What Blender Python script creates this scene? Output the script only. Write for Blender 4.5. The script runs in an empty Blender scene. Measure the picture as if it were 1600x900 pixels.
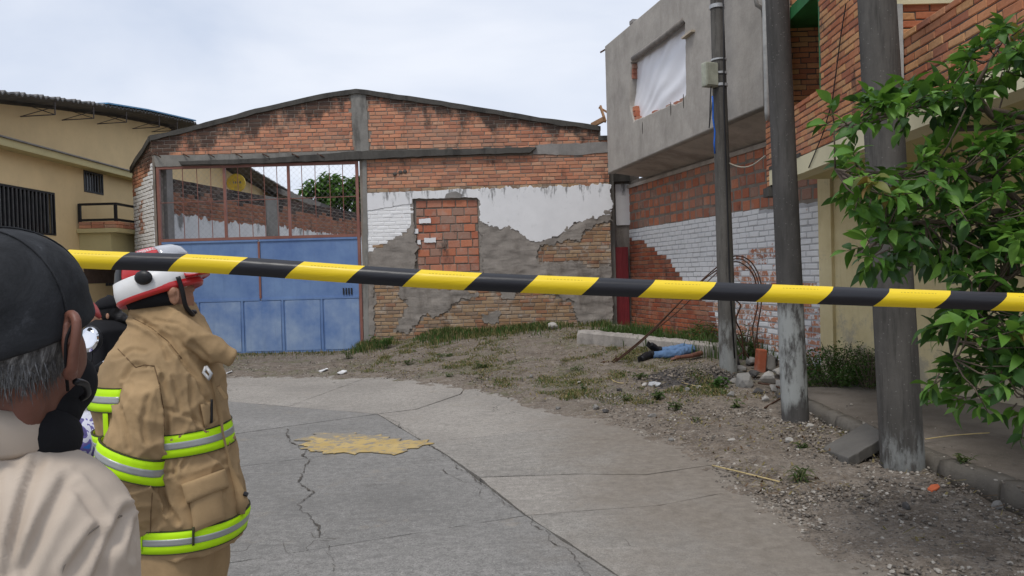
import bpy, bmesh, math, random
import numpy as np
from mathutils import Vector, Matrix, noise
S = bpy.context.scene
C = S.collection
R = math.radians
random.seed(7)

# ------------------------------------------------------------------ camera
FPX, ROLL, PITCH, CAMZ = 1190.0, 0.028, R(-1.05), 1.6
fwd = Vector((0, math.cos(PITCH), math.sin(PITCH)))
up0 = Vector((0, -math.sin(PITCH), math.cos(PITCH)))
rt0 = Vector((1, 0, 0))
rt = rt0*math.cos(ROLL) - up0*math.sin(ROLL)
up = up0*math.cos(ROLL) + rt0*math.sin(ROLL)
CAM = Vector((0, 0, CAMZ))
cd = bpy.data.cameras.new('camera')
cam = bpy.data.objects.new('camera', cd)
C.objects.link(cam)
m = Matrix((rt, up, -fwd)).transposed().to_4x4()
m.translation = CAM
cam.matrix_world = m
cd.sensor_width = 36; cd.lens = FPX/1600*36; cd.clip_start = 0.05; cd.clip_end = 2000
S.camera = cam

# ------------------------------------------------------------------ sky, sun, exposure
S.view_settings.view_transform = 'Standard'; S.view_settings.look = 'None'
S.view_settings.exposure = 0.33; S.view_settings.gamma = 1
W = bpy.data.worlds.new('World'); S.world = W; W.use_nodes = True
nt = W.node_tree; nt.nodes.clear()
def wn(t, **k):
    n = nt.nodes.new(t)
    for a, b in k.items(): setattr(n, a, b)
    return n
sky = wn('ShaderNodeTexSky', sky_type='NISHITA', sun_disc=False)
SUN_EL, SUN_ROT = R(62), R(202)
sky.sun_elevation = SUN_EL; sky.sun_rotation = SUN_ROT
b1 = wn('ShaderNodeBackground'); b1.inputs[1].default_value = 0.10
nt.links.new(sky.outputs[0], b1.inputs[0])
tc = wn('ShaderNodeTexCoord'); mp = wn('ShaderNodeMapping'); mp.inputs['Scale'].default_value = (1, 1, 2.6)
nt.links.new(tc.outputs['Generated'], mp.inputs[0])
nz = wn('ShaderNodeTexNoise'); nz.inputs['Scale'].default_value = 2.2; nz.inputs['Detail'].default_value = 5; nz.inputs['Roughness'].default_value = .5
nz.inputs['Distortion'].default_value = .3
nt.links.new(mp.outputs[0], nz.inputs['Vector'])
cr = wn('ShaderNodeValToRGB')
cr.color_ramp.elements[0].position = .36; cr.color_ramp.elements[0].color = (.53, .59, .71, 1)
cr.color_ramp.elements[1].position = .66; cr.color_ramp.elements[1].color = (.74, .77, .84, 1)
nt.links.new(nz.outputs[0], cr.inputs[0])
b2 = wn('ShaderNodeBackground'); b2.inputs[1].default_value = 1.0
nt.links.new(cr.outputs[0], b2.inputs[0])
mx = wn('ShaderNodeMixShader'); mx.inputs[0].default_value = .9
nt.links.new(b1.outputs[0], mx.inputs[1]); nt.links.new(b2.outputs[0], mx.inputs[2])
wo = wn('ShaderNodeOutputWorld'); nt.links.new(mx.outputs[0], wo.inputs[0])
sl = bpy.data.lights.new('sun', 'SUN'); sl.energy = 1.5; sl.angle = R(14); sl.color = (1, .96, .9)
so = bpy.data.objects.new('sun', sl); C.objects.link(so)
# direction towards the sun: high behind the camera
sd = Vector((-.20, -.50, 0)).normalized()*math.cos(SUN_EL) + Vector((0, 0, math.sin(SUN_EL)))
so.rotation_euler = sd.to_track_quat('Z', 'Y').to_euler(); so.location = (0, 0, 20)
S.cycles.max_bounces = 6; S.cycles.diffuse_bounces = 3

# ------------------------------------------------------------------ pixel -> place helpers
def ray(px, py): return fwd + rt*((px-800)/FPX) - up*((py-450)/FPX)
def P(px, py, Y):
    d = ray(px, py); return CAM + d*(Y/d.y)
def G(px, py, z=0.0):
    d = ray(px, py); return CAM + d*((z-CAMZ)/d.z)

# ------------------------------------------------------------------ object helpers
def thing(name, label, cat, loc=(0, 0, 0), rotz=0, group=None, kind=None):
    o = bpy.data.objects.new(name, None); C.objects.link(o)
    o.empty_display_size = .2
    o.location = loc; o.rotation_euler = (0, 0, rotz)
    o['label'] = label
    if cat: o['category'] = cat
    if group: o['group'] = group
    if kind: o['kind'] = kind
    return o
def tag(o, label, cat=None, group=None, kind=None):
    o['label'] = label
    if cat: o['category'] = cat
    if group: o['group'] = group
    if kind: o['kind'] = kind
    return o
def link(name, me, mats, parent=None, smooth=False, kind=None):
    if mats is not None:
        if not isinstance(mats, (list, tuple)): mats = [mats]
        for q in mats: me.materials.append(q)
    if smooth: me.polygons.foreach_set('use_smooth', [True]*len(me.polygons))
    o = bpy.data.objects.new(name, me); C.objects.link(o)
    if parent: o.parent = parent
    if kind: o['kind'] = kind
    return o
class MB:
    """collects vertices and faces, then links them as one mesh"""
    def __init__(s): s.v = []; s.f = []; s.mi = []
    def add(s, vs, fs, mi=0):
        n = len(s.v); s.v += [tuple(p) for p in vs]
        s.f += [tuple(i+n for i in f) for f in fs]; s.mi += [mi]*len(fs); return s
    def box(s, x0, x1, y0, y1, z0, z1, mi=0, M=None):
        vs = [Vector(p) for p in ((x0,y0,z0),(x1,y0,z0),(x1,y1,z0),(x0,y1,z0),(x0,y0,z1),(x1,y0,z1),(x1,y1,z1),(x0,y1,z1))]
        if M: vs = [M @ p for p in vs]
        return s.add(vs, ((0,3,2,1),(4,5,6,7),(0,1,5,4),(1,2,6,5),(2,3,7,6),(3,0,4,7)), mi)
    def bar(s, a, b, w, h=None, mi=0):
        a, b = Vector(a), Vector(b); d = b-a
        if d.length < 1e-6: return s
        q = d.to_track_quat('Z', 'X').to_matrix().to_4x4(); q.translation = a
        h = h or w
        return s.box(-w/2, w/2, -h/2, h/2, 0, d.length, mi, q)
    def tube(s, pts, r, n=8, mi=0, cap=True):
        pts = [Vector(p) for p in pts]
        rr = r if isinstance(r, (list, tuple)) else [r]*len(pts)
        rings = []; u = None
        for i, p in enumerate(pts):
            t = (pts[min(i+1, len(pts)-1)] - pts[max(i-1, 0)])
            t = t.normalized() if t.length > 1e-9 else Vector((0, 0, 1))
            if u is None: u = t.orthogonal().normalized()
            u = (u - t*u.dot(t)); u = u.normalized() if u.length > 1e-6 else t.orthogonal().normalized()
            w = t.cross(u)
            rings.append([p + (u*math.cos(2*math.pi*k/n) + w*math.sin(2*math.pi*k/n))*rr[i] for k in range(n)])
        return s.loft(rings, mi, cap)
    def loft(s, rings, mi=0, cap=True, closed=True):
        n = len(rings[0]); vs = [p for r_ in rings for p in r_]; fs = []
        for i in range(len(rings)-1):
            for k in range(n if closed else n-1):
                a = i*n+k; b = i*n+(k+1) % n
                fs.append((a, b, b+n, a+n))
        if cap and closed:
            fs.append(tuple(range(n-1, -1, -1))); fs.append(tuple((len(rings)-1)*n+k for k in range(n)))
        return s.add(vs, fs, mi)
    def ball(s, c, r, nu=14, nv=9, M=None, mi=0):
        c = Vector(c); r = r if isinstance(r, (list, tuple)) else (r, r, r)
        rings = []
        for j in range(1, nv):
            th = math.pi*j/nv
            rings.append([Vector((r[0]*math.sin(th)*math.cos(2*math.pi*k/nu), r[1]*math.sin(th)*math.sin(2*math.pi*k/nu), -r[2]*math.cos(th))) for k in range(nu)])
        top = Vector((0, 0, r[2])); bot = Vector((0, 0, -r[2]))
        vs = [p for q in rings for p in q] + [bot, top]; fs = []
        for i in range(len(rings)-1):
            for k in range(nu):
                a = i*nu+k; b = i*nu+(k+1) % nu; fs.append((a, b, b+nu, a+nu))
        L = (nv-1)*nu
        for k in range(nu):
            fs.append((L, (k+1) % nu, k)); fs.append((L+1, (nv-2)*nu+k, (nv-2)*nu+(k+1) % nu))
        if M: vs = [M @ p for p in vs]
        return s.add([p+c for p in vs], fs, mi)
    def mesh(s, name):
        me = bpy.data.meshes.new(name); me.from_pydata(s.v, [], s.f); me.update()
        if any(s.mi): me.polygons.foreach_set('material_index', s.mi)
        return me
    def build(s, name, mats, parent=None, smooth=False, kind=None):
        me = s.mesh(name)
        bm = bmesh.new(); bm.from_mesh(me); bmesh.ops.recalc_face_normals(bm, faces=bm.faces); bm.to_mesh(me); bm.free()
        return link(name, me, mats, parent, smooth, kind)

def rough_poly(pts, amp=.02, step=.06, keep=()):
    """ragged outline: subdivide a closed polygon and push points by noise; 'keep' lists edges that stay straight"""
    out = []
    for i in range(len(pts)):
        a, b = Vector(pts[i][:2]), Vector(pts[(i+1) % len(pts)][:2]); L = (b-a).length
        if L < 1e-6: continue
        if i in keep: out.append((a.x, a.y)); continue
        k = max(1, int(L/step)); nrm = Vector((-(b-a).y, (b-a).x))/L
        for j in range(k):
            p = a+(b-a)*(j/k)
            q = noise.noise(Vector((p.x*6, p.y*6, 3.1)))*.9 + noise.noise(Vector((p.x*19, p.y*19, 7.7)))*.6 + noise.noise(Vector((p.x*47, p.y*47, 1.7)))*.4
            if j == 0: q *= .3
            out.append(tuple(p+nrm*amp*q))
    return out
def sheet(outlines, thick, bevel=0.0):
    """2-D outlines (first solid, others holes) -> mesh in local x,z with its face at y=0 and its back at y=thick"""
    cu = bpy.data.curves.new('tmp', 'CURVE'); cu.dimensions = '2D'; cu.fill_mode = 'BOTH'
    cu.extrude = max(thick/2-bevel, 1e-4); cu.bevel_depth = bevel; cu.bevel_resolution = 1
    if bevel: cu.offset = -bevel
    for pl in outlines:
        sp = cu.splines.new('POLY'); sp.points.add(len(pl)-1)
        for k, p in enumerate(pl): sp.points[k].co = (p[0], p[1], 0, 1)
        sp.use_cyclic_u = True
    o = bpy.data.objects.new('tmp', cu); C.objects.link(o)
    dg = bpy.context.evaluated_depsgraph_get()
    me = bpy.data.meshes.new_from_object(o.evaluated_get(dg))
    bpy.data.objects.remove(o); bpy.data.curves.remove(cu)
    n = len(me.vertices); a = np.empty(n*3, 'f'); me.vertices.foreach_get('co', a); a = a.reshape(-1, 3)
    b = np.stack([a[:, 0], -a[:, 2]+thick/2, a[:, 1]], 1)
    me.vertices.foreach_set('co', b.ravel().astype('f')); me.update()
    return me
def inside(p, poly):
    x, y = p; c = False; n = len(poly); j = n-1
    for i in range(n):
        xi, yi = poly[i]; xj, yj = poly[j]
        if (yi > y) != (yj > y) and x < (xj-xi)*(y-yi)/(yj-yi)+xi: c = not c
        j = i
    return c

class Frame:
    """a wall: local x along it (left to right as seen), local y into it, local z up"""
    def __init__(s, O, ang): s.O = Vector((O[0], O[1], 0)); s.a = ang; s.u = Vector((math.cos(ang), math.sin(ang), 0)); s.n = Vector((math.sin(ang), -math.cos(ang), 0))
    def uz(s, px, py, v=0.0):
        d = ray(px, py); O = s.O - s.n*v
        t = (O-CAM).dot(s.n)/d.dot(s.n); p = CAM+d*t
        return ((p-s.O).dot(s.u), p.z)
    def poly(s, pts, v=0.0): return [s.uz(x, y, v) for x, y in pts]
    def w(s, u, v, z): return s.O + s.u*u - s.n*v + Vector((0, 0, z))

# ------------------------------------------------------------------ materials
MATS = {}
def sock(x): return x
class M:
    def __init__(s, name, rough=.85, metal=0.0, spec=.3):
        s.m = bpy.data.materials.new(name); s.m.use_nodes = True; s.t = s.m.node_tree
        s.b = s.t.nodes['Principled BSDF']; s.b.inputs['Roughness'].default_value = rough
        s.b.inputs['Metallic'].default_value = metal; s.b.inputs['Specular IOR Level'].default_value = spec
        s.h = None; MATS[name] = s.m
        s.geo = s.node('ShaderNodeNewGeometry'); s.pos = s.geo.outputs['Position']
    def node(s, t, **k):
        n = s.t.nodes.new(t)
        for a, b in k.items(): setattr(n, a, b)
        return n
    def put(s, i, v):
        if isinstance(v, bpy.types.NodeSocket): s.t.links.new(v, i)
        elif isinstance(v, (tuple, list)) and len(v) == 3 and i.type == 'RGBA': i.default_value = (*v, 1)
        else: i.default_value = v
    def math(s, op, a, b=0.0, c=None, clamp=False):
        n = s.node('ShaderNodeMath', operation=op, use_clamp=clamp); s.put(n.inputs[0], a); s.put(n.inputs[1], b)
        if c is not None: s.put(n.inputs[2], c)
        return n.outputs[0]
    def noise(s, scale, detail=4, rough=.55, vec=None, dist=0.0, stretch=None, off=(0, 0, 0)):
        n = s.node('ShaderNodeTexNoise'); n.inputs['Scale'].default_value = scale; n.inputs['Detail'].default_value = detail
        n.inputs['Roughness'].default_value = rough; n.inputs['Distortion'].default_value = dist
        v = vec or s.pos
        if stretch or any(off):
            q = s.node('ShaderNodeMapping'); s.put(q.inputs[0], v); q.inputs['Scale'].default_value = stretch or (1, 1, 1); q.inputs['Location'].default_value = off; v = q.outputs[0]
        s.put(n.inputs['Vector'], v); return n.outputs['Fac']
    def voro(s, scale, feature='F1', vec=None, rnd=1.0):
        n = s.node('ShaderNodeTexVoronoi', feature=feature); n.inputs['Scale'].default_value = scale; n.inputs['Randomness'].default_value = rnd
        s.put(n.inputs['Vector'], vec or s.pos); return n
    def obj(s):
        return s.node('ShaderNodeTexCoord').outputs['Object']
    def xyz(s, v=None):
        n = s.node('ShaderNodeSeparateXYZ'); s.put(n.inputs[0], v or s.pos); return n.outputs
    def step(s, v, a, b):
        n = s.node('ShaderNodeMapRange', interpolation_type='SMOOTHSTEP'); s.put(n.inputs[0], v)
        n.inputs[1].default_value = a; n.inputs[2].default_value = b; return n.outputs[0]
    def mix(s, f, a, b, mode='MIX'):
        n = s.node('ShaderNodeMix', data_type='RGBA', blend_type=mode); s.put(n.inputs[0], f); s.put(n.inputs[6], a); s.put(n.inputs[7], b); return n.outputs[2]
    def ramp(s, f, stops, const=False):
        n = s.node('ShaderNodeValToRGB'); e = n.color_ramp.elements
        if const: n.color_ramp.interpolation = 'CONSTANT'
        while len(e) < len(stops): e.new(.5)
        for i, (p, c) in enumerate(stops): e[i].position = p; e[i].color = (*c, 1)
        s.put(n.inputs[0], f); return n.outputs[0]
    def rand(s):
        o = s.node('ShaderNodeObjectInfo').outputs['Random']; return s.math('FRACT', s.math('ADD', o, s.geo.outputs['Random Per Island']))
    def col(s, c): s.put(s.b.inputs['Base Color'], c); return s
    def rgh(s, c): s.put(s.b.inputs['Roughness'], c); return s
    def bump(s, h, strength=.5, dist=.01):
        n = s.node('ShaderNodeBump'); n.inputs['Strength'].default_value = strength; n.inputs['Distance'].default_value = dist
        s.put(n.inputs['Height'], h)
        if s.h: s.put(n.inputs['Normal'], s.h)
        s.h = n.outputs[0]; s.put(s.b.inputs['Normal'], s.h); return s

def simple(name, c, rough=.8, metal=0.0, var=.25, scale=8, bump=.2, bscale=40, bdist=.003, spec=.3):
    a = M(name, rough, metal, spec); n = a.noise(scale, 5, .6)
    lo = tuple(x*(1-var) for x in c); hi = tuple(min(1, x*(1+var)) for x in c)
    a.col(a.ramp(n, [(.3, lo), (.7, hi)]))
    if bump: a.bump(a.noise(bscale, 4), bump, bdist)
    return a.m

def brick_mat(name, cols, mold=0.0, zmold=None, paint=None, pale=.0, grime=(.035, .03, .027)):
    """fired clay; colour drawn per brick; soot and lichen as a stain of its own; paint = (colour, coverage)"""
    a = M(name, .9)
    r = a.rand(); k = len(cols)
    c = a.ramp(r, [(i/k, cols[i]) for i in range(k)], const=True)
    n1 = a.noise(35, 4, .6); c = a.mix(a.math('MULTIPLY', a.step(n1, .35, .8), .35), c, tuple(x*.55 for x in cols[0]))
    n0 = a.noise(1.7, 4, .6); c = a.mix(a.math('MULTIPLY', a.step(n0, .45, .75), .35), c, (.30, .23, .18))
    if pale: c = a.mix(a.math('MULTIPLY', a.step(a.noise(4, 5, .7, off=(4, 2, 1)), .5, .7), pale), c, (.42, .38, .33))
    if mold:
        nm = a.noise(1.5, 6, .7, stretch=(1.6, 1.6, .8), off=(0, 0, 5))
        f = nm
        if zmold:   # sooty under the coping: a function of height over the sloping top line  z = z0 + s*|x-x0|
            x, y, z = a.xyz()
            x0, z0, s1, s2 = zmold
            dx = a.math('SUBTRACT', x, x0)
            line = a.math('ADD', a.math('MULTIPLY', a.math('MAXIMUM', dx, 0), s2), a.math('MULTIPLY', a.math('MINIMUM', dx, 0), -s1))
            d = a.math('SUBTRACT', a.math('SUBTRACT', z0, line), z)    # depth below the top
            f = a.math('ADD', nm, a.math('MULTIPLY', a.step(d, .6, 0.0), .24))
        c = a.mix(a.math('MULTIPLY', a.step(f, .60-mold*.1, .72), .88), c, grime)
    if paint:
        pc, lo, hi = paint
        np_ = a.noise(9, 6, .75, off=(7, 1, 3)); pc2 = a.mix(a.math('MULTIPLY', a.step(a.noise(3, 5, .6), .45, .75), .35), pc, tuple(x*.72 for x in pc))
        c = a.mix(a.step(np_, lo, hi), c, pc2)
    a.col(c); a.bump(a.noise(60, 5, .65), .5, .004); a.bump(a.noise(11, 3), .35, .008)
    return a.m

CLAY = [(.54, .235, .14), (.60, .27, .16), (.48, .20, .12), (.55, .31, .20), (.44, .23, .15), (.62, .29, .17), (.40, .18, .115), (.52, .25, .15)]
m_brick = brick_mat('clay_brick', CLAY, mold=.7)
m_gable = brick_mat('sooty_clay_brick', CLAY, mold=.65, zmold=(-3.30, 5.55, .235, .165))
TAN = [(.34, .21, .115), (.40, .27, .16), (.27, .16, .09), (.36, .25, .16), (.31, .15, .085), (.24, .17, .12)]
m_tan = brick_mat('ochre_weathered_brick', TAN, mold=.75, pale=.75)
m_white = brick_mat('white_painted_brick', CLAY, paint=((.82, .82, .82), .30, .36))
m_chip = brick_mat('chipped_painted_brick', CLAY, paint=((.75, .74, .74), .50, .55), mold=.3)
m_redbrick = brick_mat('bare_red_brick', [(.36, .10, .05), (.42, .13, .06), (.30, .09, .05), (.38, .15, .08), (.27, .10, .06)], mold=.5, pale=.3)
m_block = brick_mat('hollow_clay_block', [(.50, .18, .10), (.42, .14, .08), (.36, .15, .10), (.46, .20, .13), (.34, .20, .15), (.54, .21, .12)], mold=.2, pale=.35)
m_smooth = brick_mat('face_brick', [(.52, .205, .10), (.45, .165, .085), (.60, .27, .13), (.55, .30, .145), (.48, .21, .11), (.62, .33, .15), (.38, .14, .08)], mold=.15)

def mortar(name, c, dark=.5):
    a = M(name, .95); n = a.noise(5, 6, .7)
    a.col(a.mix(a.math('MULTIPLY', a.step(a.noise(1.4, 5, .65, off=(3, 3, 3)), .45, .72), dark), a.ramp(n, [(.3, tuple(x*.7 for x in c)), (.7, tuple(x*1.2 for x in c))]), (.05, .045, .04)))
    a.bump(a.noise(50, 5, .7), .6, .006); return a.m
m_mortar = mortar('mortar', (.26, .225, .19))
m_mortar_dark = mortar('dark_mortar', (.10, .09, .08), .3)
m_mortar_white = mortar('painted_mortar', (.50, .50, .51), .2)

def cement(name, c, rough_amt=.5, stain=.4, dark=(.09, .085, .08), streak=True):
    a = M(name, .92); n = a.noise(2.3, 7, .68); n2 = a.noise(24, 5, .7)
    k = a.ramp(n, [(.3, tuple(x*.78 for x in c)), (.52, c), (.75, tuple(x*1.2 for x in c))])
    k = a.mix(a.math('MULTIPLY', a.step(n2, .4, .8), .25), k, tuple(x*.6 for x in c))
    if stain:
        st = a.noise(1.1, 7, .72, stretch=(2.4, 2.4, .7) if streak else None, off=(9, 2, 4))
        k = a.mix(a.math('MULTIPLY', a.step(st, .48, .70), stain), k, dark)
    a.col(k); a.bump(a.noise(14, 7, .75), rough_amt, .012); a.bump(n2, .3, .004); return a.m
m_cement = cement('grey_render', (.27, .255, .24), .35, .35)
m_fresh = cement('rough_cement_patch', (.27, .242, .215), 1.0, .6, (.10, .082, .065))
m_conc = cement('weathered_concrete', (.24, .23, .21), .5, .7, (.05, .047, .042))
m_coping = cement('sooty_coping', (.085, .08, .072), .6, .7, (.02, .019, .018))
m_soffit = cement('soffit_cement', (.46, .41, .36), .4, .5, (.16, .13, .11), False)
m_grey = cement('facade_render', (.38, .352, .315), .35, .40, (.20, .18, .16))

def plaster(name, c, drip=None):
    a = M(name, .85); k = a.ramp(a.noise(1.6, 6, .65), [(.3, tuple(x*.88 for x in c)), (.7, c)])
    k = a.mix(a.math('MULTIPLY', a.step(a.noise(6, 6, .75, off=(5, 5, 5)), .55, .75), .3), k, tuple(x*.6 for x in c))
    if drip:
        x, y, z = a.xyz(); st = a.noise(2.2, 7, .75, stretch=(2.6, 1, .5), off=(2, 0, 1))
        near = a.step(z, drip-.55, drip+.02)
        k = a.mix(a.math('MULTIPLY', a.step(a.math('ADD', st, a.math('MULTIPLY', near, .15)), .64, .76), .75), k, (.07, .065, .06))
    a.col(k); a.bump(a.noise(8, 6, .7), .25, .008); return a.m
m_whiteplaster = plaster('white_limewash', (.80, .80, .81), drip=3.46)
m_yellow = plaster('ochre_house_paint', (.80, .60, .325))
m_cream = plaster('cream_paint', (.58, .50, .26))
m_beige = plaster('cream_band_paint', (.74, .68, .46))

def metal_paint(name, c, c2, rust=.3, rough=.5):
    a = M(name, rough, 0, .4); n = a.noise(1.8, 6, .65)
    k = a.ramp(n, [(.32, c), (.68, c2)])
    rs = a.noise(7, 7, .75, off=(1, 8, 2)); k = a.mix(a.math('MULTIPLY', a.step(rs, .68-rust*.3, .78), rust*2), k, (.16, .075, .04))
    st = a.noise(5, 4, .6, stretch=(2.5, 2.5, .3)); k = a.mix(a.math('MULTIPLY', a.step(st, .5, .8), .25), k, tuple(x*.6 for x in c))
    a.col(k); a.bump(a.noise(2.2, 3), .3, .02); return a.m
m_blue = metal_paint('faded_blue_gate_paint', (.10, .18, .38), (.17, .27, .47), .24)
m_blue2 = metal_paint('sunbleached_blue_paint', (.11, .20, .42), (.28, .37, .52), .20)
m_rust = metal_paint('rusty_red_oxide', (.20, .075, .055), (.28, .13, .10), .3)
m_redpaint = metal_paint('red_door_paint', (.22, .02, .025), (.16, .015, .02), .1)
m_black = simple('black_iron', (.018, .018, .02), .5)
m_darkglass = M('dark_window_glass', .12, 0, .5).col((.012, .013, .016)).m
m_rebar = simple('rusty_rebar', (.085, .045, .03), .8, .3)
m_green = simple('green_painted_frame', (.02, .14, .04), .6)

# ------------------------------------------------------------------ bricks
_bm = {}
def brick_mesh(L, H, D, k):
    key = (round(L, 3), round(H, 3), round(D, 3), k)
    if key in _bm: return _bm[key]
    b = MB(); add_brick(b, 0, 0, 0, L, H, D, random.Random(hash(key) & 0xffff)); me = b.mesh('brick'); _bm[key] = me
    return me
def add_brick(b, u, v, z, L, H, D, rg=random, mi=0):
    """brick centred at u,z; face at v, back at v+D"""
    j = lambda s: rg.uniform(-s, s)
    hl, hh = L/2, H/2; c = min(.007, H*.11)
    sq = ((-1, -1), (1, -1), (1, 1), (-1, 1))
    J = [(j(.0035), j(.0035)) for _ in sq]
    back = [(u+sx*hl+J[i][0], v+D, z+sz*hh+J[i][1]) for i, (sx, sz) in enumerate(sq)]
    mid = [(u+sx*hl+J[i][0], v+c+j(.002), z+sz*hh+J[i][1]) for i, (sx, sz) in enumerate(sq)]
    fr = [(u+sx*(hl-c)+J[i][0], v+j(.002), z+sz*(hh-c)+J[i][1]) for i, (sx, sz) in enumerate(sq)]
    fs = [(8, 9, 10, 11)]
    for a in (0, 4):
        for i in range(4): fs.append((a+i, a+(i+1) % 4, a+4+(i+1) % 4, a+4+i))
    b.add(back+mid+fr, fs, mi)
def lay(bricks, parent, limit, key=lambda t: 0, name='brick', jit=.005, rest='brick_remainder'):
    """bricks = [(u, z, L, H, D, proud, material)]; the first 'limit' by key become single parts, the rest one stuff part"""
    bricks = sorted(bricks, key=key)
    for (u, z, L, H, D, pr, mt) in bricks[:limit]:
        Lq = round(L/.02)*.02
        me = brick_mesh(Lq, H, D, random.randrange(5))
        if not me.materials: me.materials.append(mt)
        o = bpy.data.objects.new(name, me); C.objects.link(o); o.parent = parent
        o.location = (u, -pr-random.uniform(0, jit), z); o.scale = (L/Lq, 1, 1)
        o.rotation_euler = (random.uniform(-.02, .02), random.uniform(-.008, .008), random.uniform(-.012, .012))
        o.material_slots[0].link = 'OBJECT'; o.material_slots[0].material = mt
    rest_b = bricks[limit:]
    if rest_b:
        ml = []; b = MB()
        for (u, z, L, H, D, pr, mt) in rest_b:
            if mt not in ml: ml.append(mt)
            add_brick(b, u, -pr-random.uniform(0, jit), z, L, H, D, random, ml.index(mt))
        b.build(rest, ml, parent, kind='stuff')
def courses(u0, u1, z0, z1, L, H, gap, pick, D=.05, proud=.008, wob=.004, lj=.0, top=None, bot=None):
    """running bond; pick(u, z) -> material or None; ends cut to the spans where pick holds"""
    out = []; row = 0; z = z0
    while z < z1:
        zc = z+H/2; u = u0 - (L+gap)/2*(row % 2) + random.uniform(-.02, .02)
        while u < u1:
            l = L*(1+random.uniform(-lj, lj)); a, b = max(u, u0), min(u+l, u1)
            if b-a > L*.22:
                ok = [pick(a+(b-a)*t, zc) for t in (.06, .28, .5, .72, .94)]
                if all(ok): out.append(((a+b)/2, zc+random.uniform(-wob, wob), b-a, H+random.uniform(-.003, .003), D, proud, ok[2]))
                elif ok[0] and ok[1]:
                    w = (b-a)*(.72 if ok[2] and ok[3] else .5 if ok[2] else .3); out.append((a+w/2, zc, w, H, D, proud, ok[0]))
                elif ok[4] and ok[3]:
                    w = (b-a)*(.72 if ok[2] and ok[1] else .5 if ok[2] else .3); out.append((b-w/2, zc, w, H, D, proud, ok[4]))
            u += l+gap
        z += H+gap; row += 1
    return out

# ------------------------------------------------------------------ WAREHOUSE FRONT
FW = Frame((0, 16.3), 0.0)
wh = thing('warehouse_wall', 'long gabled brick warehouse front with peeling white render and a walled-up window', 'building', (0, 16.3, 0), 0)
fw = lambda *pts: FW.poly(pts)
top_px = [(236, 214), (300, 199), (400, 172), (500, 149), (557, 140), (700, 161), (850, 186), (938, 198)]
ZB = -.35
gate_px = [(246, 262), (245, 252), (566, 248), (575, 600), (250, 600)]
tl, tr = FW.uz(236, 214), FW.uz(938, 198)
topline = [FW.uz(*p) for p in top_px]
URIGHT = FW.uz(952, 290)[0]; ULEFT = FW.uz(243, 400)[0]
g_l, g_r, g_t = FW.uz(247, 400)[0], FW.uz(566, 400)[0], FW.uz(400, 254)[1]
WIN = fw((645, 310), (747, 308), (751, 424), (649, 426))
backing = [(ULEFT, ZB), (g_l, ZB), (g_l, g_t), (g_r, g_t), (g_r, ZB), (URIGHT, ZB), (URIGHT, FW.uz(948, 214)[1]), (tr[0], FW.uz(948, 214)[1])] + topline[::-1]
me = sheet([backing, WIN], .22); link('wall', me, m_mortar, wh)
# coping along the two slopes
for nm, pts in (('coping', topline[:5]), ('coping', topline[4:])):
    b = MB(); rings = []
    N = 26
    for i in range(N+1):
        t = i/N*(len(pts)-1); k = min(int(t), len(pts)-2); q = Vector(pts[k]).lerp(Vector(pts[k+1]), t-k)
        h = noise.noise(Vector((q[0]*2.3, 4, 0)))*.025; h2 = noise.noise(Vector((q[0]*3.1, 8, 0)))*.03
        rings.append([(q[0], -.06-h2*.4, q[1]-.09+h2), (q[0], -.065, q[1]+.012+h), (q[0], .25, q[1]+.02+h), (q[0], .25, q[1]-.08)])
    b.loft(rings).build(nm, m_coping, wh)
b = MB(); b.box(tr[0]-.05, URIGHT+.02, -.03, .24, FW.uz(948, 219)[1], FW.uz(948, 212)[1]); b.build('coping', m_coping, wh)
# concrete column under the ridge
cpx = rough_poly(fw((548, 146), (572, 146), (575, 200), (577, 238), (556, 238), (551, 200)), .02, .08)
link('concrete_column', sheet([cpx], .12), m_conc, wh).location = (0, -.022, 0)
# lintel, dark drip ledge and lighter beam end
lin = rough_poly(fw((241, 243), (400, 241), (555, 236), (556, 250), (400, 257), (244, 261)), .012, .1)
link('lintel', sheet([lin], .14), m_conc, wh).location = (0, -.03, 0)
led = rough_poly(fw((282, 253), (420, 248), (560, 237), (700, 234), (838, 231), (828, 240), (700, 244), (570, 250), (420, 256), (286, 259)), .012, .1)
link('ledge', sheet([led], .2, .006), m_coping, wh).location = (0, -.11, 0)
be = rough_poly(fw((834, 232), (842, 226), (948, 222), (950, 238), (900, 243), (832, 241)), .015, .08)
link('ring_beam', sheet([be], .14), m_cement, wh).location = (0, -.028, 0)
jb = rough_poly(fw((567, 250), (573, 250), (577, 540), (569, 548)), .01, .1)
link('gate_jamb', sheet([jb], .14), m_conc, wh).location = (0, -.03, 0)
for px in (252, 296, 335, 378, 420, 466, 505):      # bent rebar stubs on the lintel
    p = Vector((*FW.uz(px, 245), 0)); b = MB()
    b.tube([(p.x-.12, -.03, p.y+.06), (p.x-.03, -.12, p.y+.02), (p.x+.05, -.13, p.y-.03)], .012, 6); b.build('rebar_stub', m_rebar, wh, True)

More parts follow.
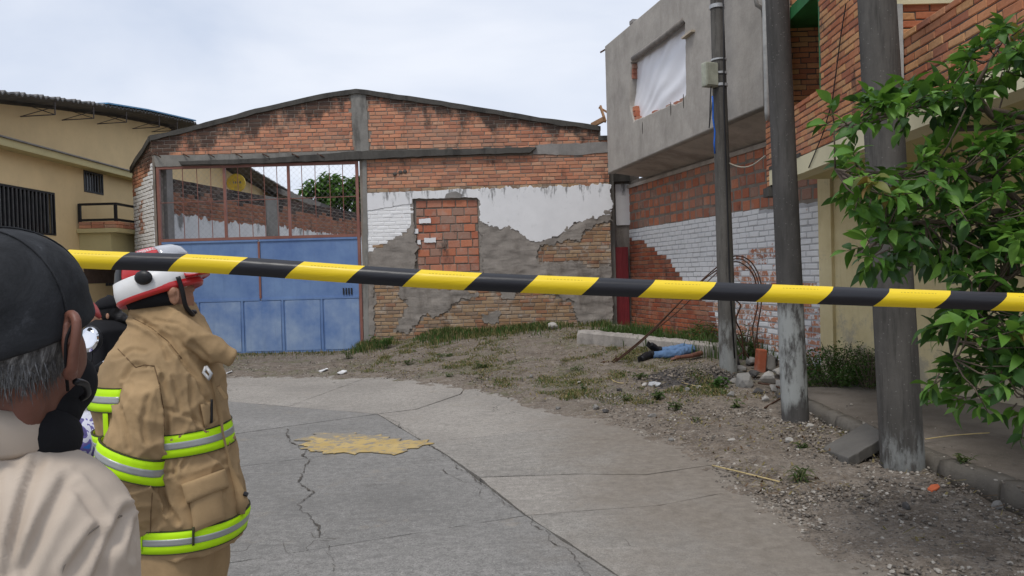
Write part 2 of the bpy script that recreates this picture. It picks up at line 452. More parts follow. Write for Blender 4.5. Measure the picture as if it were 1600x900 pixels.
WHITE_L = fw((569, 303), (640, 299), (748, 295), (747, 309), (644, 311), (646, 352), (632, 362), (612, 372), (590, 384), (572, 396))
WHITE_R = fw((748, 295), (800, 294), (870, 292), (953, 288), (957, 330), (940, 338), (915, 346), (895, 348), (885, 362), (862, 373), (838, 378), (822, 372), (808, 360), (790, 356), (765, 354), (749, 345))
WIN = fw((645, 310), (747, 308), (751, 424), (649, 426))
GREY = {  # rough cement patches, each its own piece of render
 'a': fw((573, 398), (600, 384), (628, 368), (645, 350), (652, 380), (648, 428), (615, 432), (572, 430)),
 'b': fw((749, 345), (768, 350), (800, 354), (822, 372), (850, 378), (880, 360), (905, 346), (955, 326), (957, 345), (930, 352), (912, 362), (905, 378), (890, 372), (862, 382), (845, 380), (838, 402), (842, 412), (905, 408), (918, 420), (955, 412), (958, 506), (905, 512), (893, 470), (840, 455), (760, 452), (752, 400)),
 'c': fw((625, 446), (690, 452), (748, 458), (735, 466), (705, 474), (697, 486), (680, 493), (668, 488), (655, 500), (636, 522), (618, 520), (628, 495), (640, 478), (628, 466)),
 'd': fw((571, 430), (584, 430), (586, 520), (576, 532), (571, 532)),
 'e': fw((782, 452), (805, 458), (800, 468), (784, 466)),
 'f': fw((752, 490), (782, 486), (780, 502), (756, 506)),
}
hidden = [WHITE_R]
def wall_pick(u, z):
    if any(inside((u, z), p) for p in (GREY['b'], GREY['a'], GREY['c'], GREY['d'], WHITE_R, WIN, cpx, be, led, lin)): return None
    if z < ledge_z(u) and z > FW.uz(760, 292)[1]: return m_brick
    if inside((u, z), WHITE_L): return m_white
    return m_tan
def ledge_z(u): return FW.uz(700, 244)[1]
def top_z(u):
    for a, c in zip(topline, topline[1:]):
        if a[0] <= u <= c[0]: return a[1]+(c[1]-a[1])*(u-a[0])/(c[0]-a[0])
    return FW.uz(948, 214)[1] if u > tr[0] else -9
def gable_pick(u, z):
    if z > top_z(u)-.05 or any(inside((u, z), p) for p in (cpx, be, led, lin)): return None
    return m_gable
bk = courses(ULEFT, URIGHT, FW.uz(560, 239)[1]-.02, FW.uz(557, 140)[1], .245, .068, .013, gable_pick, lj=.1)
zs = FW.uz(948, 222)[1]
bk += courses(g_r+.1, URIGHT, -.05, FW.uz(700, 246)[1], .245, .066, .013, wall_pick, lj=.1)
# walled-up window: clay blocks set back in the old opening
blk = courses(WIN[0][0]+.06, WIN[1][0]-.02, WIN[3][1], WIN[0][1]-.06, .265, .15, .022, lambda u, z: m_block, D=.08, proud=-.035, lj=.16, wob=.008)
lay(blk, wh, 90, name='clay_block')
link('window_surround', sheet([rough_poly(fw((641, 306), (751, 304), (755, 428), (645, 430)), .012, .1), WIN], .05), m_fresh, wh).location = (0, -.012, 0)
link('window_back', sheet([[(WIN[0][0]-.05, WIN[3][1]-.05), (WIN[2][0]+.05, WIN[3][1]-.05), (WIN[2][0]+.05, WIN[0][1]+.05), (WIN[0][0]-.05, WIN[0][1]+.05)]], .1), m_mortar, wh).location = (0, .05, 0)
lay(bk, wh, 300, key=lambda t: -t[1] + (0 if t[6] in (m_gable, m_brick) else 9))
for nm, pl, mt, th, y in (('white_render', WHITE_R, m_whiteplaster, .04, -.03),):
    link(nm, sheet([rough_poly(pl, .06, .025)], th, .004), mt, wh).location = (0, y, 0)
mp_ = MB()
link('limewash_coat', sheet([rough_poly(fw((569, 302), (748, 295), (747, 309), (644, 311), (644, 318), (570, 330)), .02, .05)], .03, .004), m_whiteplaster, wh).location = (0, -.02, 0)
link('paint_coat', sheet([rough_poly(WHITE_L, .03, .05)], .02), m_whiteplaster, wh).location = (0, -.006, 0)
def rough_sheet(outl, th, y, mt, amp=.03, sc=7.0, cell=.05, name='cement_patch', parent=wh, seed=0):
    """trowelled cement: gridded patch with real relief inside a ragged outline"""
    us = [p[0] for p in outl]; zz = [p[1] for p in outl]; pl = rough_poly(outl, .075, .025)
    me = sheet([pl], th, .004)
    bm = bmesh.new(); bm.from_mesh(me)
    for ax, lo, hi in ((0, min(us), max(us)), (2, min(zz), max(zz))):
        q = lo+cell
        while q < hi:
            co = [0, 0, 0]; co[ax] = q; no = [0, 0, 0]; no[ax] = 1
            bmesh.ops.bisect_plane(bm, geom=bm.verts[:]+bm.edges[:]+bm.faces[:], plane_co=co, plane_no=no); q += cell
    for v in bm.verts:
        if v.co.y < th*.6:
            p = Vector((v.co.x*sc, seed, v.co.z*sc)); v.co.y -= amp*(noise.fractal(p, 1, 2, 4)*.6+abs(noise.noise(p*.6))*.7)
    bm.to_mesh(me); bm.free()
    o = link(name, me, mt, parent, True); o.location = (0, y, 0); return o
for i, (k, pl) in enumerate(GREY.items()):
    rough_sheet(pl, .05, -.02, m_fresh, .030 if k in 'bc' else .018, 5.5, .06, seed=i*3)
# grey smear above the blocked window and fresh cement edge under the white coat
link('cement_smear', sheet([rough_poly(fw((697, 303), (712, 299), (722, 304), (720, 310), (695, 309)), .01, .04)], .02, .004), m_cement, wh).location = (0, -.036, 0)
for px, py in ((617, 272), (626, 269), (633, 268)):      # holes knocked in the brick band
    u, z = FW.uz(px, py); b = MB(); b.ball((u, -.02, z), (.045, .02, .04), 8, 6); b.build('hole', m_mortar_dark, wh)
for px, py, s in ((664, 345, .125), (672, 375, .13), (650, 361, .05), (655, 378, .035)):   # torn white paper and paint left on the blocks
    u, z = FW.uz(px, py); q = rough_poly([(u-s, z-.05), (u+s, z-.055), (u+s*.95, z+.05), (u-s, z+.045)], .02, .03)
    link('white_paint_patch', sheet([q], .006), m_whiteplaster, wh).location = (0, .008, 0)

# left return of the warehouse: short white-painted brick pier turning back
PR = Frame((ULEFT, 16.3), R(-50))
PRL = -PR.uz(209, 330)[0]
pier = thing('corner_pier', 'short white-painted brick return wall at the left end of the warehouse front', 'wall', (ULEFT, 16.3, 0), PR.a)
ptop0, ptop1 = FW.uz(240, 214)[1], PR.uz(209, 262)[1]
link('wall', sheet([[(-PRL, ZB), (0, ZB), (0, ptop0), (-PRL, ptop1)]], .2), m_mortar, pier)
def pier_pick(u, z):
    zt = ptop0+(ptop1-ptop0)*(-u/PRL)
    if z > zt-.06: return None
    d = zt-z
    if d < .62+.12*noise.noise(Vector((u*4, z*4, 0))): return m_gable
    if abs(u+PRL*.62) < .18 and 1.05 < d < 1.75: return m_chip
    return m_white
pb = courses(-PRL, 0, -.1, ptop0, .245, .068, .013, pier_pick, lj=.08)
lay(pb, pier, 300)
b = MB(); b.loft([[(u, -.05, z-.1), (u, -.05, z+.02), (u, .22, z+.03), (u, .22, z-.1)] for u, z in ((-PRL-.03, ptop1), (-PRL*.7, ptop1+(ptop0-ptop1)*.36), (-PRL*.35, ptop1+(ptop0-ptop1)*.62), (0, ptop0))]); b.build('coping', m_coping, pier)

# ------------------------------------------------------------------ the blue gate
gt = thing('yard_gate', 'faded blue sheet-metal yard gate with rusty barred grille above it', 'gate', (0, 16.3, 0))
gb = FW.uz(380, 557)[1]; gm = FW.uz(400, 372)[1]
fwp = .055
def gbar(a, c, w, nm, mt, d=.05, y=.02):
    b = MB(); b.bar((a[0], y, a[1]), (c[0], y, c[1]), w, d); return b.build(nm, mt, gt)
gl, gr = g_l+.03, g_r-.03; gt_z = g_t-.03
b = MB(); b.box(gl, gl+.06, -.02, .05, gb, gt_z); b.build('gate_post', m_rust, gt)
b = MB(); b.box(gr-.06, gr, -.02, .05, gb, gt_z); b.build('gate_post', m_rust, gt)
b = MB(); b.box(gl+.06, gr-.06, -.018, .048, gt_z-.06, gt_z); b.build('gate_rail', m_rust, gt)
b = MB(); b.box(gl+.06, gr-.06, -.018, .048, gm-.03, gm+.03); b.build('gate_rail', m_rust, gt)
u1, u2 = FW.uz(352, 320)[0], FW.uz(452, 320)[0]
for u in (u1, u2):
    b = MB(); b.box(u-.028, u+.028, -.015, .035, gm+.03, gt_z-.06); b.build('gate_mullion', m_rust, gt)
for px in (287, 309, 331, 373, 394, 414, 434, 473, 494, 516, 537):
    u = FW.uz(px, 320)[0]; b = MB(); b.tube([(u, .0, gm+.03), (u+random.uniform(-.01, .01), .0, (gm+gt_z)/2), (u, .0, gt_z-.06)], .009, 6); b.build('bar', m_rust, gt)
zr = FW.uz(300, 316)[1]
b = MB(); b.tube([(gl+.06, .012, zr), (gr-.06, .012, zr+.03)], .008, 6); b.build('cross_rod', m_rust, gt)
b = MB()    # wire mesh behind the bars
s_ = .12; uu = gl+.06
H_ = gt_z-.06-gm-.03; Wd = gr-gl-.12
k = -H_
while k < Wd:
    a0 = max(k, 0); a1 = min(k+H_, Wd)
    if a1 > a0:
        b.bar((uu+a0, .05, gm+.03+a0-k), (uu+a1, .05, gm+.03+a1-k), .0018)
        b.bar((uu+a0, .055, gm+.03+H_-(a0-k)), (uu+a1, .055, gm+.03+H_-(a1-k)), .0018)
    k += s_
b.build('wire_mesh', simple('galvanised_wire', (.32, .31, .30), .6, .3), gt, kind='stuff')
umid = FW.uz(407, 450)[0]; zmid = FW.uz(420, 468)[1]
for (a, c) in ((gl+.06, umid-.012), (umid+.012, gr-.06)):
    b = MB(); b.box(a, c, .0, .03, gb+.04, gm-.03); leaf = b.build('gate_leaf', m_blue, gt)
    b = MB(); b.box(a+.005, c-.005, -.022, -.001, gm-.075, gm-.035); b.build('leaf_frame', m_blue, leaf)
    b = MB(); b.box(a+.005, c-.005, -.022, -.001, zmid-.02, zmid+.02); b.build('leaf_frame', m_blue, leaf)
    b = MB(); b.box(a+.005, c-.005, -.022, -.001, gb+.045, gb+.09); b.build('leaf_frame', m_blue, leaf)
for px in (311, 380, 443, 504):
    u = FW.uz(px, 510)[0]; b = MB(); b.box(u-.022, u+.022, -.024, .0, gb+.092, zmid-.022); b.build('stile', m_blue, gt)
for p0, p1 in ((315, 377), (384, 440), (447, 501), (508, 562)):
    a, c = FW.uz(p0, 510)[0], FW.uz(p1, 510)[0]
    me = sheet([[(a, gb+.1), (c, gb+.1), (c, zmid-.03), (a, zmid-.03)]], .014, .005); o = link('lower_panel', me, m_blue2, gt); o.location = (0, -.015, 0)
for i in range(4):
    u, z = FW.uz(537+i*4.2, 455); b = MB(); b.box(u-.014, u+.014, -.024, .0, z-.07, z+.07); b.build('louvre', m_black, gt)
b = MB(); b.box(umid-.02, umid+.02, -.03, -.001, zmid+.03, gm-.08); b.build('meeting_stile', m_rust, gt)

# ------------------------------------------------------------------ behind the gate
IW = Frame((-7.75, 17.0), math.atan2(10.5, 2.1))
yard = thing('yard_wall', 'old brick boundary wall with sooty top and white base, seen through the gate grille', 'wall', (-7.75, 17.0, 0), IW.a)
iw = lambda *pts: IW.poly(pts)
ztop = IW.uz(300, 286)[1]; zwh = IW.uz(300, 341)[1]
link('wall', sheet([[(.25, ZB), (13.5, ZB), (13.5, ztop), (.25, ztop)]], .2), m_mortar, yard)
def yard_pick(u, z):
    if z > ztop-.30+.22*noise.noise(Vector((u*2, 0, 0))): return m_sooty
    if z < zwh-.02: return None
    return m_yb
m_sooty = brick_mat('soot_black_brick', [(.05, .035, .03), (.08, .05, .04), (.03, .025, .023)], mold=1.0)
m_yb = brick_mat('brown_old_brick', [(.30, .13, .075), (.35, .15, .085), (.25, .11, .07)], mold=.5)
yb = courses(.3, 11.6, 1.9, ztop+.02, .25, .085, .015, yard_pick, lj=.1)
lay(yb, yard, 300, key=lambda t: t[0])
wl_ = rough_poly([(.26, 1.4), (11.5, 1.4), (11.5, zwh+.02), (9, zwh-.04), (6.5, zwh+.03), (4, zwh+.02), (2, zwh+.0), (.26, zwh+.06)], .09, .07)
link('white_base', sheet([wl_], .03), plaster('yard_limewash', (.74, .74, .73), drip=zwh), yard).location = (0, -.022, 0)
u = IW.uz(424, 330)[0]; b = MB(); b.box(u-.35, u+.35, -.05, .22, ZB, ztop+.02); b.build('concrete_post', m_conc, yard)
# ring post behind gate on the left
gp = thing('gate_column', 'grey concrete column just inside the left edge of the gate grille', 'column', (0, 0, 0))
a, c = P(250, 300, 16.75), P(266, 300, 16.75); b = MB(); b.box(a.x, c.x, 16.6, 16.9, ZB, P(250, 262, 16.7).z+.2); b.build('shaft', m_cement, gp)

# ------------------------------------------------------------------ RIGHT-HAND HOUSE (grey upper floor over a brick wall)
uA = Vector((.2335, -.9724, 0)); angA = math.atan2(uA.y, uA.x)
WA = Frame((2.61, 16.8), angA)      # ground-floor wall line, far corner at u=0
FA = Frame((1.76, 16.8), angA)      # overhanging facade line
gh = thing('grey_house', 'unfinished house with grey rendered overhanging upper floor and plastic-covered window opening', 'building', (2.61, 16.8, 0), angA)
def inA(F2, o):     # objects built in the facade frame, parented to the house
    return o
LA = WA.uz(1285, 420)[0]
zsof = 3.50
link('ground_floor_wall', sheet([[(0, ZB), (LA+.05, ZB), (LA+.05, zsof+.05), (0, zsof+.05)]], .22), m_mortar, gh)
zp0, zp1 = WA.uz(985, 358)[1], WA.uz(1285, 313)[1]
red_px = [(984, 372), (1004, 376), (1022, 386), (1036, 400), (1052, 414), (1066, 428), (1066, 440), (1083, 446), (1102, 466), (1122, 476), (1122, 560), (984, 560)]
RED = WA.poly(red_px)
worn = [(WA.uz(1170, 415), 1.0, .30), (WA.uz(1185, 450), .8, .16), (WA.uz(1162, 505), .5, .3), (WA.uz(1270, 500), .5, .3), (WA.uz(1255, 450), .2, .1)]
def A_pick(u, z):
    if u > LA: return None
    if z > zp0+(zp1-zp0)*u/LA-.02: return None
    if inside((u+.12*noise.noise(Vector((u*5, z*9, 0))), z), RED): return m_redbrick
    for (c, ru, rz) in worn:
        if abs(u-c[0]) < ru and abs(z-c[1]) < rz and random.random() < .8: return m_chip
    if z < 1.0+.2*noise.noise(Vector((u*2, 1, 0))): return m_chip if random.random() < .55 else (m_redbrick if random.random() < .25 else m_white)
    return m_white
ab = courses(.02, LA, -.1, 2.6, .255, .073, .014, A_pick, lj=.1, proud=.01)
lay(ab, gh, 300, key=lambda t: -t[0])
abk = courses(.02, LA, zp0, zsof-.10, .215, .150, .042, lambda u, z: (m_block if z > zp0+(zp1-zp0)*u/LA+.03 else None), D=.06, proud=.004, wob=.012, lj=.12)
lay(abk, gh, 200, name='clay_block', rest='block_remainder')
wpoly = WA.poly(red_px[:9]+[(1122, 540)])+[(LA, .2), (LA, zp1-.01)]+[(0, zp0-.01)]
link('paint_coat', sheet([rough_poly(wpoly, .03, .06)], .02), m_mortar_white, gh).location = (0, -.007, 0)
# facade panel with the window hole, built 5 cm proud of its slab
gf = lambda *pts: FA.poly(pts)
u0F, u1F = FA.uz(948, 200)[0], FA.uz(1192, 100)[0]
z0F, z1F = FA.uz(948, 272)[1], FA.uz(945, 72)[1]
hole = gf((985, 98), (1000, 84), (1030, 60), (1066, 32), (1070, 36), (1071, 148), (1062, 160), (1045, 164), (1020, 176), (1000, 184), (990, 190), (984, 165))
off = Vector((FA.O-WA.O)); offl = (off.dot(WA.u), -off.dot(WA.n))
me = sheet([[(u0F, z0F), (u1F, z0F+.11), (u1F, z1F), (u0F, z1F)], rough_poly(hole, .03, .06)], .16, .02)
fo = link('facade', me, m_grey, gh); fo.location = (offl[0], offl[1], 0)
depth = -offl[1]   # facade lies this far in front of the wall
# soffit slab, parapet cap, far end wall, near end wall
def hbox(name, u0, u1, v0, v1, z0, z1, mt, bev=False):
    b = MB(); b.box(u0+offl[0], u1+offl[0], v0+offl[1], v1+offl[1], z0, z1); return b.build(name, mt, gh)
sb_ = MB(); o0, o1 = offl
sb_.loft([[(u+o0, o1+.155, zf+.004), (u+o0, o1+.155, zf+.12), (u+o0, .5, zf+.12), (u+o0, .5, zk-.01), (u+o0, -.0, zk)] for u, zf, zk in ((u0F+.01, z0F, 3.52), ((u0F+u1F)/2, z0F+.055, 3.50), (u1F-.01, z0F+.11, 3.48))]).build('soffit', m_soffit, gh)
hbox('facade_return', u0F, u0F+.16, .163, 3.4, z0F+.13, z1F, m_grey)
hbox('facade_return', u1F-.16, u1F, .163, 3.2, z0F+.24, z1F, m_grey)
hbox('roof_slab', u0F+.17, u1F-.17, .17, 3.2, z1F-.5, z1F-.3, m_cement)
hbox('parapet_stub', FA.uz(983, 24)[0], FA.uz(988, 20)[0], .0, .1, z1F+.003, z1F+.07, m_cement)
hbox('rear_wall', u0F+.165, u1F-.165, 3.1, 3.2, zsof+.24, z1F, m_cement)
bt = MB(); bt.box(.01, LA, -.045, -.012, zsof-.10, zsof-.03); bt.build('wall_beam', m_soffit, gh)
# slanted roll of fabric along the head of the opening and the sheet of plastic
q = [Vector(FA.w(*(lambda t: (t[0], .02, t[1]))(FA.uz(a, b_)))) for a, b_ in ((988, 92), (1010, 76), (1040, 54), (1067, 32))]
inv = Matrix.Translation((2.61, 16.8, 0)) @ Matrix.Rotation(angA, 4, 'Z'); invi = inv.inverted()
b = MB(); b.tube([invi @ p for p in q], .055, 10); b.build('rolled_sheet', simple('dusty_grey_cloth', (.22, .20, .18), .9), gh, True)
nu, nz_ = 44, 34; hu0, hu1 = min(p[0] for p in hole)-.03, max(p[0] for p in hole)+.06; hz0, hz1 = min(p[1] for p in hole)-.1, max(p[1] for p in hole)+.06
vs = []; fs = []
for j in range(nz_+1):
    for i in range(nu+1):
        s_, t_ = i/nu, j/nz_; u = hu0+(hu1-hu0)*s_; z = hz0+(hz1-hz0)*t_
        dg = s_*1.0-(1-t_)*-.9   # folds fan out from the lower left to the upper right
        ang = math.atan2(z-hz0+.2, u-hu0+.5); fold = .013*math.sin(ang*38+2*noise.noise(Vector((u*2, z*2, 0))))*(.35+.65*s_)+.03*noise.noise(Vector((u*1.5, z*1.5, 4)))
        vs.append((u+offl[0], .12+offl[1]+fold, z))
for j in range(nz_):
    for i in range(nu):
        a = j*(nu+1)+i; fs.append((a, a+1, a+nu+2, a+nu+1))
pm = M('milky_plastic_sheet', .35, 0, .5); pm.col((.74, .74, .77)); pm.bump(pm.noise(3, 5, .6, stretch=(1, 1, .5), dist=1), .4, .02)
MB().add(vs, fs).build('plastic_sheet', pm.m, gh, True)
hbox('room_back', u0F+.3, u1F-.3, 1.2, 1.25, zsof+.2, z1F-.5, m_cement)
# hollow blocks showing at the broken edge of the opening
for a, b_ in ((985, 104), (984, 112), (984, 120), (988, 170), (989, 178), (991, 186), (1040, 168), (1052, 163), (1018, 177), (1062, 158)):
    u, z = FA.uz(a, b_); bb = MB(); add_brick(bb, u+offl[0], .03+offl[1], z, .13, .09, .1, random); bb.build('broken_block', m_block, gh)
# pale batten nailed beside the window
a, c = FA.uz(1070, 60), FA.uz(1086, 48); b = MB(); b.bar((a[0]+offl[0], offl[1]-.02, a[1]), (c[0]+offl[0], offl[1]-.02, c[1]), .03, .09)
b.build('batten', simple('pale_wood', (.42, .36, .28), .8), gh)
for px, py in ((1048, 170), (1004, 200), (1068, 158)):      # drip marks are small gouges in the render
    u, z = FA.uz(px, py); b = MB(); b.ball((u+offl[0], offl[1], z), (.018, .008, .12), 8, 6); b.build('gouge', m_mortar_dark, gh)
# timber offcuts sticking out over the warehouse roof end
tm = simple('rough_timber', (.30, .17, .09), .85)
for i, (a, c, w) in enumerate((((925, 196), (944, 186), .10), ((938, 166), (946, 190), .06), ((936, 168), (950, 176), .04))):
    p, q_ = P(*a, 16.45), P(*c, 16.05+.1*i); 
    o = MB().bar(p, q_, w, w*.6).build('timber_offcut', tm)
    tag(o, ('thick brown timber end lying over the right end of the warehouse coping', 'short upright brown stick at the far corner of the grey house', 'thin crossing brown stick beside the upright one at the grey house corner')[i], 'timber', 'timber offcuts at the grey house corner')
p, q_ = P(938, 82, 15.9), P(948, 76, 15.9); o = MB().bar(p, q_, .03).build('rebar_end', m_rebar); tag(o, 'short dark bar poking out of the top corner of the grey facade', 'bar')
# recess between warehouse and house: grey column, painted return, red door
rc = thing('recess_wall', 'shaded grey and white return wall with a column between the warehouse and the house', 'wall', (0, 0, 0))
def fbox(name, px0, px1, py0, py1, Y, mt, parent, d=.25, zb=ZB):
    a, c = P(px0, (py0+py1)/2, Y), P(px1, (py0+py1)/2, Y); zt = P(px0, py0, Y).z; zb = P(px0, py1, Y).z if py1 < 500 else ZB
    b = MB(); b.box(a.x, c.x, Y, Y+d, zb, zt); return b.build(name, mt, parent)
fbox('wall', 952, 1002, 258, 560, 16.75, m_fresh, rc)
fbox('column', 953, 962, 270, 560, 16.56, m_conc, rc, .18)
fbox('white_panel', 962, 984, 288, 352, 16.72, m_whiteplaster, rc, .028)
fbox('door_head', 950, 984, 268, 284, 16.6, m_coping, rc, .14)
dr = thing('red_side_door', 'narrow dark red metal door in the recess beside the warehouse', 'door', (0, 0, 0))
a, c = P(963, 450, 16.6), P(983, 450, 16.6); zt = P(972, 386, 16.6).z
b = MB(); b.box(a.x, c.x, 16.62, 16.66, ZB, zt); b.build('leaf', m_redpaint, dr)
for k in range(3):
    x_ = a.x+(c.x-a.x)*(.08+.42*k); b = MB(); b.box(x_-.014, x_+.014, 16.60, 16.618, ZB+.01, zt); b.build('stile', m_redpaint, dr)

# ------------------------------------------------------------------ BRICK HOUSE B with balcony
angB = math.atan2(-1, -.04); FB = Frame((3.33, 10.0), angB)
bh = thing('brick_balcony_house', 'two-storey face-brick house with projecting balcony over an ochre ground floor', 'building', (3.33, 10.0, 0), angB)
zb0 = FB.uz(1247, 273)[1]; zb1 = FB.uz(1247, 247)[1]; zc = FB.uz(1400, 72)[1]
LB = 7.2; ZT = 6.6
zb1 = (zb1+FB.uz(1353, 200)[1])/2; zb0 = (zb0+FB.uz(1410, 212)[1])/2
ub0 = FB.uz(1197, 200)[0]; up1 = FB.uz(1210, 90)[0]; uo1 = FB.uz(1281, 60)[0]; uo2 = FB.uz(1395, 30)[0]; uoW = FB.uz(1281, 60)[0]
print('B', zb0, zb1, zc, ub0, up1, uo1, uo2)
# solid backing: parapet + pier + wall panel
out = [(ub0, zb1), (LB, zb1), (LB, zc), (uo2, zc), (uo2, ZT), (uo1, ZT), (uo1, zc), (up1, zc), (up1, ZT), (ub0, ZT)]
link('wall', sheet([out], .2), m_mortar_dark, bh)
link('brick_pier', sheet([[(ub0, zb0-.02), (up1-.25, zb0-.02), (up1-.25, zb1-.003), (ub0, zb1-.003)]], .2), m_mortar_dark, bh)
b = MB(); b.box(ub0-.02, ub0+.22, -.05, .26, zb0-.14, zb0-.024); b.build('pier_foot', m_coping, bh)
def B_pick(u, z):
    if z < zb1+.01 and u > up1-.25: return None
    if z > zc-.01:
        if u > uo2 or up1 < u < uo1: return None
    return m_smooth
bb_ = courses(ub0, LB, zb0, ZT, .205, .058, .010, B_pick, proud=.007, lj=.02, wob=.001, D=.04)
vis = lambda t: abs(t[0]-4.1)*1.0 + (0 if t[1] < 4.4 else 3)
lay(bb_, bh, 300, key=vis, jit=.0015)
# coping row of headers on the parapet
def coprow(u0, u1):
    b = MB(); u = u0
    while u < u1-.02:
        add_brick(b, min(u+.10, u1-.1), -.018, zc+.028, .198, .05, .235, random); u += .208
    b.build('coping_brick', m_smooth, bh, kind='stuff')
coprow(up1, uo1); coprow(uo2, LB)
# rendered band and underside
link('band', sheet([rough_poly([(up1-.25, zb0), (LB, zb0), (LB, zb1-.003), (up1-.25, zb1-.003)], .006, .2)], .22), m_beige, bh).location = (0, -.02, 0)
b = MB(); b.box(up1-.24, LB, .205, 2.9, zb0+.06, zb0+.2); b.build('balcony_slab', m_cream, bh)
# mossy stain course over the band near the pier
b = MB(); b.box(up1-.25, up1+.9, -.024, .0, zb1-.003, zb1+.045); b.build('mossy_ledge', m_coping, bh)
# recess 1: back wall of bricks in shade, green ceiling and edge frame
b = MB(); b.box(.06, .20, .21, 2.85, zc-.45, ZT); b.build('recess_wall', m_mortar_dark, bh)
r1 = courses(.22, 2.8, zc-.4, ZT-.1, .205, .058, .010, lambda u, z: m_smooth, D=.04, proud=.007, lj=.02)
ob = MB()
for (u, z, L, H, D, pr, mt) in r1: add_brick(ob, u, -pr, z, L, H, D)
ob.v = [(.20-y, x, z) for x, y, z in ob.v]
ob.build('recess_brick', m_smooth, bh, kind='stuff')
gc = FB.uz(1258, 14)[1]
b = MB(); b.box(.21, uo1+.6, .21, 2.8, gc+.25, gc+.4); b.build('green_ceiling', m_green, bh)
b = MB(); b.box(uo1-.035, uo1-.002, .0, .12, zc, ZT); b.build('door_frame', m_green, bh)
b = MB(); b.box(up1-.02, LB, .21, 1.14, zc-.5, zc-.45); b.build('balcony_floor', m_cement, bh)
# frontal brick wall facing the camera beyond the second parapet
pa = Vector(FB.w(uo2, .25, 0)); 
ang2 = R(-6); F2 = Frame((pa.x+.02, pa.y+.9), 0.0)
xw0 = uo2; 
def lb(x, y, z): return (Matrix.Rotation(-angB, 4, 'Z') @ Vector((x-3.33, y-10.0, z)))
Yw = FB.w(uo2, 0, 0).y-.15
xa = P(1396, 30, Yw).x; xb = xa+3.2
fb2 = thing('balcony_side_wall', 'brick cross wall with cream beam rising behind the balcony parapet', 'wall', (xa, Yw, 0), 0)
zbm = P(1450, 8, Yw).z
link('wall', sheet([[(0, zc-.7), (3.2, zc-.7), (3.2, zbm), (0, zbm)]], .15), m_mortar_dark, fb2)
r2 = courses(.06, 3.2, zc-.3, zbm, .205, .058, .010, lambda u, z: m_smooth, D=.04, proud=.007, lj=.02)
lay(r2, fb2, 300, key=lambda t: t[0], jit=.0015)
b = MB(); b.box(-.02, 3.2, -.03, .15, zbm+.003, zbm+.4); b.build('beam', m_beige, fb2)
b = MB(); b.box(-.05, .05, -.05, .0, zc-.3, zbm); b.build('corner_post', simple('pale_grey_frame', (.45, .47, .46), .6), fb2)
# downpipe on the pier
b = MB(); p0 = FB.uz(1202, 50); p1 = FB.uz(1204, 190)
b.tube([(p0[0]+.05, -.06, ZT), (p0[0]+.05, -.06, p1[1]+.1), (p0[0]+.05, -.055, p1[1])], .035, 10); b.build('downpipe', simple('pale_pvc', (.30, .30, .29), .5), bh, True)
# hanging wire down the facade
b = MB(); pts = [FB.uz(1327, 5), FB.uz(1318, 60), FB.uz(1305, 160), FB.uz(1290, 210), FB.uz(1268, 262)]
b.tube([(p[0], -.03, p[1]) for p in pts], .006, 5); b.build('hanging_wire', m_black, bh)
# GROUND FLOOR: ochre wall set back under the balcony
yA, yB = Vector((4.18, 10.25, 0)), Vector((5.85, 4.9, 0)); dY = (yB-yA); angY = math.atan2(dY.y, dY.x)
FY = Frame((4.18, 10.25), angY); LY = dY.length
yw = thing('ochre_wall', 'stained ochre ground-floor wall under the balcony', 'wall', (4.18, 10.25, 0), angY)
m_ychip = cement('bare_yellow_stain', (.36, .30, .19), .4, .5)
def ywall_mat():
    a = M('stained_ochre_wall', .9); k = a.ramp(a.noise(1.8, 6, .65), [(.3, (.62, .51, .28)), (.7, (.76, .66, .40))])
    x, y, z = a.xyz(); lowf = a.step(z, 1.1, .1)
    f = a.math('ADD', a.noise(3, 7, .75, off=(3, 3, 3)), a.math('MULTIPLY', lowf, .22))
    k = a.mix(a.math('MULTIPLY', a.step(f, .56, .74), .8), k, (.38, .34, .27))
    k = a.mix(a.math('MULTIPLY', a.step(a.noise(5, 5, .7, stretch=(2, 2, .4)), .5, .8), .35), k, (.40, .31, .15))
    a.col(k); a.bump(a.noise(7, 6, .7), .4, .01); return a.m
m_yw = ywall_mat()
link('wall', sheet([[(0, ZB), (LY, ZB), (LY, zb0+.3), (0, zb0+.3)]], .2), m_yw, yw)
ug = FY.uz(1304, 400)[0]; link('pilaster', sheet([[(0, ZB), (ug, ZB), (ug, zb0+.25), (0, zb0+.25)]], .15), m_yw, yw).location = (0, -.05, 0)
b = MB(); b.box(LY-1.2, LY, .3, 3, ZB, zb0); b.build('side_wall', m_yw, yw)
# B upper floors mass behind the facade so other views stay closed
b = MB(); b.box(LB-.02, LB+.15, 0.21, 3.0, zb0, ZT); b.build('end_wall', m_mortar, bh)
b = MB(); b.box(ub0, LB, 2.9, 3.0, zb0, ZT); b.build('rear_wall', m_mortar, bh)

# ------------------------------------------------------------------ LEFT BUILDING
XC = -9.5
FC = Frame((XC, 13.7), R(90))       # facade facing +X, local x away from the camera
lh = thing('ochre_house', 'large ochre building with barred windows, small balcony and trussed eaves', 'building', (XC, 13.7, 0), R(90))
uz = FC.uz
led_z = (uz(0, 226)[1]+uz(207, 275)[1])/2
roof = [(-4, 4.0), (uz(0, 158)[0], uz(0, 158)[1]), (uz(90, 168)[0], uz(90, 168)[1]), (uz(180, 180)[0], uz(180, 180)[1]), (uz(262, 196)[0], uz(262, 196)[1]), (uz(360, 268)[0], uz(360, 268)[1]), (uz(450, 316)[0], uz(450, 316)[1])]
roof = [(-4, roof[1][1]-.75)]+roof[1:]
print('roof', roof, 'ledge', led_z)
win1 = FC.poly([(-30, 282), (86, 302), (87, 373), (-30, 357)]); wz1 = uz(60, 297)[1]; wz0 = uz(60, 366)[1]
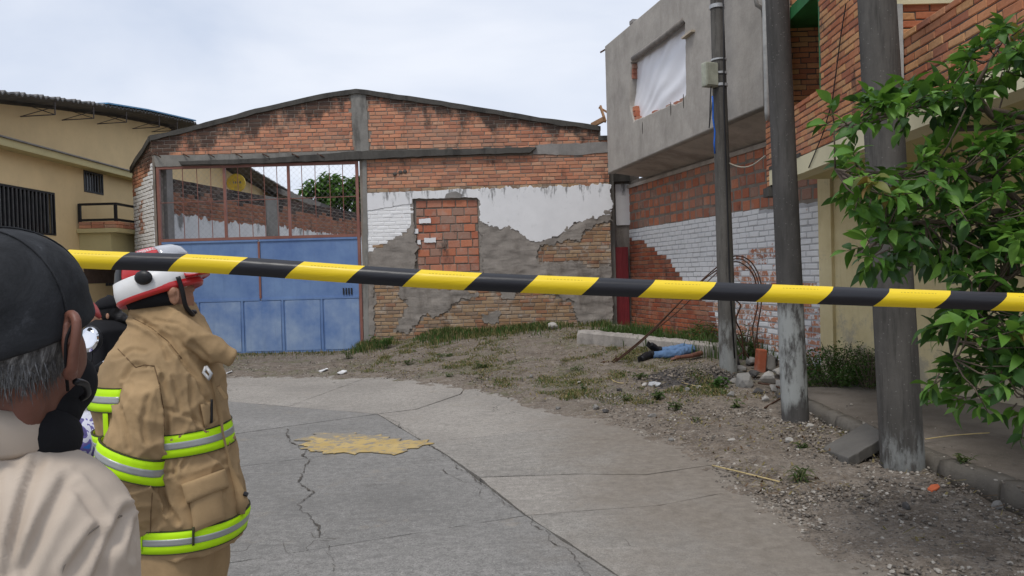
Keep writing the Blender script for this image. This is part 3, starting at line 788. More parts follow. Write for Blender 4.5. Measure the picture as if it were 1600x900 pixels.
W1 = (uz(0, 300)[0]-1.0, uz(86, 330)[0], wz0, wz1)
W2 = (uz(131, 290)[0], uz(161, 290)[0], uz(145, 302)[1], uz(145, 269)[1])
W3 = (uz(164, 430)[0], uz(178, 430)[0], uz(170, 446)[1], uz(170, 419)[1])
ubal0, ubal1 = uz(120, 380)[0], uz(120, 380)[0]+3.0
dz0 = uz(140, 398)[1]
rect = lambda w: [(w[0], w[2]), (w[1], w[2]), (w[1], w[3]), (w[0], w[3])]
wall_out = [(-4, ZB), (roof[-1][0], ZB)]+[(u, z-.05) for u, z in roof[::-1]]
lo_open = (uz(126, 410)[0]+.1, uz(205, 410)[0]+1.2, -.2, dz0-.12)
link('wall', sheet([wall_out, rect(W1), rect(W2)], .2), m_yellow, lh)
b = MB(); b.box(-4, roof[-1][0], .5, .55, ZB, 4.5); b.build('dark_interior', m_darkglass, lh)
# ledge between storeys
b = MB(); u1 = uz(209, 275)[0]+6; b.box(-4, u1, -.30, -.003, led_z-.11, led_z+.03); b.build('ledge', m_cream, lh)
b = MB(); b.box(-4, u1, -.34, .0, led_z+.034, led_z+.06); b.build('ledge_cap', m_cement, lh)
# barred windows
def barred(w, n, lab):
    fr = MB()
    for (a, c, d, e) in ((w[0], w[1], w[2], w[2]+.04), (w[0], w[1], w[3]-.04, w[3]), (w[0], w[0]+.04, w[2]+.04, w[3]-.04), (w[1]-.04, w[1], w[2]+.04, w[3]-.04)): fr.box(a, c, -.01, .05, d, e)
    f = fr.build('window_frame', m_black, lh)
    b = MB(); b.box(w[0]+.04, w[1]-.04, .1, .12, w[2]+.04, w[3]-.04); b.build('pane', m_darkglass, f)
    for k in range(1, n):
        u = w[0]+(w[1]-w[0])*k/n; b = MB(); b.box(u-.014, u+.014, -.012, .012, w[2]+.04, w[3]-.04); b.build('bar', m_bargrey, f)
    return f
m_bargrey = simple('dull_grey_bar', (.09, .09, .09), .5, .2)
barred(W1, 22, ''); barred(W2, 7, '')
# ventilation blocks
vb = MB(); 
for i in range(3):
    for j in range(5):
        u = W3[0]+(W3[1]-W3[0])*(i+.5)/3; z = W3[2]+(W3[3]-W3[2])*(j+.5)/5; vb.box(u-.13*(W3[1]-W3[0]), u+.13*(W3[1]-W3[0]), -.012, .0, z-.05, z+.05)
vb.build('vent_holes', m_black, lh)
# balcony
bz = uz(122, 356)[1]; bz0 = uz(122, 345)[1]; rz = uz(128, 324)[1]
b = MB(); b.box(ubal0, ubal1, -.9, -.003, bz-.12, bz-.03); b.build('balcony_slab', m_cream, lh)
b = MB(); b.box(ubal0+.1, ubal1-.1, -.7, -.003, bz-.62, bz-.123); b.build('balcony_base', m_cream, lh)
bb3 = []
for r_ in range(2):
    for k in range(int((ubal1-ubal0)/.26)): bb3.append((ubal0+.13+.26*k+.06*r_, bz+.01+r_*.075, .245, .065, .1, .905, m_brick))
lay([q_ for q_ in bb3 if q_[0] < ubal1-.1], lh, 60)
eb = MB()
for r_ in range(2):
    for k in range(3): eb.box(ubal0, ubal0+.1, -.88+.28*k, -.62+.28*k, bz-.02+r_*.075, bz+.045+r_*.075)
eb.build('balcony_end_bricks', m_brick, lh)
zr0 = bz+.12
pp = [(ubal0+.05, -.06), (ubal0+.05, -.85), (ubal0+1.7, -.85), (ubal0+2.4, -.85), (ubal1-.1, -.85)]
rail = MB()
for (a, c) in zip(pp, pp[1:]):
    for zq in (zr0+.04, rz+.04): rail.bar((a[0], a[1], zq), (c[0], c[1], zq), .05)
rail.build('balcony_rail', m_black, lh)
for p_ in pp: MB().bar((p_[0], p_[1], zr0-.03), (p_[0], p_[1], rz+.06), .055).build('rail_post', m_black, lh)
# darker opening beneath the balcony
b = MB(); b.box(lo_open[0], lo_open[1], -.02, -.003, dz0-.65, bz-.63); b.build('garage_shutter', simple('brown_shutter', (.10, .065, .05), .7), lh)
# roof: corrugated overhanging sheet with trusses
def roofz(u):
    for a, c in zip(roof, roof[1:]):
        if a[0] <= u <= c[0]: return a[1]+(c[1]-a[1])*(u-a[0])/(c[0]-a[0])
    return roof[-1][1]
m_roof = cement('fibre_cement_roof', (.17, .165, .16), .3, .5)
m_bluesheet = simple('blue_roof_sheet', (.10, .28, .48), .5)
vs = []; fs = []; us_ = np.linspace(roof[0][0], roof[-1][0]+.3, 300); nv = 5
for i, u in enumerate(us_):
    zz_ = roofz(u)+.035*math.sin(u*2*math.pi/.18*1.0)
    for k, v in enumerate((-.75, -.3, .2, 3, 8)): vs.append((u, v, zz_+.05))
for i in range(len(us_)-1):
    for k in range(nv-1): a = i*nv+k; fs.append((a, a+nv, a+nv+1, a+1))
o = MB().add(vs, fs).build('roof_sheet', m_roof, lh); sm = o.modifiers.new('s', 'SOLIDIFY'); sm.thickness = .03
b = MB(); ur0, ur1 = uz(112, 168)[0], uz(262, 190)[0]
n_ = 40; rr_ = []
for i in range(n_+1):
    u = ur0+(ur1-ur0)*i/n_; z = roofz(u)+.10; rr_.append([(u, -.80, z), (u, -.80, z+.03), (u, .3, z+.03), (u, .3, z)])
b.loft(rr_).build('blue_roof_edge', m_bluesheet, lh)
for px in (30, 95, 150, 205, 235):
    u = uz(px, 180)[0]; z = roofz(u); b = MB()
    b.bar((u, -.02, z-.26), (u, -.7, z-.24), .018); b.bar((u, -.7, z-.24), (u, -.7, z), .018); b.bar((u, -.7, z-.24), (u+.35, -.05, z), .014); b.bar((u, -.02, z-.26), (u+.3, -.6, z), .014)
    b.build('eave_truss', simple('eave_iron', (.10, .085, .08), .7) if 'eave_iron' not in MATS else MATS['eave_iron'], lh)
# round yellow sign on the wall, seen through the grille
ps = P(369, 286, 25.6)
sg = thing('round_sign', 'round yellow disc sign with grey lettering on the wall seen through the gate grille', 'sign', tuple(ps))
rs_ = 14.5*25.6/FPX
b = MB(); b.loft([[(r_*math.cos(2*math.pi*k/40), y, r_*math.sin(2*math.pi*k/40)) for k in range(40)] for r_, y in ((rs_*.97, -.03), (rs_, -.02), (rs_, .03))]); b.build('disc', simple('yellow_sign_paint', (.72, .50, .06), .5), sg)
for i, (x_, w_) in enumerate(((-.10, .05), (-.03, .05), (.04, .05), (.12, .06))):
    b = MB(); b.box(x_-w_/2+.03, x_+w_/2+.02, -.036, -.031, -.02, .05); b.build('letter_mark', simple('grey_letter', (.30, .27, .22), .6) if i == 0 else m_bargrey, sg)
b = MB(); b.box(-rs_*.4-1.2, 0, .03, .06, -.03, .03); b.build('bracket', m_black, sg)

# ------------------------------------------------------------------ GROUND
edge_px = [(250, 590), (340, 590), (450, 590), (560, 592), (640, 597), (700, 605), (790, 622), (870, 645), (940, 660), (1000, 680), (1060, 700), (1100, 722), (1130, 760), (1200, 800), (1300, 870)]
EDGE = [Vector((-14, 13.4, 0))]+[Vector((-9, 13.2, 0))]+[G(*p) for p in edge_px]+[Vector((1.9, 3.2, 0)), Vector((2.0, 1.0, 0)), Vector((2.2, -12, 0))]
EX = np.array([(p.x, p.y) for p in EDGE])
def edge_dist(X, Y):
    """signed distance from the road edge (positive on the earth side)"""
    best = np.full(X.shape, 1e9); sg_ = np.ones(X.shape)
    for a, c in zip(EX, EX[1:]):
        d = c-a; L = d@d; t = np.clip(((X-a[0])*d[0]+(Y-a[1])*d[1])/L, 0, 1)
        qx, qy = a[0]+d[0]*t-X, a[1]+d[1]*t-Y; dd = np.hypot(qx, qy)
        cr_ = d[0]*(Y-a[1])-d[1]*(X-a[0])
        m_ = dd < best-1e-9; best = np.where(m_, dd, best); sg_ = np.where(m_, np.sign(cr_), sg_)
    return best*sg_
def sm_(x): x = np.clip(x, 0, 1); return x*x*(3-2*x)
AX = [-14, -3.6, -2.6, -1.8, 0, 1.4, 2.2, 3.0, 5, 9]; AZ = [.02, .02, .20, .33, .40, .44, .43, .30, .25, .25]
def height(X, Y, noisy=True):
    d = edge_dist(X, Y)
    prof = np.interp(X, AX, AZ)
    base = prof*sm_((d-.1)/4.6)*(.35+.65*sm_((Y-9.3)/4.5))
    nearR = sm_((8.8-Y)/2.0)*sm_((X-2.2)/1.0); base = base*(1-nearR)+.02*nearR
    rise = np.where(d > 0, .035*sm_(d/.5), -.06*sm_(-d/.45))
    return base+rise
_gx = np.arange(-14, 9, .06); _gy = np.arange(-2, 18, .06); _GX, _GY = np.meshgrid(_gx, _gy)
_GD = edge_dist(_GX, _GY); _GH = height(_GX, _GY)
def _look(T, x, y):
    i = min(max((x+14)/.06, 0), len(_gx)-2.001); j = min(max((y+2)/.06, 0), len(_gy)-2.001); a, b = int(i), int(j); u, v = i-a, j-b
    return float((T[b, a]*(1-u)+T[b, a+1]*u)*(1-v)+(T[b+1, a]*(1-u)+T[b+1, a+1]*u)*v)
def hz(x, y): return _look(_GH, x, y)
def edist(x, y): return _look(_GD, x, y)
xs = np.concatenate([[-400, -150, -60, -30, -20, -16], np.arange(-13, 8.01, .07), [9, 12, 20, 40, 100, 400]])
ys = np.concatenate([[-300, -80, -30, -12, -6], np.arange(-1, 17.6, .07), [18.5, 20, 24, 30, 40, 60, 120, 300, 900]])
XX, YY = np.meshgrid(xs, ys); ZZ = height(XX, YY)
D_ = edge_dist(XX, YY)
fl = np.empty(XX.shape)
for j in range(XX.shape[0]):
    for i in range(XX.shape[1]):
        x, y = XX[j, i], YY[j, i]
        if -13 < x < 8 and -1 < y < 17.6 and D_[j, i] > -.5:
            fl[j, i] = .028*noise.noise(Vector((x*1.3, y*1.3, 0)))+.020*noise.noise(Vector((x*4.1, y*4.1, 3)))+.014*noise.noise(Vector((x*10, y*10, 6)))
        else: fl[j, i] = 0
flat_far = np.where((YY > 17.5) | (YY < -1) | (XX < -13) | (XX > 8), 1, 0)
ZZ = ZZ+fl*(np.clip((D_+.5)/.6, 0, 1))
ZZ = np.where((YY > 17.7), 0.0, ZZ); ZZ = np.where(XX > 8.5, .1, ZZ)
side = sm_((XX-3.02)/.1)*sm_((9.2-YY)/.4)*(YY > -2)    # under the pavement
ZZ = ZZ*(1-side)+(-.03)*side
nx_, ny_ = len(xs), len(ys)
verts = np.stack([XX, YY, ZZ], -1).reshape(-1, 3)
idx = (np.arange(ny_-1)[:, None]*nx_+np.arange(nx_-1)[None]).ravel()
faces = np.stack([idx, idx+1, idx+nx_+1, idx+nx_], 1)
me = bpy.data.meshes.new('ground'); me.from_pydata(verts.tolist(), [], faces.tolist())
def soil():
    a = M('stony_earth', .97); p = a.pos
    n = a.noise(.9, 6, .65); n2 = a.noise(7, 6, .7, off=(1, 1, 1)); n3 = a.noise(45, 4, .7)
    k = a.ramp(n2, [(.28, (.085, .066, .051)), (.5, (.182, .148, .116)), (.72, (.29, .248, .204))])
    k = a.mix(a.math('MULTIPLY', a.step(n, .42, .66), .45), k, (.20, .172, .145))
    v = a.voro(38); st = a.step(v.outputs['Distance'], .38, .20); sel = a.xyz(v.outputs['Color'])[0]
    k = a.mix(a.math('MULTIPLY', st, a.step(sel, .45, .55)), k, a.ramp(a.xyz(v.outputs['Color'])[1], [(0, (.08, .07, .065)), (.5, (.20, .18, .165)), (1, (.34, .32, .30))]))
    k = a.mix(a.math('MULTIPLY', a.step(n3, .53, .62), .55), k, (.05, .042, .034)); k = a.mix(a.math('MULTIPLY', a.step(a.noise(22, 5, .8, off=(3, 9, 1)), .56, .62), .6), k, (.34, .31, .275))
    g = a.math('ADD', a.noise(1.3, 5, .7, off=(5, 2, 0)), 0)
    x, y, z = a.xyz(); gm_ = a.math('MULTIPLY', a.step(g, .50, .60), a.math('MULTIPLY', a.step(y, 8, 10.5), a.step(a.noise(14, 4, .8), .40, .6)))
    k = a.mix(a.math('MULTIPLY', gm_, .75), k, (.095, .105, .042))
    a.col(k); a.bump(n2, .7, .05); a.bump(a.math('MULTIPLY', st, a.step(sel, .3, .5)), .8, .014); a.bump(n3, .6, .01); return a.m
m_soil = soil()
gd = link('ground', me, m_soil, None, True); tag(gd, 'stony earth and gravel sloping up from the road to the walls', None, None, 'structure')

# ------------------------------------------------------------------ ROAD SLABS
def concrete_slab(name, c, seed):
    a = M(name, .93); off = (seed*3.1, seed*1.7, seed)
    k = a.ramp(a.noise(.8, 7, .68, off=off), [(.3, tuple(x*.82 for x in c)), (.5, c), (.7, tuple(x*1.15 for x in c))])
    sp = a.noise(90, 3, .8); k = a.mix(a.math('MULTIPLY', a.step(sp, .50, .62), .7), k, tuple(x*.42 for x in c))
    m1_ = a.noise(17, 6, .8, off=off); k = a.mix(a.math('MULTIPLY', a.step(m1_, .50, .58), .5), k, tuple(x*.55 for x in c)); k = a.mix(a.math('MULTIPLY', a.step(m1_, .46, .38), .35), k, tuple(min(1, x*1.45) for x in c))
    sp2 = a.noise(60, 3, .8, off=(2, 2, 2)); k = a.mix(a.math('MULTIPLY', a.step(sp2, .58, .66), .5), k, tuple(min(1, x*1.9) for x in c))
    k = a.mix(a.math('MULTIPLY', a.step(a.noise(3.2, 7, .75, off=off, stretch=(1, 2.2, 1)), .52, .64), .38), k, tuple(x*.62 for x in c))
    big = a.noise(.55, 7, .72, off=(seed, 3, 0)); k = a.mix(a.math('MULTIPLY', a.step(big, .46, .60), .30), k, tuple(x*.60 for x in c))
    scr = a.noise(5, 6, .8, off=(seed, 9, 0), stretch=(.6, 2.4, 1)); k = a.mix(a.math('MULTIPLY', a.step(scr, .56, .62), .28), k, tuple(min(1, x*1.35) for x in c))
    sand = a.noise(1.8, 7, .78, off=(3, seed, 0)); k = a.mix(a.math('MULTIPLY', a.step(sand, .56, .66), .35), k, (.27, .23, .18))
    pit = a.voro(55); k = a.mix(a.math('MULTIPLY', a.step(pit.outputs['Distance'], .17, .08), .55), k, tuple(x*.35 for x in c))
    fine = a.node('ShaderNodeTexVoronoi', feature='DISTANCE_TO_EDGE'); wv_ = a.node('ShaderNodeVectorMath', operation='ADD'); nn_ = a.node('ShaderNodeTexNoise'); nn_.inputs['Scale'].default_value = 3; a.put(nn_.inputs['Vector'], a.pos)
    a.put(wv_.inputs[0], a.pos); a.put(wv_.inputs[1], nn_.outputs['Color']); a.put(fine.inputs['Vector'], wv_.outputs[0]); fine.inputs['Scale'].default_value = 1.1
    hair = a.math('MULTIPLY', a.step(fine.outputs['Distance'], .012, .003), a.step(a.noise(.9, 3, off=(6, 6, seed)), .58, .66)); k = a.mix(a.math('MULTIPLY', hair, .7), k, (.07, .062, .053))
    x, y, z = a.xyz()
    # earth trodden over the concrete along its right-hand edge
    d = a.math('ADD', a.math('MULTIPLY', a.noise(1.1, 6, .7, off=(8, 8, 0)), 2.4), a.math('MULTIPLY', a.math('SUBTRACT', x, a.math('MULTIPLY', y, -.06)), .9))
    k = a.mix(a.math('MULTIPLY', a.step(d, 1.5, 2.7), .85), k, a.ramp(a.noise(12, 6, .75), [(.3, (.15, .125, .10)), (.7, (.27, .235, .195))]))
    a.col(k); a.bump(a.noise(6, 6, .7), .35, .02); a.bump(sp, .6, .008); a.bump(a.noise(28, 5, .7), .4, .006); return a.m
sd_ = [concrete_slab('dark_road_concrete', (.235, .226, .212), 1), concrete_slab('grey_road_concrete', (.25, .24, .225), 2)]
sl_ = [concrete_slab('pale_road_concrete', (.325, .30, .268), 3), concrete_slab('buff_road_concrete', (.30, .28, .252), 5)]
g2 = lambda x, y: tuple(G(x, y)[:2])
J0, J1, J2, J3 = g2(590, 647), g2(664, 692), g2(700, 713), g2(822, 806)
J4, J5, J6 = (1.52, 1.7), (3.0, -1.9), (4.6, -5.6)
T = g2(340, 626); T2 = (-13, T[1]+ (T[1]-J0[1])*.4)
def ext(a, c, x): t = (x-a[0])/(c[0]-a[0]); return (x, a[1]+(c[1]-a[1])*t)
L1 = ext(J0, g2(352, 680), -13); L2 = ext(J1, g2(400, 726), -13); L3 = ext(J3, g2(340, 883), -13)
L4 = (-13, L3[1]-3.4); L5 = (-13, L4[1]-3.6); L6 = (-13, -12)
rd = thing('road', 'worn concrete road of large dark and pale slabs with open joints', None, (0, 0, 0), kind='structure')
link('road_bed', MB().add([(-14, -13, -.035), (7, -13, -.035), (1.5, 4, -.035), (.2, 9.5, -.035), (-2, 12, -.035), (-14, 13, -.035)], [(0, 1, 2, 3, 4, 5)]).mesh('road_bed'), simple('joint_dirt', (.035, .03, .026), .95), rd)
def shrink(poly, d):
    c = Vector((0, 0)); out = []
    n = len(poly); ar = sum(poly[i][0]*poly[(i+1) % n][1]-poly[(i+1) % n][0]*poly[i][1] for i in range(n))
    s = 1 if ar > 0 else -1
    for i in range(n):
        p, a, b_ = Vector(poly[i]), Vector(poly[i-1]), Vector(poly[(i+1) % n])
        e1 = (p-a).normalized(); e2 = (b_-p).normalized()
        n1 = Vector((-e1.y, e1.x))*s; n2 = Vector((-e2.y, e2.x))*s
        q = (n1+n2); q = q/max(.4, q.length_squared/2)*1.0
        out.append(tuple(p+q*d))
    return out
def road_slab(poly, mt, dz=0.0, g_=.007):
    pl = rough_poly(shrink(poly, g_), .008, .09)
    me = sheet([pl], .05)
    n = len(me.vertices); a = np.empty(n*3, 'f'); me.vertices.foreach_get('co', a); a = a.reshape(-1, 3)
    b = np.stack([a[:, 0], a[:, 2], -a[:, 1]+dz], 1); me.vertices.foreach_set('co', b.ravel().astype('f')); me.flip_normals(); me.update()
    return link('slab', me, mt, rd)
ed = [tuple(p[:2]) for p in EDGE]
def off_edge(i): return ed[i]
# dark slabs, left of the long joint
road_slab([T2, L1, g2(352, 680), J0, T], sd_[1], .002)
road_slab([L1, L2, g2(400, 726), J1, J0, g2(352, 680)], sd_[0], 0)
road_slab([L2, L3, g2(340, 883), J3, J2, J1, g2(400, 726)], sd_[0], .001)
road_slab([L3, L4, J4, J3, g2(340, 883)], sd_[1], .003)
road_slab([L4, L5, J5, J4], sd_[0], .001); road_slab([L5, L6, (5, -12), J6, J5], sd_[1], .002)
# pale slabs round the outside
def push(p, d=.35):
    e = 1e-3; x, y = p; gx = edge_dist(np.array([x+e]), np.array([y]))[0]-edge_dist(np.array([x-e]), np.array([y]))[0]
    gy = edge_dist(np.array([x]), np.array([y+e]))[0]-edge_dist(np.array([x]), np.array([y-e]))[0]
    v = Vector((gx, gy)); v = v.normalized() if v.length > 1e-9 else Vector((0, 1)); return (x+v.x*d, y+v.y*d)
E = [push(p) for p in ed]
road_slab([T2, T, g2(450, 636), E[5], E[4], E[3], E[2], E[1], E[0]], sl_[0], .002)
road_slab([g2(450, 636), J0, g2(650, 640), g2(720, 616), E[7], E[6], E[5]], sl_[0], .004)
road_slab([J0, J1, g2(872, 670), g2(960, 662), E[9], E[8], E[7], g2(720, 616), g2(650, 640)], sl_[0], .001)
m1 = g2(748, 746)
road_slab([J1, J2, m1, g2(900, 741), g2(1010, 742), E[13], E[12], E[11], E[10], E[9], g2(960, 662), g2(872, 670)], sl_[1], .003)
road_slab([m1, J3, g2(900, 799), g2(1030, 790), E[14], E[13], g2(1010, 742), g2(900, 741)], sl_[0], 0)
road_slab([J3, J4, (2.3, 2.5), E[15], E[14], g2(1030, 790), g2(900, 799)], sl_[1], .002)
road_slab([J4, J5, (2.55, -1.9), E[-3] if False else (2.4, 2.5)], sl_[0], .001)
# cracks: ragged dark seams in the slabs
def crack(pts, w):
    P_ = [Vector(G(*p)) for p in pts]; line = []
    for a, c in zip(P_, P_[1:]):
        n = max(2, int((c-a).length/.025))
        for k in range(n):
            p = a.lerp(c, k/n); q = noise.noise(Vector((p.x*5, p.y*5, 1)))*.045+noise.noise(Vector((p.x*31, p.y*31, 1)))*.022; q2 = noise.noise(Vector((p.x*29, p.y*29, 8)))*.02; line.append(p+Vector((q, q*.4+q2, 0)))
    L_, R_ = [], []
    for i in range(len(line)-1):
        t = (line[i+1]-line[i]).normalized(); nn = Vector((-t.y, t.x, 0)); ww = w*max(.04, .05+noise.noise(line[i]*6)*.9+noise.noise(line[i]*31)*.5)*1.1+w*.10
        L_.append(line[i]+nn*ww+Vector((0, 0, .0085))); R_.append(line[i]-nn*ww+Vector((0, 0, .0085)))
    n = len(L_); return MB().add(L_+R_, [(i, n+i, n+i+1, i+1) for i in range(n-1)]).build('crack', m_crack, rd)
m_crack = simple('crack_dirt', (.085, .075, .064), .95)
crack([(448, 671), (455, 690), (478, 708), (482, 722), (470, 745), (484, 772), (465, 790), (490, 815), (505, 845)], .017)
crack([(486, 728), (560, 727), (640, 724), (700, 716)], .006)
crack([(560, 760), (600, 758), (650, 748)], .005)
crack([(822, 806), (860, 806), (900, 799)], .01)
crack([(505, 845), (515, 880), (525, 900)], .006)
crack([(590, 647), (620, 662), (664, 692), (705, 720), (745, 752), (790, 785), (822, 806), (850, 830), (900, 880), (930, 910)], .009)
crack([(690, 735), (735, 760), (760, 785)], .006)
# ochre paint spill
py_ = M('worn_ochre_paint', .85); kk = py_.ramp(py_.noise(4, 5, .6), [(.3, (.40, .28, .10)), (.7, (.50, .37, .16))])
wx = py_.noise(9, 7, .8); X_, Y_, Z_ = py_.xyz(); wear = py_.math('ADD', wx, py_.math('MULTIPLY', py_.step(Y_, 7.3, 8.0), .16))
py_.col(py_.mix(py_.math('MULTIPLY', py_.step(wear, .50, .58), .9), kk, (.22, .205, .18))); py_.bump(py_.noise(80, 3), .4, .004)
sp_px = [(473, 686), (488, 679), (520, 676), (535, 679), (552, 677), (575, 682), (600, 684), (640, 689), (664, 693), (658, 701), (625, 709), (590, 709), (560, 708), (520, 711), (488, 707), (478, 697)]
pl = rough_poly([g2(*p) for p in sp_px], .13, .03)
me = sheet([pl], .004); a = np.empty(len(me.vertices)*3, 'f'); me.vertices.foreach_get('co', a); a = a.reshape(-1, 3)
me.vertices.foreach_set('co', np.stack([a[:, 0], a[:, 2], -a[:, 1]+.0115], 1).ravel().astype('f')); me.flip_normals()
link('ochre_paint_mark', me, py_.m, rd)

# ------------------------------------------------------------------ PAVEMENT AND KERB on the right
sw = thing('pavement', 'raised earthy concrete pavement along the right-hand houses', None, (0, 0, 0), kind='structure')
def pave():
    a = M('dusty_pavement', .95); k = a.ramp(a.noise(1.2, 7, .7), [(.3, (.105, .088, .072)), (.7, (.20, .175, .15))])
    k = a.mix(a.math('MULTIPLY', a.step(a.noise(2.1, 7, .75, off=(4, 4, 0)), .5, .68), .6), k, (.075, .064, .05))
    k = a.mix(a.math('MULTIPLY', a.step(a.noise(60, 4, .8), .55, .75), .5), k, (.30, .27, .24))
    x, y, z = a.xyz(); k = a.mix(a.math('MULTIPLY', a.step(a.math('ADD', a.math('SUBTRACT', x, 4.05), a.math('MULTIPLY', a.noise(1.5, 5, .6), .9)), .3, .9), .55), k, (.31, .28, .24))
    a.col(k); a.bump(a.noise(9, 6, .7), .5, .03); a.bump(a.noise(60, 4, .7), .4, .006); return a.m
m_pave = pave()
b = MB(); kp = [(3.12, 9.1), (3.08, 8.2), (3.06, 7.3), (3.07, 6.4), (3.10, 5.6), (3.18, 5.0), (3.24, 4.4), (3.3, 3), (3.4, 0), (3.6, -8)]
wl = lambda y: 5.5 if y < 5 else 4.05+(10.25-y)*.33
rows = []
for (x, y) in kp:
    n = 14; rows.append([Vector((x+.10+(wl(y)+.6-x)*t/n, y+(.15*t/n if y > 9 else 0), .135+.03*t/n+.02*noise.noise(Vector((x+t, y*2, 0))))) for t in range(n+1)])
fine = []
for a_, c_ in zip(rows, rows[1:]):
    m_ = max(2, int(abs(a_[0].y-c_[0].y)/.12))
    for k in range(m_): fine.append([p.lerp(q_, k/m_)+Vector((0, 0, .018*noise.noise(p.lerp(q_, k/m_)*2.5))) for p, q_ in zip(a_, c_)])
fine.append(rows[-1]); b.loft(fine, closed=False); b.build('paving', m_pave, sw, True)
m_kerb = cement('earthy_kerb_concrete', (.15, .135, .115), .9, .6, (.05, .043, .035))
for i, (a_, c_) in enumerate(zip(kp, kp[1:])):
    a_, c_ = Vector((*a_, 0)), Vector((*c_, 0)); t = (c_-a_); L_ = t.length; t.normalize(); w_ = Vector((-t.y, t.x, 0))
    if w_.x < 0: w_ = -w_
    n = max(3, int(L_/.08)); rings = []
    for k in range(n+1):
        p = a_+t*(.012+(L_-.024)*k/n); j = noise.noise(p*4)*.018; j2 = noise.noise(p*9)*.012
        rings.append([p-w_*.02+Vector((0, 0, -.1))+w_*j, p+w_*j2+Vector((0, 0, .09)), p+w_*(.02+j)+Vector((0, 0, .145+j2)), p+w_*.13+Vector((0, 0, .152+j2)), p+w_*.13+Vector((0, 0, -.1))])
    MB().loft(rings).build('kerb_stone', m_kerb, sw, True)
def pz(x, y):   # height of whatever one stands on
    return .15 if (x > 3.15 and y < 9) else hz(x, y)

# ------------------------------------------------------------------ POLES
def pole_mat(name, c, wash, z0, z1):
    a = M(name, .9); k = a.ramp(a.noise(3, 6, .7, stretch=(1, 1, .35)), [(.3, tuple(x*.6 for x in c)), (.7, tuple(x*1.25 for x in c))])
    k = a.mix(a.math('MULTIPLY', a.step(a.noise(4, 5, .7, stretch=(4, 4, .35), off=(1, 2, 3)), .47, .66), .7), k, (.045, .043, .04))
    v = a.voro(26); k = a.mix(a.math('MULTIPLY', a.step(v.outputs['Distance'], .16, .08), .35), k, (.30, .29, .27))
    if wash:
        x, y, z = a.xyz(); nn = a.noise(4.5, 6, .7, stretch=(1.5, 1.5, .5), off=(7, 7, 1))
        f = a.math('MULTIPLY', a.step(a.math('ADD', z, a.math('MULTIPLY', nn, .8)), z1+.45, z1+.3), a.step(a.math('ADD', z, a.math('MULTIPLY', nn, .5)), z0+.15, z0+.35))
        k = a.mix(a.math('MULTIPLY', a.math('MULTIPLY', f, a.step(nn, .40, .56)), wash), k, (.40, .42, .41))
    a.col(k); a.bump(a.noise(25, 5, .7), .5, .006); a.bump(a.noise(3.5, 5), .35, .02); return a.m
poles = []
m_steel = simple('galvanised_band', (.42, .43, .44), .4, .1)
def pole(base_px, dia_px, top_px, top_dia, Y, label, mt):
    bx = G(base_px[0], base_px[1], 0); b0 = P(base_px[0], base_px[1], Y); t0 = P(top_px[0], top_px[1], Y)
    r0 = dia_px*Y/FPX/2; d = (t0-b0); r1 = top_dia*(t0-CAM).length/FPX/2*(Y/(t0-CAM).length)
    L = 8.5; q = d.normalized(); s = (r1-r0)/d.length
    o = thing('utility_pole', label, 'pole', tuple(b0), 0, 'concrete poles along the kerb')
    b = MB(); n = 60; rings = []
    for i in range(n+1):
        l = -.4+(L+.4)*i/n; c_ = q*l; r = max(.06, r0+s*l); rings.append([c_+Vector((math.cos(2*math.pi*k/28), math.sin(2*math.pi*k/28), 0))*r*(1+.012*noise.noise(Vector((k*.5, l*3, Y)))) for k in range(28)])
    b.loft(rings).build('shaft', mt, o, True)
    return o, b0, q, r0, s
po1 = pole((1139, 600), 28, (1120, 0), 20, 10.3, 'weathered concrete pole farthest from the camera, carrying a small grey box', pole_mat('pole_concrete_a', (.115, .108, .098), .45, .1, .9))
po2 = pole((1243, 662), 41, (1214, 0), 35, 7.6, 'dark concrete pole with bluish whitewash near its foot, middle one of the three', pole_mat('pole_concrete_b', (.082, .078, .074), .72, .25, 1.25))
po3 = pole((1411, 738), 64, (1370, 0), 55, 5.75, 'thickest and nearest concrete pole, beside the tilted slab and under the leaves', pole_mat('pole_concrete_c', (.095, .089, .081), .45, .0, .35))
def band(po, px_y, name='steel_band', h=.03, Y=None):
    o, b0, q, r0, s = po; z = P(1120, px_y, b0.y).z; l = (z-b0.z)/q.z; c_ = q*l; r = r0+s*l
    MB().loft([[c_+Vector((math.cos(2*math.pi*k/28)*rr, math.sin(2*math.pi*k/28)*rr, dz)) for k in range(28)] for rr, dz in ((r, -h/2), (r+.012, -h/2), (r+.012, h/2), (r, h/2))]).build(name, m_steel, o)
    return c_, r
band(po1, 11, h=.05); band(po1, 94, h=.02); band(po1, 115, h=.02); band(po1, 134, h=.035)
c_, r_ = band(po1, 116, h=.02)
bxm = simple('grey_green_enamel', (.34, .35, .28), .5)
mbx = Matrix.Translation(c_+Vector((-r_-.055, -.09, -.03))) @ Matrix.Rotation(R(24), 4, 'Z')
b = MB(); b.box(-.10, .10, -.05, .06, -.16, .16, M=mbx); x1 = b.build('junction_box', bxm, po1[0]); bv = x1.modifiers.new('b', 'BEVEL'); bv.width = .012; bv.segments = 2
b = MB(); b.box(-.085, .085, -.062, -.052, -.14, .14, M=mbx); b.build('box_lid', bxm, x1)
def on_pole(po, px, py, dy=-.12):
    p = P(px, py, po[1].y+dy); return p-po[1]
b = MB(); b.tube([on_pole(po1, *p) for p in ((1107, 120), (1111, 135), (1110, 150), (1109, 185), (1108, 200), (1113, 160))], .008, 6); b.build('cable', m_black, po1[0], True)
b = MB(); b.tube([on_pole(po1, *p) for p in ((1113, 150), (1114, 165), (1114, 185), (1117, 205), (1116, 225), (1117, 240))], .011, 6); b.build('blue_cable', simple('blue_cable_pvc', (.02, .12, .50), .4), po1[0], True)
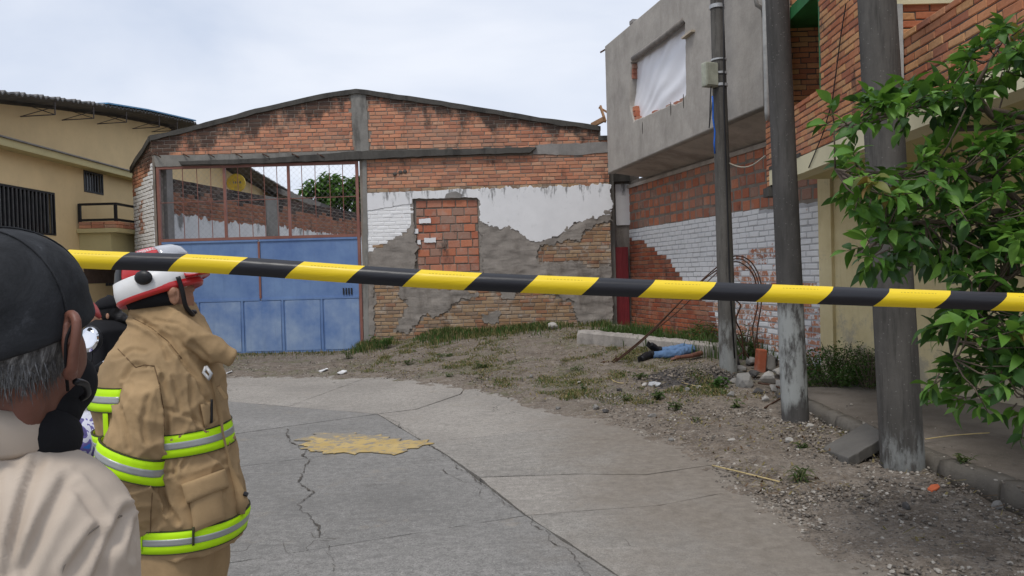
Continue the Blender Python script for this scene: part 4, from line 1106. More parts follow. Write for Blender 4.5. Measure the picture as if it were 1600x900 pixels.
b = MB(); b.tube([on_pole(po1, *p, -.14) for p in ((1130, 0), (1131, 60), (1131, 160), (1136, 300), (1140, 440), (1148, 560))], .010, 6); b.build('ground_wire', m_black, po1[0], True)
# cable between pole and brick house under the grey soffit
cw = MB(); a_, c_ = P(1139, 255, 10.25), P(1196, 243, 10.0)
cw.tube([a_.lerp(c_, t)-Vector((0, 0, .10*math.sin(math.pi*t))) for t in np.linspace(0, 1, 10)], .01, 6); o = cw.build('hanging_cable', simple('pale_cable', (.35, .32, .26), .6), None, True)
tag(o, 'pale cable sagging from the far pole to the brick pier', 'cable')
# bracket and insulator at the top between the poles
o = MB().tube([P(1178, -14, 9.7), P(1183, 8, 9.7), P(1192, 14, 9.7), P(1194, 26, 9.75)], .03, 8).build('pipe_bracket', m_conc, None, True); tag(o, 'dark curved pipe at the upper corner where the grey house meets the brick pier', 'pipe')

# ------------------------------------------------------------------ FALLEN BEAM, REBAR, RUBBLE
A0 = Vector((1.28, 13.25, .36)); A1 = Vector((3.72, 10.85, .22))
bl = P(902, 541, 13.2); br = P(1168, 577, 11.5)
tl_ = P(905, 518, 13.2); tr_ = P(1216, 566, 10.7)
ax = (Vector((br.x, br.y, 0))-Vector((bl.x, bl.y, 0))); L_ = ax.length; ax.normalize(); wv = Vector((-ax.y, ax.x, 0))
if wv.y < 0: wv = -wv
beam = thing('fallen_beam', 'long broken concrete beam lying on the ground in front of the white and red brick wall', 'beam', tuple(bl))
rings = []; n = 46
tz0, tz1 = P(905, 516, 13.25).z, P(1168, 543, 11.5).z
mid = {'t': [0, 1], 'b': [bl.z-.03, br.z-.04], 'T': [tz0, tz1]}
for i in range(n+1):
    t = i/n; c_ = ax*(L_*t); zb = np.interp(t, mid['t'], mid['b'])-bl.z; zt = np.interp(t, mid['t'], mid['T'])-bl.z
    j = lambda k: noise.noise(Vector((t*13, k*3.3, 0)))*.016+noise.noise(Vector((t*41, k*3.3, 0)))*.018
    e = .05 if i in (0, n) else 0
    rings.append([c_+Vector((0, 0, zb+e))+wv*j(1), c_+Vector((0, 0, zb+.03+(zt-zb)*.5))+wv*j(2)*.4, c_+Vector((0, 0, zt-.035-e))+wv*j(3)*.5, c_+wv*.04+Vector((0, 0, zt+j(4))), c_+wv*.17+Vector((0, 0, zt+.01+j(5))), c_+wv*.30+Vector((0, 0, zt-.02-e+j(6))), c_+wv*.31+Vector((0, 0, zb+e))])
m_beam = cement('pale_broken_concrete', (.34, .31, .28), 1.0, .45)
MB().loft(rings).build('shaft', m_beam, beam)
def bent(pts, r=.0095, name='rebar', parent=beam):
    q = [Vector(p)-bl for p in pts]; MB().tube(smooth_pts(q, 5), r, 6).build(name, m_rebar, parent, True)
def smooth_pts(p, k):
    p = [Vector(x) for x in p]; out = []
    for i in range(len(p)-1):
        a0 = p[max(i-1, 0)]; a1 = p[i]; a2 = p[i+1]; a3 = p[min(i+2, len(p)-1)]
        for j in range(k):
            t = j/k; out.append(.5*((2*a1)+(a2-a0)*t+(2*a0-5*a1+4*a2-a3)*t*t+(3*a1-a0-3*a2+a3)*t**3))
    out.append(p[-1]); return out
bent([P(1186, 560, 10.75), P(1183, 520, 10.8), P(1190, 470, 10.85), P(1187, 435, 10.9), P(1172, 408, 10.95), P(1148, 400, 11.0), P(1122, 416, 11.05), P(1080, 454, 11.2), P(1010, 527, 11.5), P(953, 572, 11.75)])
bent([P(1182, 556, 10.7), P(1176, 515, 10.75), P(1184, 475, 10.75), P(1178, 432, 10.8), P(1160, 412, 10.85), P(1142, 410, 10.9), P(1120, 422, 11.0), P(1085, 450, 11.1), P(1012, 522, 11.4), P(950, 573, 11.7)])
bent([P(1188, 565, 10.85), P(1180, 540, 10.85), P(1186, 500, 10.9), P(1189, 462, 10.95), P(1176, 420, 11.0), P(1150, 404, 11.1), P(1118, 428, 11.2), P(1060, 486, 11.4), P(1000, 534, 11.6), P(948, 576, 11.75)], .008)
bent([P(1162, 556, 10.8), P(1158, 520, 10.8), P(1150, 500, 10.8), P(1157, 478, 10.85), P(1150, 470, 10.9)], .011)
bent([P(1170, 560, 10.7), P(1152, 528, 10.7), P(1146, 508, 10.75)], .010)
b = MB()
for k in range(16):
    p = P(950+random.uniform(-9, 14), 572+random.uniform(-8, 6), 11.75)-bl; q_ = p+Vector((random.uniform(-.14, .14), random.uniform(-.1, .1), random.uniform(-.05, .14))); b.tube([p, (p+q_)/2+Vector((0, 0, .03)), q_], .011, 5)
b.build('tangled_ends', m_rebar, beam, True)

def rock_mesh(seed, flat=.6, sub=2):
    bm = bmesh.new(); bmesh.ops.create_icosphere(bm, subdivisions=sub, radius=1); rg = random.Random(seed)
    cuts = [(Vector((rg.gauss(0, 1), rg.gauss(0, 1), rg.gauss(0, 1))).normalized(), rg.uniform(.45, .8)) for _ in range(9)]
    for v in bm.verts:
        for nn, d in cuts:
            e = v.co.dot(nn)-d
            if e > 0: v.co -= nn*e
        v.co *= 1+.08*noise.noise(v.co*2.3+Vector((seed, 0, 0))); v.co.z *= flat
    me = bpy.data.meshes.new('stone'); bm.to_mesh(me); bm.free(); return me
rocks = [rock_mesh(k, .55+.1*(k % 3)) for k in range(7)]
m_stone = [cement('grey_rubble', (.24, .23, .215), .8, .4), cement('dark_stone', (.085, .08, .078), .6, .2), cement('pale_rubble', (.40, .38, .35), .8, .3), brick_mat('brick_rubble', [(.45, .15, .07), (.36, .12, .06)], mold=.3)]
def rock(px, py, w_px, label, mi=0, k=None, Y=None, cat='stone', name='stone', group='loose stones and rubble', sink=.3, sx=1, sy=1, sz=1):
    p = G(px, py, .05)
    for _ in range(8): p = G(px, py, pz(p.x, p.y))
    if Y: p = P(px, py, Y)
    s = w_px*p.y/FPX/2; me = rocks[k if k is not None else random.randrange(7)].copy(); me.materials.append(m_stone[mi])
    o = link(name, me, None); o.location = (p.x, p.y+s*.5, p.z+s*.55*sz*(1-sink)); o.scale = (s*sx, s*.9*sy, s*sz); o.rotation_euler = (random.uniform(-.2, .2), random.uniform(-.2, .2), random.uniform(0, 6))
    return tag(o, label, cat, group)

# rubble round the foot of the far pole and under the beam
for a_ in (
 (1165, 606, 46, 'rough grey lump of concrete just right of the foot of the far pole', 0, 1), (1205, 600, 34, 'flat pale slab fragment between the far pole and the middle pole', 2, 2),
 (1228, 590, 40, 'pale angular block lying left of the middle pole', 2, 0), (1253, 584, 26, 'brownish block wedged behind the middle pole', 3, 3), (1180, 590, 26, 'dark stone under the right end of the fallen beam', 1, 4),
 (1160, 582, 24, 'grey stone tucked below the beam beside the far pole', 0, 5), (1212, 612, 24, 'small grey stone in front of the rubble heap', 0, 6), (1145, 622, 18, 'small stone at the foot of the far pole', 0, 2),
 (1122, 588, 22, 'dark stone left of the far pole', 1, 3), (931, 641, 15, 'upright grey stone on the bare earth near the road edge', 0, 2), (946, 645, 13, 'dark stone touching the upright grey stone', 1, 3),
 (872, 641, 13, 'grey stone half in the road edge', 0, 4), (1144, 693, 17, 'white oval pebble on the earth below the beam', 2, 5), (1235, 694, 18, 'pale flat chip left of the tilted slab', 2, 2),
 (1419, 796, 20, 'dark stone lying in front of the nearest pole', 1, 1), (1266, 668, 14, 'pale stone at the foot of the middle pole', 2, 6), (1020, 653, 15, 'flat buff stone in the earth', 0, 3),
 (1092, 607, 10, 'small white stone among the gravel', 2, 1), (1562, 795, 22, 'grey cobble against the kerb', 0, 5), (1008, 604, 12, 'pale scrap of cement on the earth', 2, 4), (1215, 864, 0, '', 0, 0),
 (1090, 660, 10, 'small pale stone on the bare earth below the gravel mound', 2, 1), (864, 516, 22, 'long pale chunk lying in the grass near the warehouse wall', 2, 2), (1170, 560, 30, 'dark earthy lump behind the far pole', 1, 6), (1238, 562, 28, 'dark lump of rubble beside the upright brick block', 1, 0)):
    if a_[2] <= 0: continue
    rock(a_[0], a_[1], a_[2], a_[3], a_[4], a_[5])
for i, (px, py, w, mi, k, lb) in enumerate((
 (1150, 574, 34, 1, 2, 'dark jagged lump directly behind the far pole'), (1176, 572, 30, 0, 4, 'grey lump at the broken right end of the fallen beam'), (1206, 574, 36, 1, 0, 'large dark lump behind the upright brick chunk'),
 (1222, 560, 26, 0, 3, 'grey broken piece at the top of the rubble heap'), (1165, 556, 26, 1, 5, 'dark piece on top of the beam end'), (1192, 548, 22, 0, 1, 'small grey piece on the crest of the rubble heap'),
 (1226, 606, 28, 0, 5, 'flat grey piece touching the left side of the middle pole'), (1186, 616, 22, 1, 6, 'dark cobble low in front of the rubble heap'), (1150, 600, 20, 0, 0, 'grey cobble right against the far pole'),
 (1198, 628, 16, 2, 2, 'small pale chip in front of the rubble heap'), (1222, 624, 16, 1, 4, 'small dark stone left of the middle pole foot'), (1236, 540, 20, 3, 1, 'brick coloured piece high behind the middle pole'),
 (1060, 585, 16, 1, 3, 'dark stone at the left foot of the gravel mound'), (1075, 612, 12, 0, 2, 'small grey stone below the gravel mound'), (968, 612, 12, 1, 5, 'small dark stone on the open verge'), (905, 600, 10, 2, 6, 'tiny pale stone among the sparse grass'), (830, 590, 10, 0, 1, 'tiny grey stone near the road edge'), (1050, 690, 12, 0, 3, 'grey pebble at the edge of the pale concrete'), (1170, 700, 10, 1, 4, 'small dark pebble by the white oval one'))):
    rock(px, py, w, lb, mi, k)
bx_ = P(1191, 586, 10.6); o = thing('brick_chunk', 'upright orange brick chunk with grey mortar standing beside the far pole', 'brick', (bx_.x, bx_.y, bx_.z))
b = MB(); b.box(-.10, .02, -.08, .08, .0, .36, M=Matrix.Rotation(R(6), 4, 'Y')); q = b.build('brick', m_redbrick, o); bv = q.modifiers.new('b', 'BEVEL'); bv.width = .015; bv.segments = 2
me = rocks[3].copy(); me.materials.append(m_stone[0]); q = link('mortar_lump', me, None, o); q.location = (.09, .02, .16); q.scale = (.12, .12, .28)
# tilted slab
sl0 = [G(1285, 702, 0), G(1335, 720, 0), G(1381, 698, 0), G(1356, 664, .0)]
c0 = sum(sl0, Vector())/4; o = thing('tilted_slab', 'broken grey concrete slab lying tilted between the middle and the nearest pole', 'slab', (c0.x, c0.y, .0))
tp = [Vector(G(1284, 700, .06)), Vector(G(1326, 716, .10)), Vector(G(1388, 680, .21)), Vector(G(1353, 660, .17))]
tp = [p-Vector((c0.x, c0.y, 0)) for p in tp]; rings = []
N_ = 12; top = []; pts_ = []
for a_, c_ in zip(tp, tp[1:]+tp[:1]):
    for k in range(N_): p = a_.lerp(c_, k/N_); pts_.append(p+Vector((noise.noise(p*22), noise.noise(p*22+Vector((5, 5, 5))), 0))*.010)
cc = sum(pts_, Vector())/len(pts_)
rings = [[p-Vector((0, 0, .085)) for p in pts_], [p-Vector((0, 0, .008)) for p in pts_], [p+(cc-p)*.012 for p in pts_]]
MB().loft(rings).build('slab', cement('wet_grey_slab', (.125, .118, .108), .6, .5), o)
rock(1352, 716, 22, 'dark stone propping the tilted slab', 1, 2)
# small things lying about
def flat_bit(px, py, w_px, h_px, label, mt, cat, name, rot=0.0, thick=.012):
    p = G(px, py, .02)
    for _ in range(6): p = G(px, py, pz(p.x, p.y)+.01)
    sx = w_px*p.y/FPX/2; sy = max(.03, h_px*p.y/FPX*1.6/2*(p.y/1.6)*.35)
    pl = rough_poly([(-sx, -sy*.6), (sx*.5, -sy), (sx, .1*sy), (sx*.2, sy), (-sx*.8, sy*.7)], sx*.25, sx*.5)
    me = sheet([pl], thick); a = np.empty(len(me.vertices)*3, 'f'); me.vertices.foreach_get('co', a); a = a.reshape(-1, 3)
    me.vertices.foreach_set('co', np.stack([a[:, 0], a[:, 2], -a[:, 1]+.02*np.sin(a[:, 0]*30)], 1).ravel().astype('f')); me.flip_normals(); me.update()
    o = link(name, me, mt); o.location = p+Vector((0, 0, .015)); o.rotation_euler = (.06, .05, rot); return tag(o, label, cat)
m_paper = simple('scrap_paper', (.62, .62, .62), .7); m_orange = simple('orange_plastic', (.55, .13, .05), .6)
flat_bit(1459, 764, 17, 8, 'small bright orange shard on the gravel in front of the nearest pole', m_orange, 'shard', 'orange_shard', .3)
flat_bit(506, 579, 14, 4, 'white scrap lying on the gravel strip before the blue gate', m_paper, 'litter', 'white_scrap')
flat_bit(535, 582, 16, 4, 'pale flattened scrap on the gravel, second one before the gate', m_paper, 'litter', 'pale_scrap', .5)
flat_bit(357, 583, 12, 4, 'white scrap beside the firefighter jacket edge', m_paper, 'litter', 'white_chip')
flat_bit(671, 560, 12, 4, 'pale scrap in the grass before the warehouse wall', m_paper, 'litter', 'paper_scrap', .2)
flat_bit(1022, 601, 14, 6, 'grey plastic scrap on the earth below the boots', simple('grey_film', (.38, .39, .40), .5), 'litter', 'film_scrap', .8)
# bamboo poles / sticks on the ground
m_straw = simple('dry_straw', (.46, .36, .18), .8); m_bam = simple('weathered_pole_wood', (.28, .19, .12), .85)
def stick(pts, r, label, mt, name='stick', cat='stick', dz=.02):
    out = []
    for px, py in pts:
        p = G(px, py, .02)
        for _ in range(8): p = G(px, py, pz(p.x, p.y))
        out.append(p+Vector((0, 0, dz)))
    o = MB().tube(smooth_pts(out, 4), r, 7).build(name, mt, None, True); return tag(o, label, cat)
stick([(862, 553), (920, 554), (1002, 549)], .028, 'long thin wooden pole on the ground reaching to the boots', m_bam, 'wooden_pole', 'pole', .05)
stick([(868, 558), (930, 557), (985, 553)], .022, 'shorter wooden pole lying just in front of the long one', m_bam, 'wooden_pole', 'pole', .03)
stick([(1113, 731), (1150, 740), (1218, 757)], .006, 'yellow straw lying across the earth by the road', m_straw, 'straw', 'straw')
stick([(1446, 690), (1490, 684), (1546, 680)], .005, 'long yellow straw on the pavement right of the nearest pole', m_straw, 'straw', 'straw')
stick([(1065, 600), (1090, 606), (1110, 606)], .006, 'short dry stalk on the gravel near the far pole', m_straw, 'stalk', 'stalk')
stick([(955, 595), (965, 600), (975, 601)], .006, 'bent dry stalk below the knot of rebar', m_straw, 'stalk', 'stalk')
stick([(1195, 640), (1215, 628), (1232, 620)], .010, 'dark root curling left of the middle pole', m_rebar, 'root', 'root')
stick([(1140, 585), (1165, 560), (1200, 545)], .012, 'dark crooked branch leaning over the rubble heap', m_rebar, 'branch', 'branch', .12)
stick([(1185, 606), (1215, 612), (1236, 628)], .012, 'dark branch sloping down in front of the rubble heap', m_rebar, 'branch', 'branch', .06)
stick([(1120, 560), (1150, 552), (1185, 560)], .008, 'thin dark stem lying across the beam end', m_rebar, 'branch', 'branch', .30)
# --- gravel and crumbs (uncountable)
def scatter_stones(name, n, region, smin, smax, mats, label):
    tris = MB(); base = [rock_mesh(50+k, .6, 1) for k in range(4)]
    bv_ = [[tuple(v.co) for v in m_.vertices] for m_ in base]; bf_ = [[tuple(p.vertices) for p in m_.polygons] for m_ in base]
    cnt = 0; rg = random.Random(len(name)+n)
    while cnt < n:
        x, y, dens = region(rg)
        if rg.random() > dens: continue
        cnt += 1; s = smin+(smax-smin)*rg.random()**3; k = rg.randrange(4); z = pz(x, y)
        a = rg.uniform(0, 6.28); ca, sa = math.cos(a)*s, math.sin(a)*s
        tris.add([(x+ca*v[0]-sa*v[1], y+sa*v[0]+ca*v[1], z+s*v[2]+s*.2) for v in bv_[k]], bf_[k], rg.randrange(len(mats)))
    o = tris.build(name, mats, None, False); return tag(o, label, None, None, 'stuff')
def dirt_region(rg):
    x = rg.uniform(-6, 3.1); y = rg.uniform(3.4, 16.2)
    if rg.random() < .45: x, y = rg.uniform(1.0, 3.1), rg.uniform(3.2, 9.5)
    d = edist(x, y)
    if d < -.9: return x, y, 0
    dens = .35+.65*max(0, noise.noise(Vector((x*.9, y*.9, 9)))*1.6)+(.5 if abs(d-.6) < .8 and y > 9 else 0)
    if d < 0: dens *= .22*math.exp(d*2.2)
    return x, y, min(1, dens)
m_pebs = [simple('pebble_grey', (.225, .19, .155), .9), simple('pebble_dark', (.12, .105, .09), .9), simple('pebble_buff', (.36, .33, .29), .9)]
scatter_stones('gravel', 21000, dirt_region, .004, .021, m_pebs+[m_pebs[0], m_pebs[1]], 'loose gravel and crumbs of rubble strewn over the earth')
def heap_region(rg):
    c_ = G(1092, 592, .12); r = rg.gauss(0, .34); a = rg.uniform(0, 6.28); return c_.x+r*math.cos(a)*1.2, c_.y+r*math.sin(a)*.9, 1
hp = G(1092, 590, .12)
_pz = pz
def pz(x, y):
    z = _pz(x, y); q = ((x-hp.x)/.62)**2+((y-hp.y)/.5)**2
    return z+.17*math.exp(-q*1.4)
hm = MB(); rows = []
for i in range(25):
    rows.append([Vector((hp.x+(i-12)*.09, hp.y+(j-10)*.09, pz(hp.x+(i-12)*.09, hp.y+(j-10)*.09)-.03+.03*noise.noise(Vector((i*.8, j*.8, 0))))) for j in range(21)])
o = hm.loft(rows, closed=False).build('gravel_mound', simple('wet_dark_gravel', (.075, .068, .065), .95, bump=1, bscale=30, bdist=.03), None, True); tag(o, 'low mound of dark wet gravel in front of the beam', None, None, 'stuff')
scatter_stones('dark_gravel', 1800, heap_region, .008, .03, [m_pebs[1], m_pebs[1], m_pebs[0]], 'dark gravel piled on the low mound in front of the beam')
def kerb_region(rg): return rg.gauss(2.9, .22), rg.uniform(4.2, 8), 1
scatter_stones('kerb_gravel', 900, kerb_region, .004, .02, m_pebs, 'gravel gathered along the foot of the kerb')

# ------------------------------------------------------------------ PLANTS
def leaf_mat(name, cols, spec=.35, rough=.5):
    a = M(name, rough, 0, spec); r = a.rand(); k = a.ramp(r, [(i/len(cols), c) for i, c in enumerate(cols)])
    k = a.mix(a.math('MULTIPLY', a.step(a.noise(18, 4), .45, .75), .3), k, tuple(x*.6 for x in cols[0]))
    a.col(k); a.b.inputs['Subsurface Weight'].default_value = 0
    tr = a.node('ShaderNodeBsdfTranslucent'); a.put(tr.inputs[0], a.mix(.5, k, (.12, .22, .02)))
    ms = a.node('ShaderNodeMixShader'); ms.inputs[0].default_value = .36
    out = a.t.nodes['Material Output']; a.t.links.new(a.b.outputs[0], ms.inputs[1]); a.t.links.new(tr.outputs[0], ms.inputs[2]); a.t.links.new(ms.outputs[0], out.inputs[0])
    a.bump(a.noise(60, 3), .2, .003); return a.m
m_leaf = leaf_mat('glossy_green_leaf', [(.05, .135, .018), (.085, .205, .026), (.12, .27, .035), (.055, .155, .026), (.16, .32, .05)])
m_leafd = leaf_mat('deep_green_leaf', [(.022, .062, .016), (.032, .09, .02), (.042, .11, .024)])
m_leafo = leaf_mat('young_bronze_leaf', [(.30, .14, .04), (.28, .20, .05), (.16, .18, .04)])
m_grass = leaf_mat('weed_green', [(.05, .09, .028), (.08, .12, .04), (.045, .08, .025), (.12, .13, .055)], .2, .7)
m_dry = leaf_mat('dry_grass', [(.26, .20, .09), (.20, .16, .08), (.32, .26, .13)], .1, .9)
m_bush = leaf_mat('bush_green', [(.035, .08, .02), (.05, .11, .025), (.07, .15, .035)], .2, .7)
m_bark = simple('grey_bark', (.13, .10, .075), .9, bump=.6, bscale=20, bdist=.01)
def leaf_geo(L, Wd, fold=.22, droop=.25, n=5):
    """folded, drooping blade from the origin along +x; 2 quads per step"""
    vs = []; fs = []
    prof = [.10, .62, 1.0, .92, .55, .04]
    for i in range(n+1):
        t = i/n; w = prof[i]*Wd/2; x = L*t; z = -droop*L*t*t+.06*L*math.sin(t*3.1)
        vs += [(x, -w, z+fold*w), (x, 0, z), (x, w, z+fold*w)]
    for i in range(n):
        a = i*3; fs += [(a, a+3, a+4, a+1), (a+1, a+4, a+5, a+2)]
    return vs, fs
def grass_patch(name, n, reg, h, mats, label, wdt=.012, lean=.6, parent=None):
    b = MB(); rg = random.Random(n); c = 0
    while c < n:
        x, y, d, hh = reg(rg)
        if rg.random() > d: continue
        c += 1; z = pz(x, y); a = rg.uniform(0, 6.28); H = h*hh*rg.uniform(.4, 1.1); w = wdt*rg.uniform(.6, 1.4); le = lean*rg.uniform(.2, 1)*H
        dx, dy = math.cos(a), math.sin(a); sx, sy = -dy*w/2, dx*w/2
        b.add([(x-sx, y-sy, z-.01), (x+sx, y+sy, z-.01), (x+dx*le*.35+sx*.9, y+dy*le*.35+sy*.9, z+H*.6), (x+dx*le*.35-sx*.9, y+dy*le*.35-sy*.9, z+H*.6), (x+dx*le, y+dy*le, z+H)], [(0, 1, 2, 3), (3, 2, 4)], rg.randrange(len(mats)))
    me = b.mesh(name); o = link(name, me, mats, parent); return tag(o, label, None, None, 'stuff') if not parent else o
def wallgrass(rg):
    x = rg.uniform(-3.3, 2.0); y = 16.25-abs(rg.gauss(0, .55)); k = max(0, noise.noise(Vector((x*1.1, 3, 0)))+.45); return x, y, min(1, k*1.3), .6+k*.6
grass_patch('grass', 5200, wallgrass, .16, [m_grass, m_grass, m_bush, m_dry], 'weedy grass growing along the foot of the warehouse wall', .014)
def slopegrass(rg):
    x = rg.uniform(-2.5, 2.6); y = rg.uniform(8.8, 16)
    d = edist(x, y)
    k = max(0, noise.noise(Vector((x*.9, y*.8, 5)))*1.0+noise.noise(Vector((x*3.1, y*2.9, 8)))*.9+.12) if d > .4 else 0; return x, y, min(1, k), .5+.5*k
grass_patch('sparse_grass', 26000, slopegrass, .045, [m_grass, m_dry, m_bush, m_dry, m_dry], 'thin dry and green grass tufts spread over the earthen slope', .009, 1.6)
def beamgrass(rg):
    p = A0.lerp(A1, rg.random())+Vector((.35, .45, 0)); return p.x+rg.gauss(0, .2), p.y+rg.gauss(0, .25), max(0, noise.noise(Vector((p.x*2, 7, 0)))+.5), 1.1
grass_patch('tall_grass', 2200, beamgrass, .26, [m_grass, m_bush, m_grass], 'tall green grass behind the fallen beam', .014)
def gategrass(rg):
    return rg.uniform(-7.2, -3.0), 16.2-abs(rg.gauss(0, .35)), .6, .6
grass_patch('gate_grass', 1000, gategrass, .12, [m_grass, m_dry], 'grass fringe in front of the blue gate')
def litter_reg(rg):
    x = rg.uniform(-3, 3.1); y = rg.uniform(4, 15.5); d = edist(x, y); k = max(0, noise.noise(Vector((x*1.4, y*1.4, 15)))*1.5+.35) if d > .1 else 0; return x, y, min(1, k)
lt = MB(); rg = random.Random(21); c = 0
while c < 4200:
    x, y, d = litter_reg(rg)
    if rg.random() > d: continue
    c += 1; z = pz(x, y)+.012+rg.random()*.01; a = rg.uniform(0, 6.28); L = rg.uniform(.015, .09) if rg.random() < .7 else rg.uniform(.01, .025); w = .0025 if L > .03 else .010; dx, dy = math.cos(a)*L, math.sin(a)*L; t = rg.uniform(0, .025)
    lt.add([(x-dy/L*w, y+dx/L*w, z), (x+dy/L*w, y-dx/L*w, z), (x+dx+dy/L*w*.6, y+dy-dx/L*w*.6, z+t), (x+dx-dy/L*w*.6, y+dy+dx/L*w*.6, z+t+.004)], [(0, 1, 2, 3)], rg.randrange(3))
tag(lt.build('dry_litter', [m_dry, simple('dead_leaf_brown', (.11, .07, .04), .9), m_dry]), 'dry stalks and dead leaf litter strewn over the verge', None, None, 'stuff')
# single weeds
def weed(px, py, w_px, h_px, nl, label, mt, leaf=(.07, .03), Y=None, name='weed', group='low weeds on the earth', stems=6, cat='weed', tall=0):
    p = G(px, py, .03)
    for _ in range(8): p = G(px, py, pz(p.x, p.y))
    if Y: p = P(px, py, Y)
    o = thing(name, label, cat, tuple(p), 0, group); rg = random.Random(px*7+py)
    rx = w_px*p.y/FPX/2; H = h_px*p.y/FPX; sb = MB(); lf = MB()
    for s_ in range(stems):
        a = rg.uniform(0, 6.28); rr = rx*rg.uniform(.2, 1); hh = H*rg.uniform(.5, 1.05)
        tip = Vector((math.cos(a)*rr, math.sin(a)*rr*.7, hh)); pts = [Vector((tip.x*.15, tip.y*.15, -.02)), Vector((tip.x*.5, tip.y*.5, hh*.6)), tip]
        sb.tube(pts, [.005, .004, .002], 4)
        for k in range(nl//stems):
            t = rg.uniform(.15, 1); c_ = pts[0].lerp(pts[1], t*2) if t < .5 else pts[1].lerp(pts[2], t*2-1)
            c_ = c_+Vector((rg.gauss(0, .2)*rx*.5, rg.gauss(0, .2)*rx*.5, 0))
            s = rg.uniform(.6, 1.2); vs, fs = leaf_geo(leaf[0]*s, leaf[1]*s, .3, .4, 5)
            mm = Matrix.Translation(c_) @ Matrix.Rotation(rg.uniform(0, 6.28), 4, 'Z') @ Matrix.Rotation(rg.uniform(-.9, .3), 4, 'Y') @ Matrix.Rotation(rg.uniform(-.5, .5), 4, 'X')
            lf.add([mm @ Vector(v) for v in vs], fs)
    sb.build('stem', m_grass, o); link('leaves', lf.mesh('leaves'), mt, o); return o
for a_ in ((1025, 625, 40, 12, 70, 'bushy low green weed on the earth below the boots', m_grass, (.06, .03)), (1055, 640, 30, 12, 40, 'small green weed right of the bushy one', m_grass, (.06, .03)),
           (1150, 637, 22, 12, 36, 'bright green weed in front of the far pole', m_grass, (.06, .03)), (1125, 606, 46, 14, 90, 'leafy weeds around the foot of the far pole', m_bush, (.06, .035)),
           (912, 610, 22, 8, 26, 'tiny weed on the open earth', m_grass, (.05, .025)), (978, 627, 22, 8, 24, 'tiny weed left of the bushy weed', m_grass, (.05, .025)), (1087, 660, 24, 10, 20, 'sparse weed on the bare earth', m_grass, (.05, .015)),
           (1248, 752, 44, 28, 60, 'tuft of narrow green blades in front of the tilted slab', m_grass, (.10, .014)), (1255, 700, 30, 10, 30, 'small weed with a pale chip left of the tilted slab', m_grass, (.05, .02)),
           (1210, 862, 12, 9, 10, 'tiny green sprout on the bare road edge', m_grass, (.04, .02)), (1082, 548, 40, 14, 70, 'weed clump growing behind the fallen beam', m_bush, (.08, .03)),
           (545, 560, 30, 18, 60, 'weeds at the foot of the gate, right leaf', m_grass, (.08, .02)), (600, 545, 60, 22, 120, 'green weeds at the left foot of the warehouse wall', m_bush, (.09, .03)),
           (640, 570, 30, 9, 60, 'low weed patch in the gravel, leftmost on the slope', m_grass, (.07, .02)), (700, 560, 40, 9, 80, 'low weed patch below the limewashed wall', m_grass, (.07, .02)), (760, 575, 44, 8, 80, 'wide flat weed patch in the middle of the slope', m_grass, (.06, .02)), (840, 560, 40, 10, 80, 'weed patch left of the wooden poles', m_grass, (.07, .02)), (900, 580, 36, 8, 60, 'weed patch in front of the wooden poles', m_grass, (.06, .02)), (700, 590, 30, 6, 40, 'thin weeds close to the pale road edge', m_grass, (.05, .02)), (1000, 590, 34, 8, 60, 'weed patch below the knot of rebar', m_grass, (.06, .025)),
           (1505, 722, 46, 12, 40, 'faint weeds on the pavement near the kerb', m_grass, (.05, .02))):
    weed(*a_)
def bush(name, label, cx, cy, rx, h, n, group, leaf=(.09, .04)):
    o = thing(name, label, 'bush', (cx, cy, pz(cx, cy)), 0, group); rg = random.Random(int(cx*100)); sb = MB(); lf = [MB(), MB()]
    for s_ in range(18):
        a = rg.uniform(0, 6.28); rr = rx*rg.uniform(.1, 1); tip = Vector((math.cos(a)*rr, math.sin(a)*rr*.6, h*rg.uniform(.5, 1.1)))
        sb.tube([Vector((tip.x*.2, tip.y*.2, -.05)), Vector((tip.x*.6, tip.y*.6, tip.z*.6)), tip], [.008, .006, .003], 4)
    for k in range(n):
        a = rg.uniform(0, 6.28); rr = rx*math.sqrt(rg.random()); z = rg.random()**.8; q = 1-(rr/rx)**2*.6
        c_ = Vector((math.cos(a)*rr, math.sin(a)*rr*.6, z*h*q*(1+.35*noise.noise(Vector((a*2, rr*5, 0))))))
        s = rg.uniform(.5, 1.2); vs, fs = leaf_geo(leaf[0]*s, leaf[1]*s, .3, .4, 5)
        mm = Matrix.Translation(c_) @ Matrix.Rotation(rg.uniform(0, 6.28), 4, 'Z') @ Matrix.Rotation(rg.uniform(-1.1, .2), 4, 'Y') @ Matrix.Rotation(rg.uniform(-.6, .6), 4, 'X')
        lf[rg.random() < .35].add([mm @ Vector(v) for v in vs], fs)
    sb.build('stem', m_bark, o); link('leaves', lf[0].mesh('leaves'), m_bush, o); link('leaves', lf[1].mesh('leaves'), m_grass, o)
gx = P(1310, 590, 9.4)
bush('bush', 'dense green weedy bush at the foot of the ochre wall between two poles', gx.x, gx.y, .66, .50, 4200, 'bushes by the right-hand walls', (.055, .018))
gx = P(1358, 592, 8.9); bush('bush', 'lower right shoulder of greenery touching the nearest pole', gx.x, gx.y, .35, .45, 900, 'bushes by the right-hand walls', (.05, .018))
gx = P(1100, 525, 13.2); bush('bush', 'grassy green clump behind the middle of the fallen beam', gx.x, gx.y, .5, .34, 1100, 'bushes by the right-hand walls', (.10, .018))
gx = P(1162, 520, 11.6); bush('bush', 'scraggly weeds between the far pole and the rebar loops', gx.x, gx.y, .25, .5, 260, 'bushes by the right-hand walls', (.07, .03))
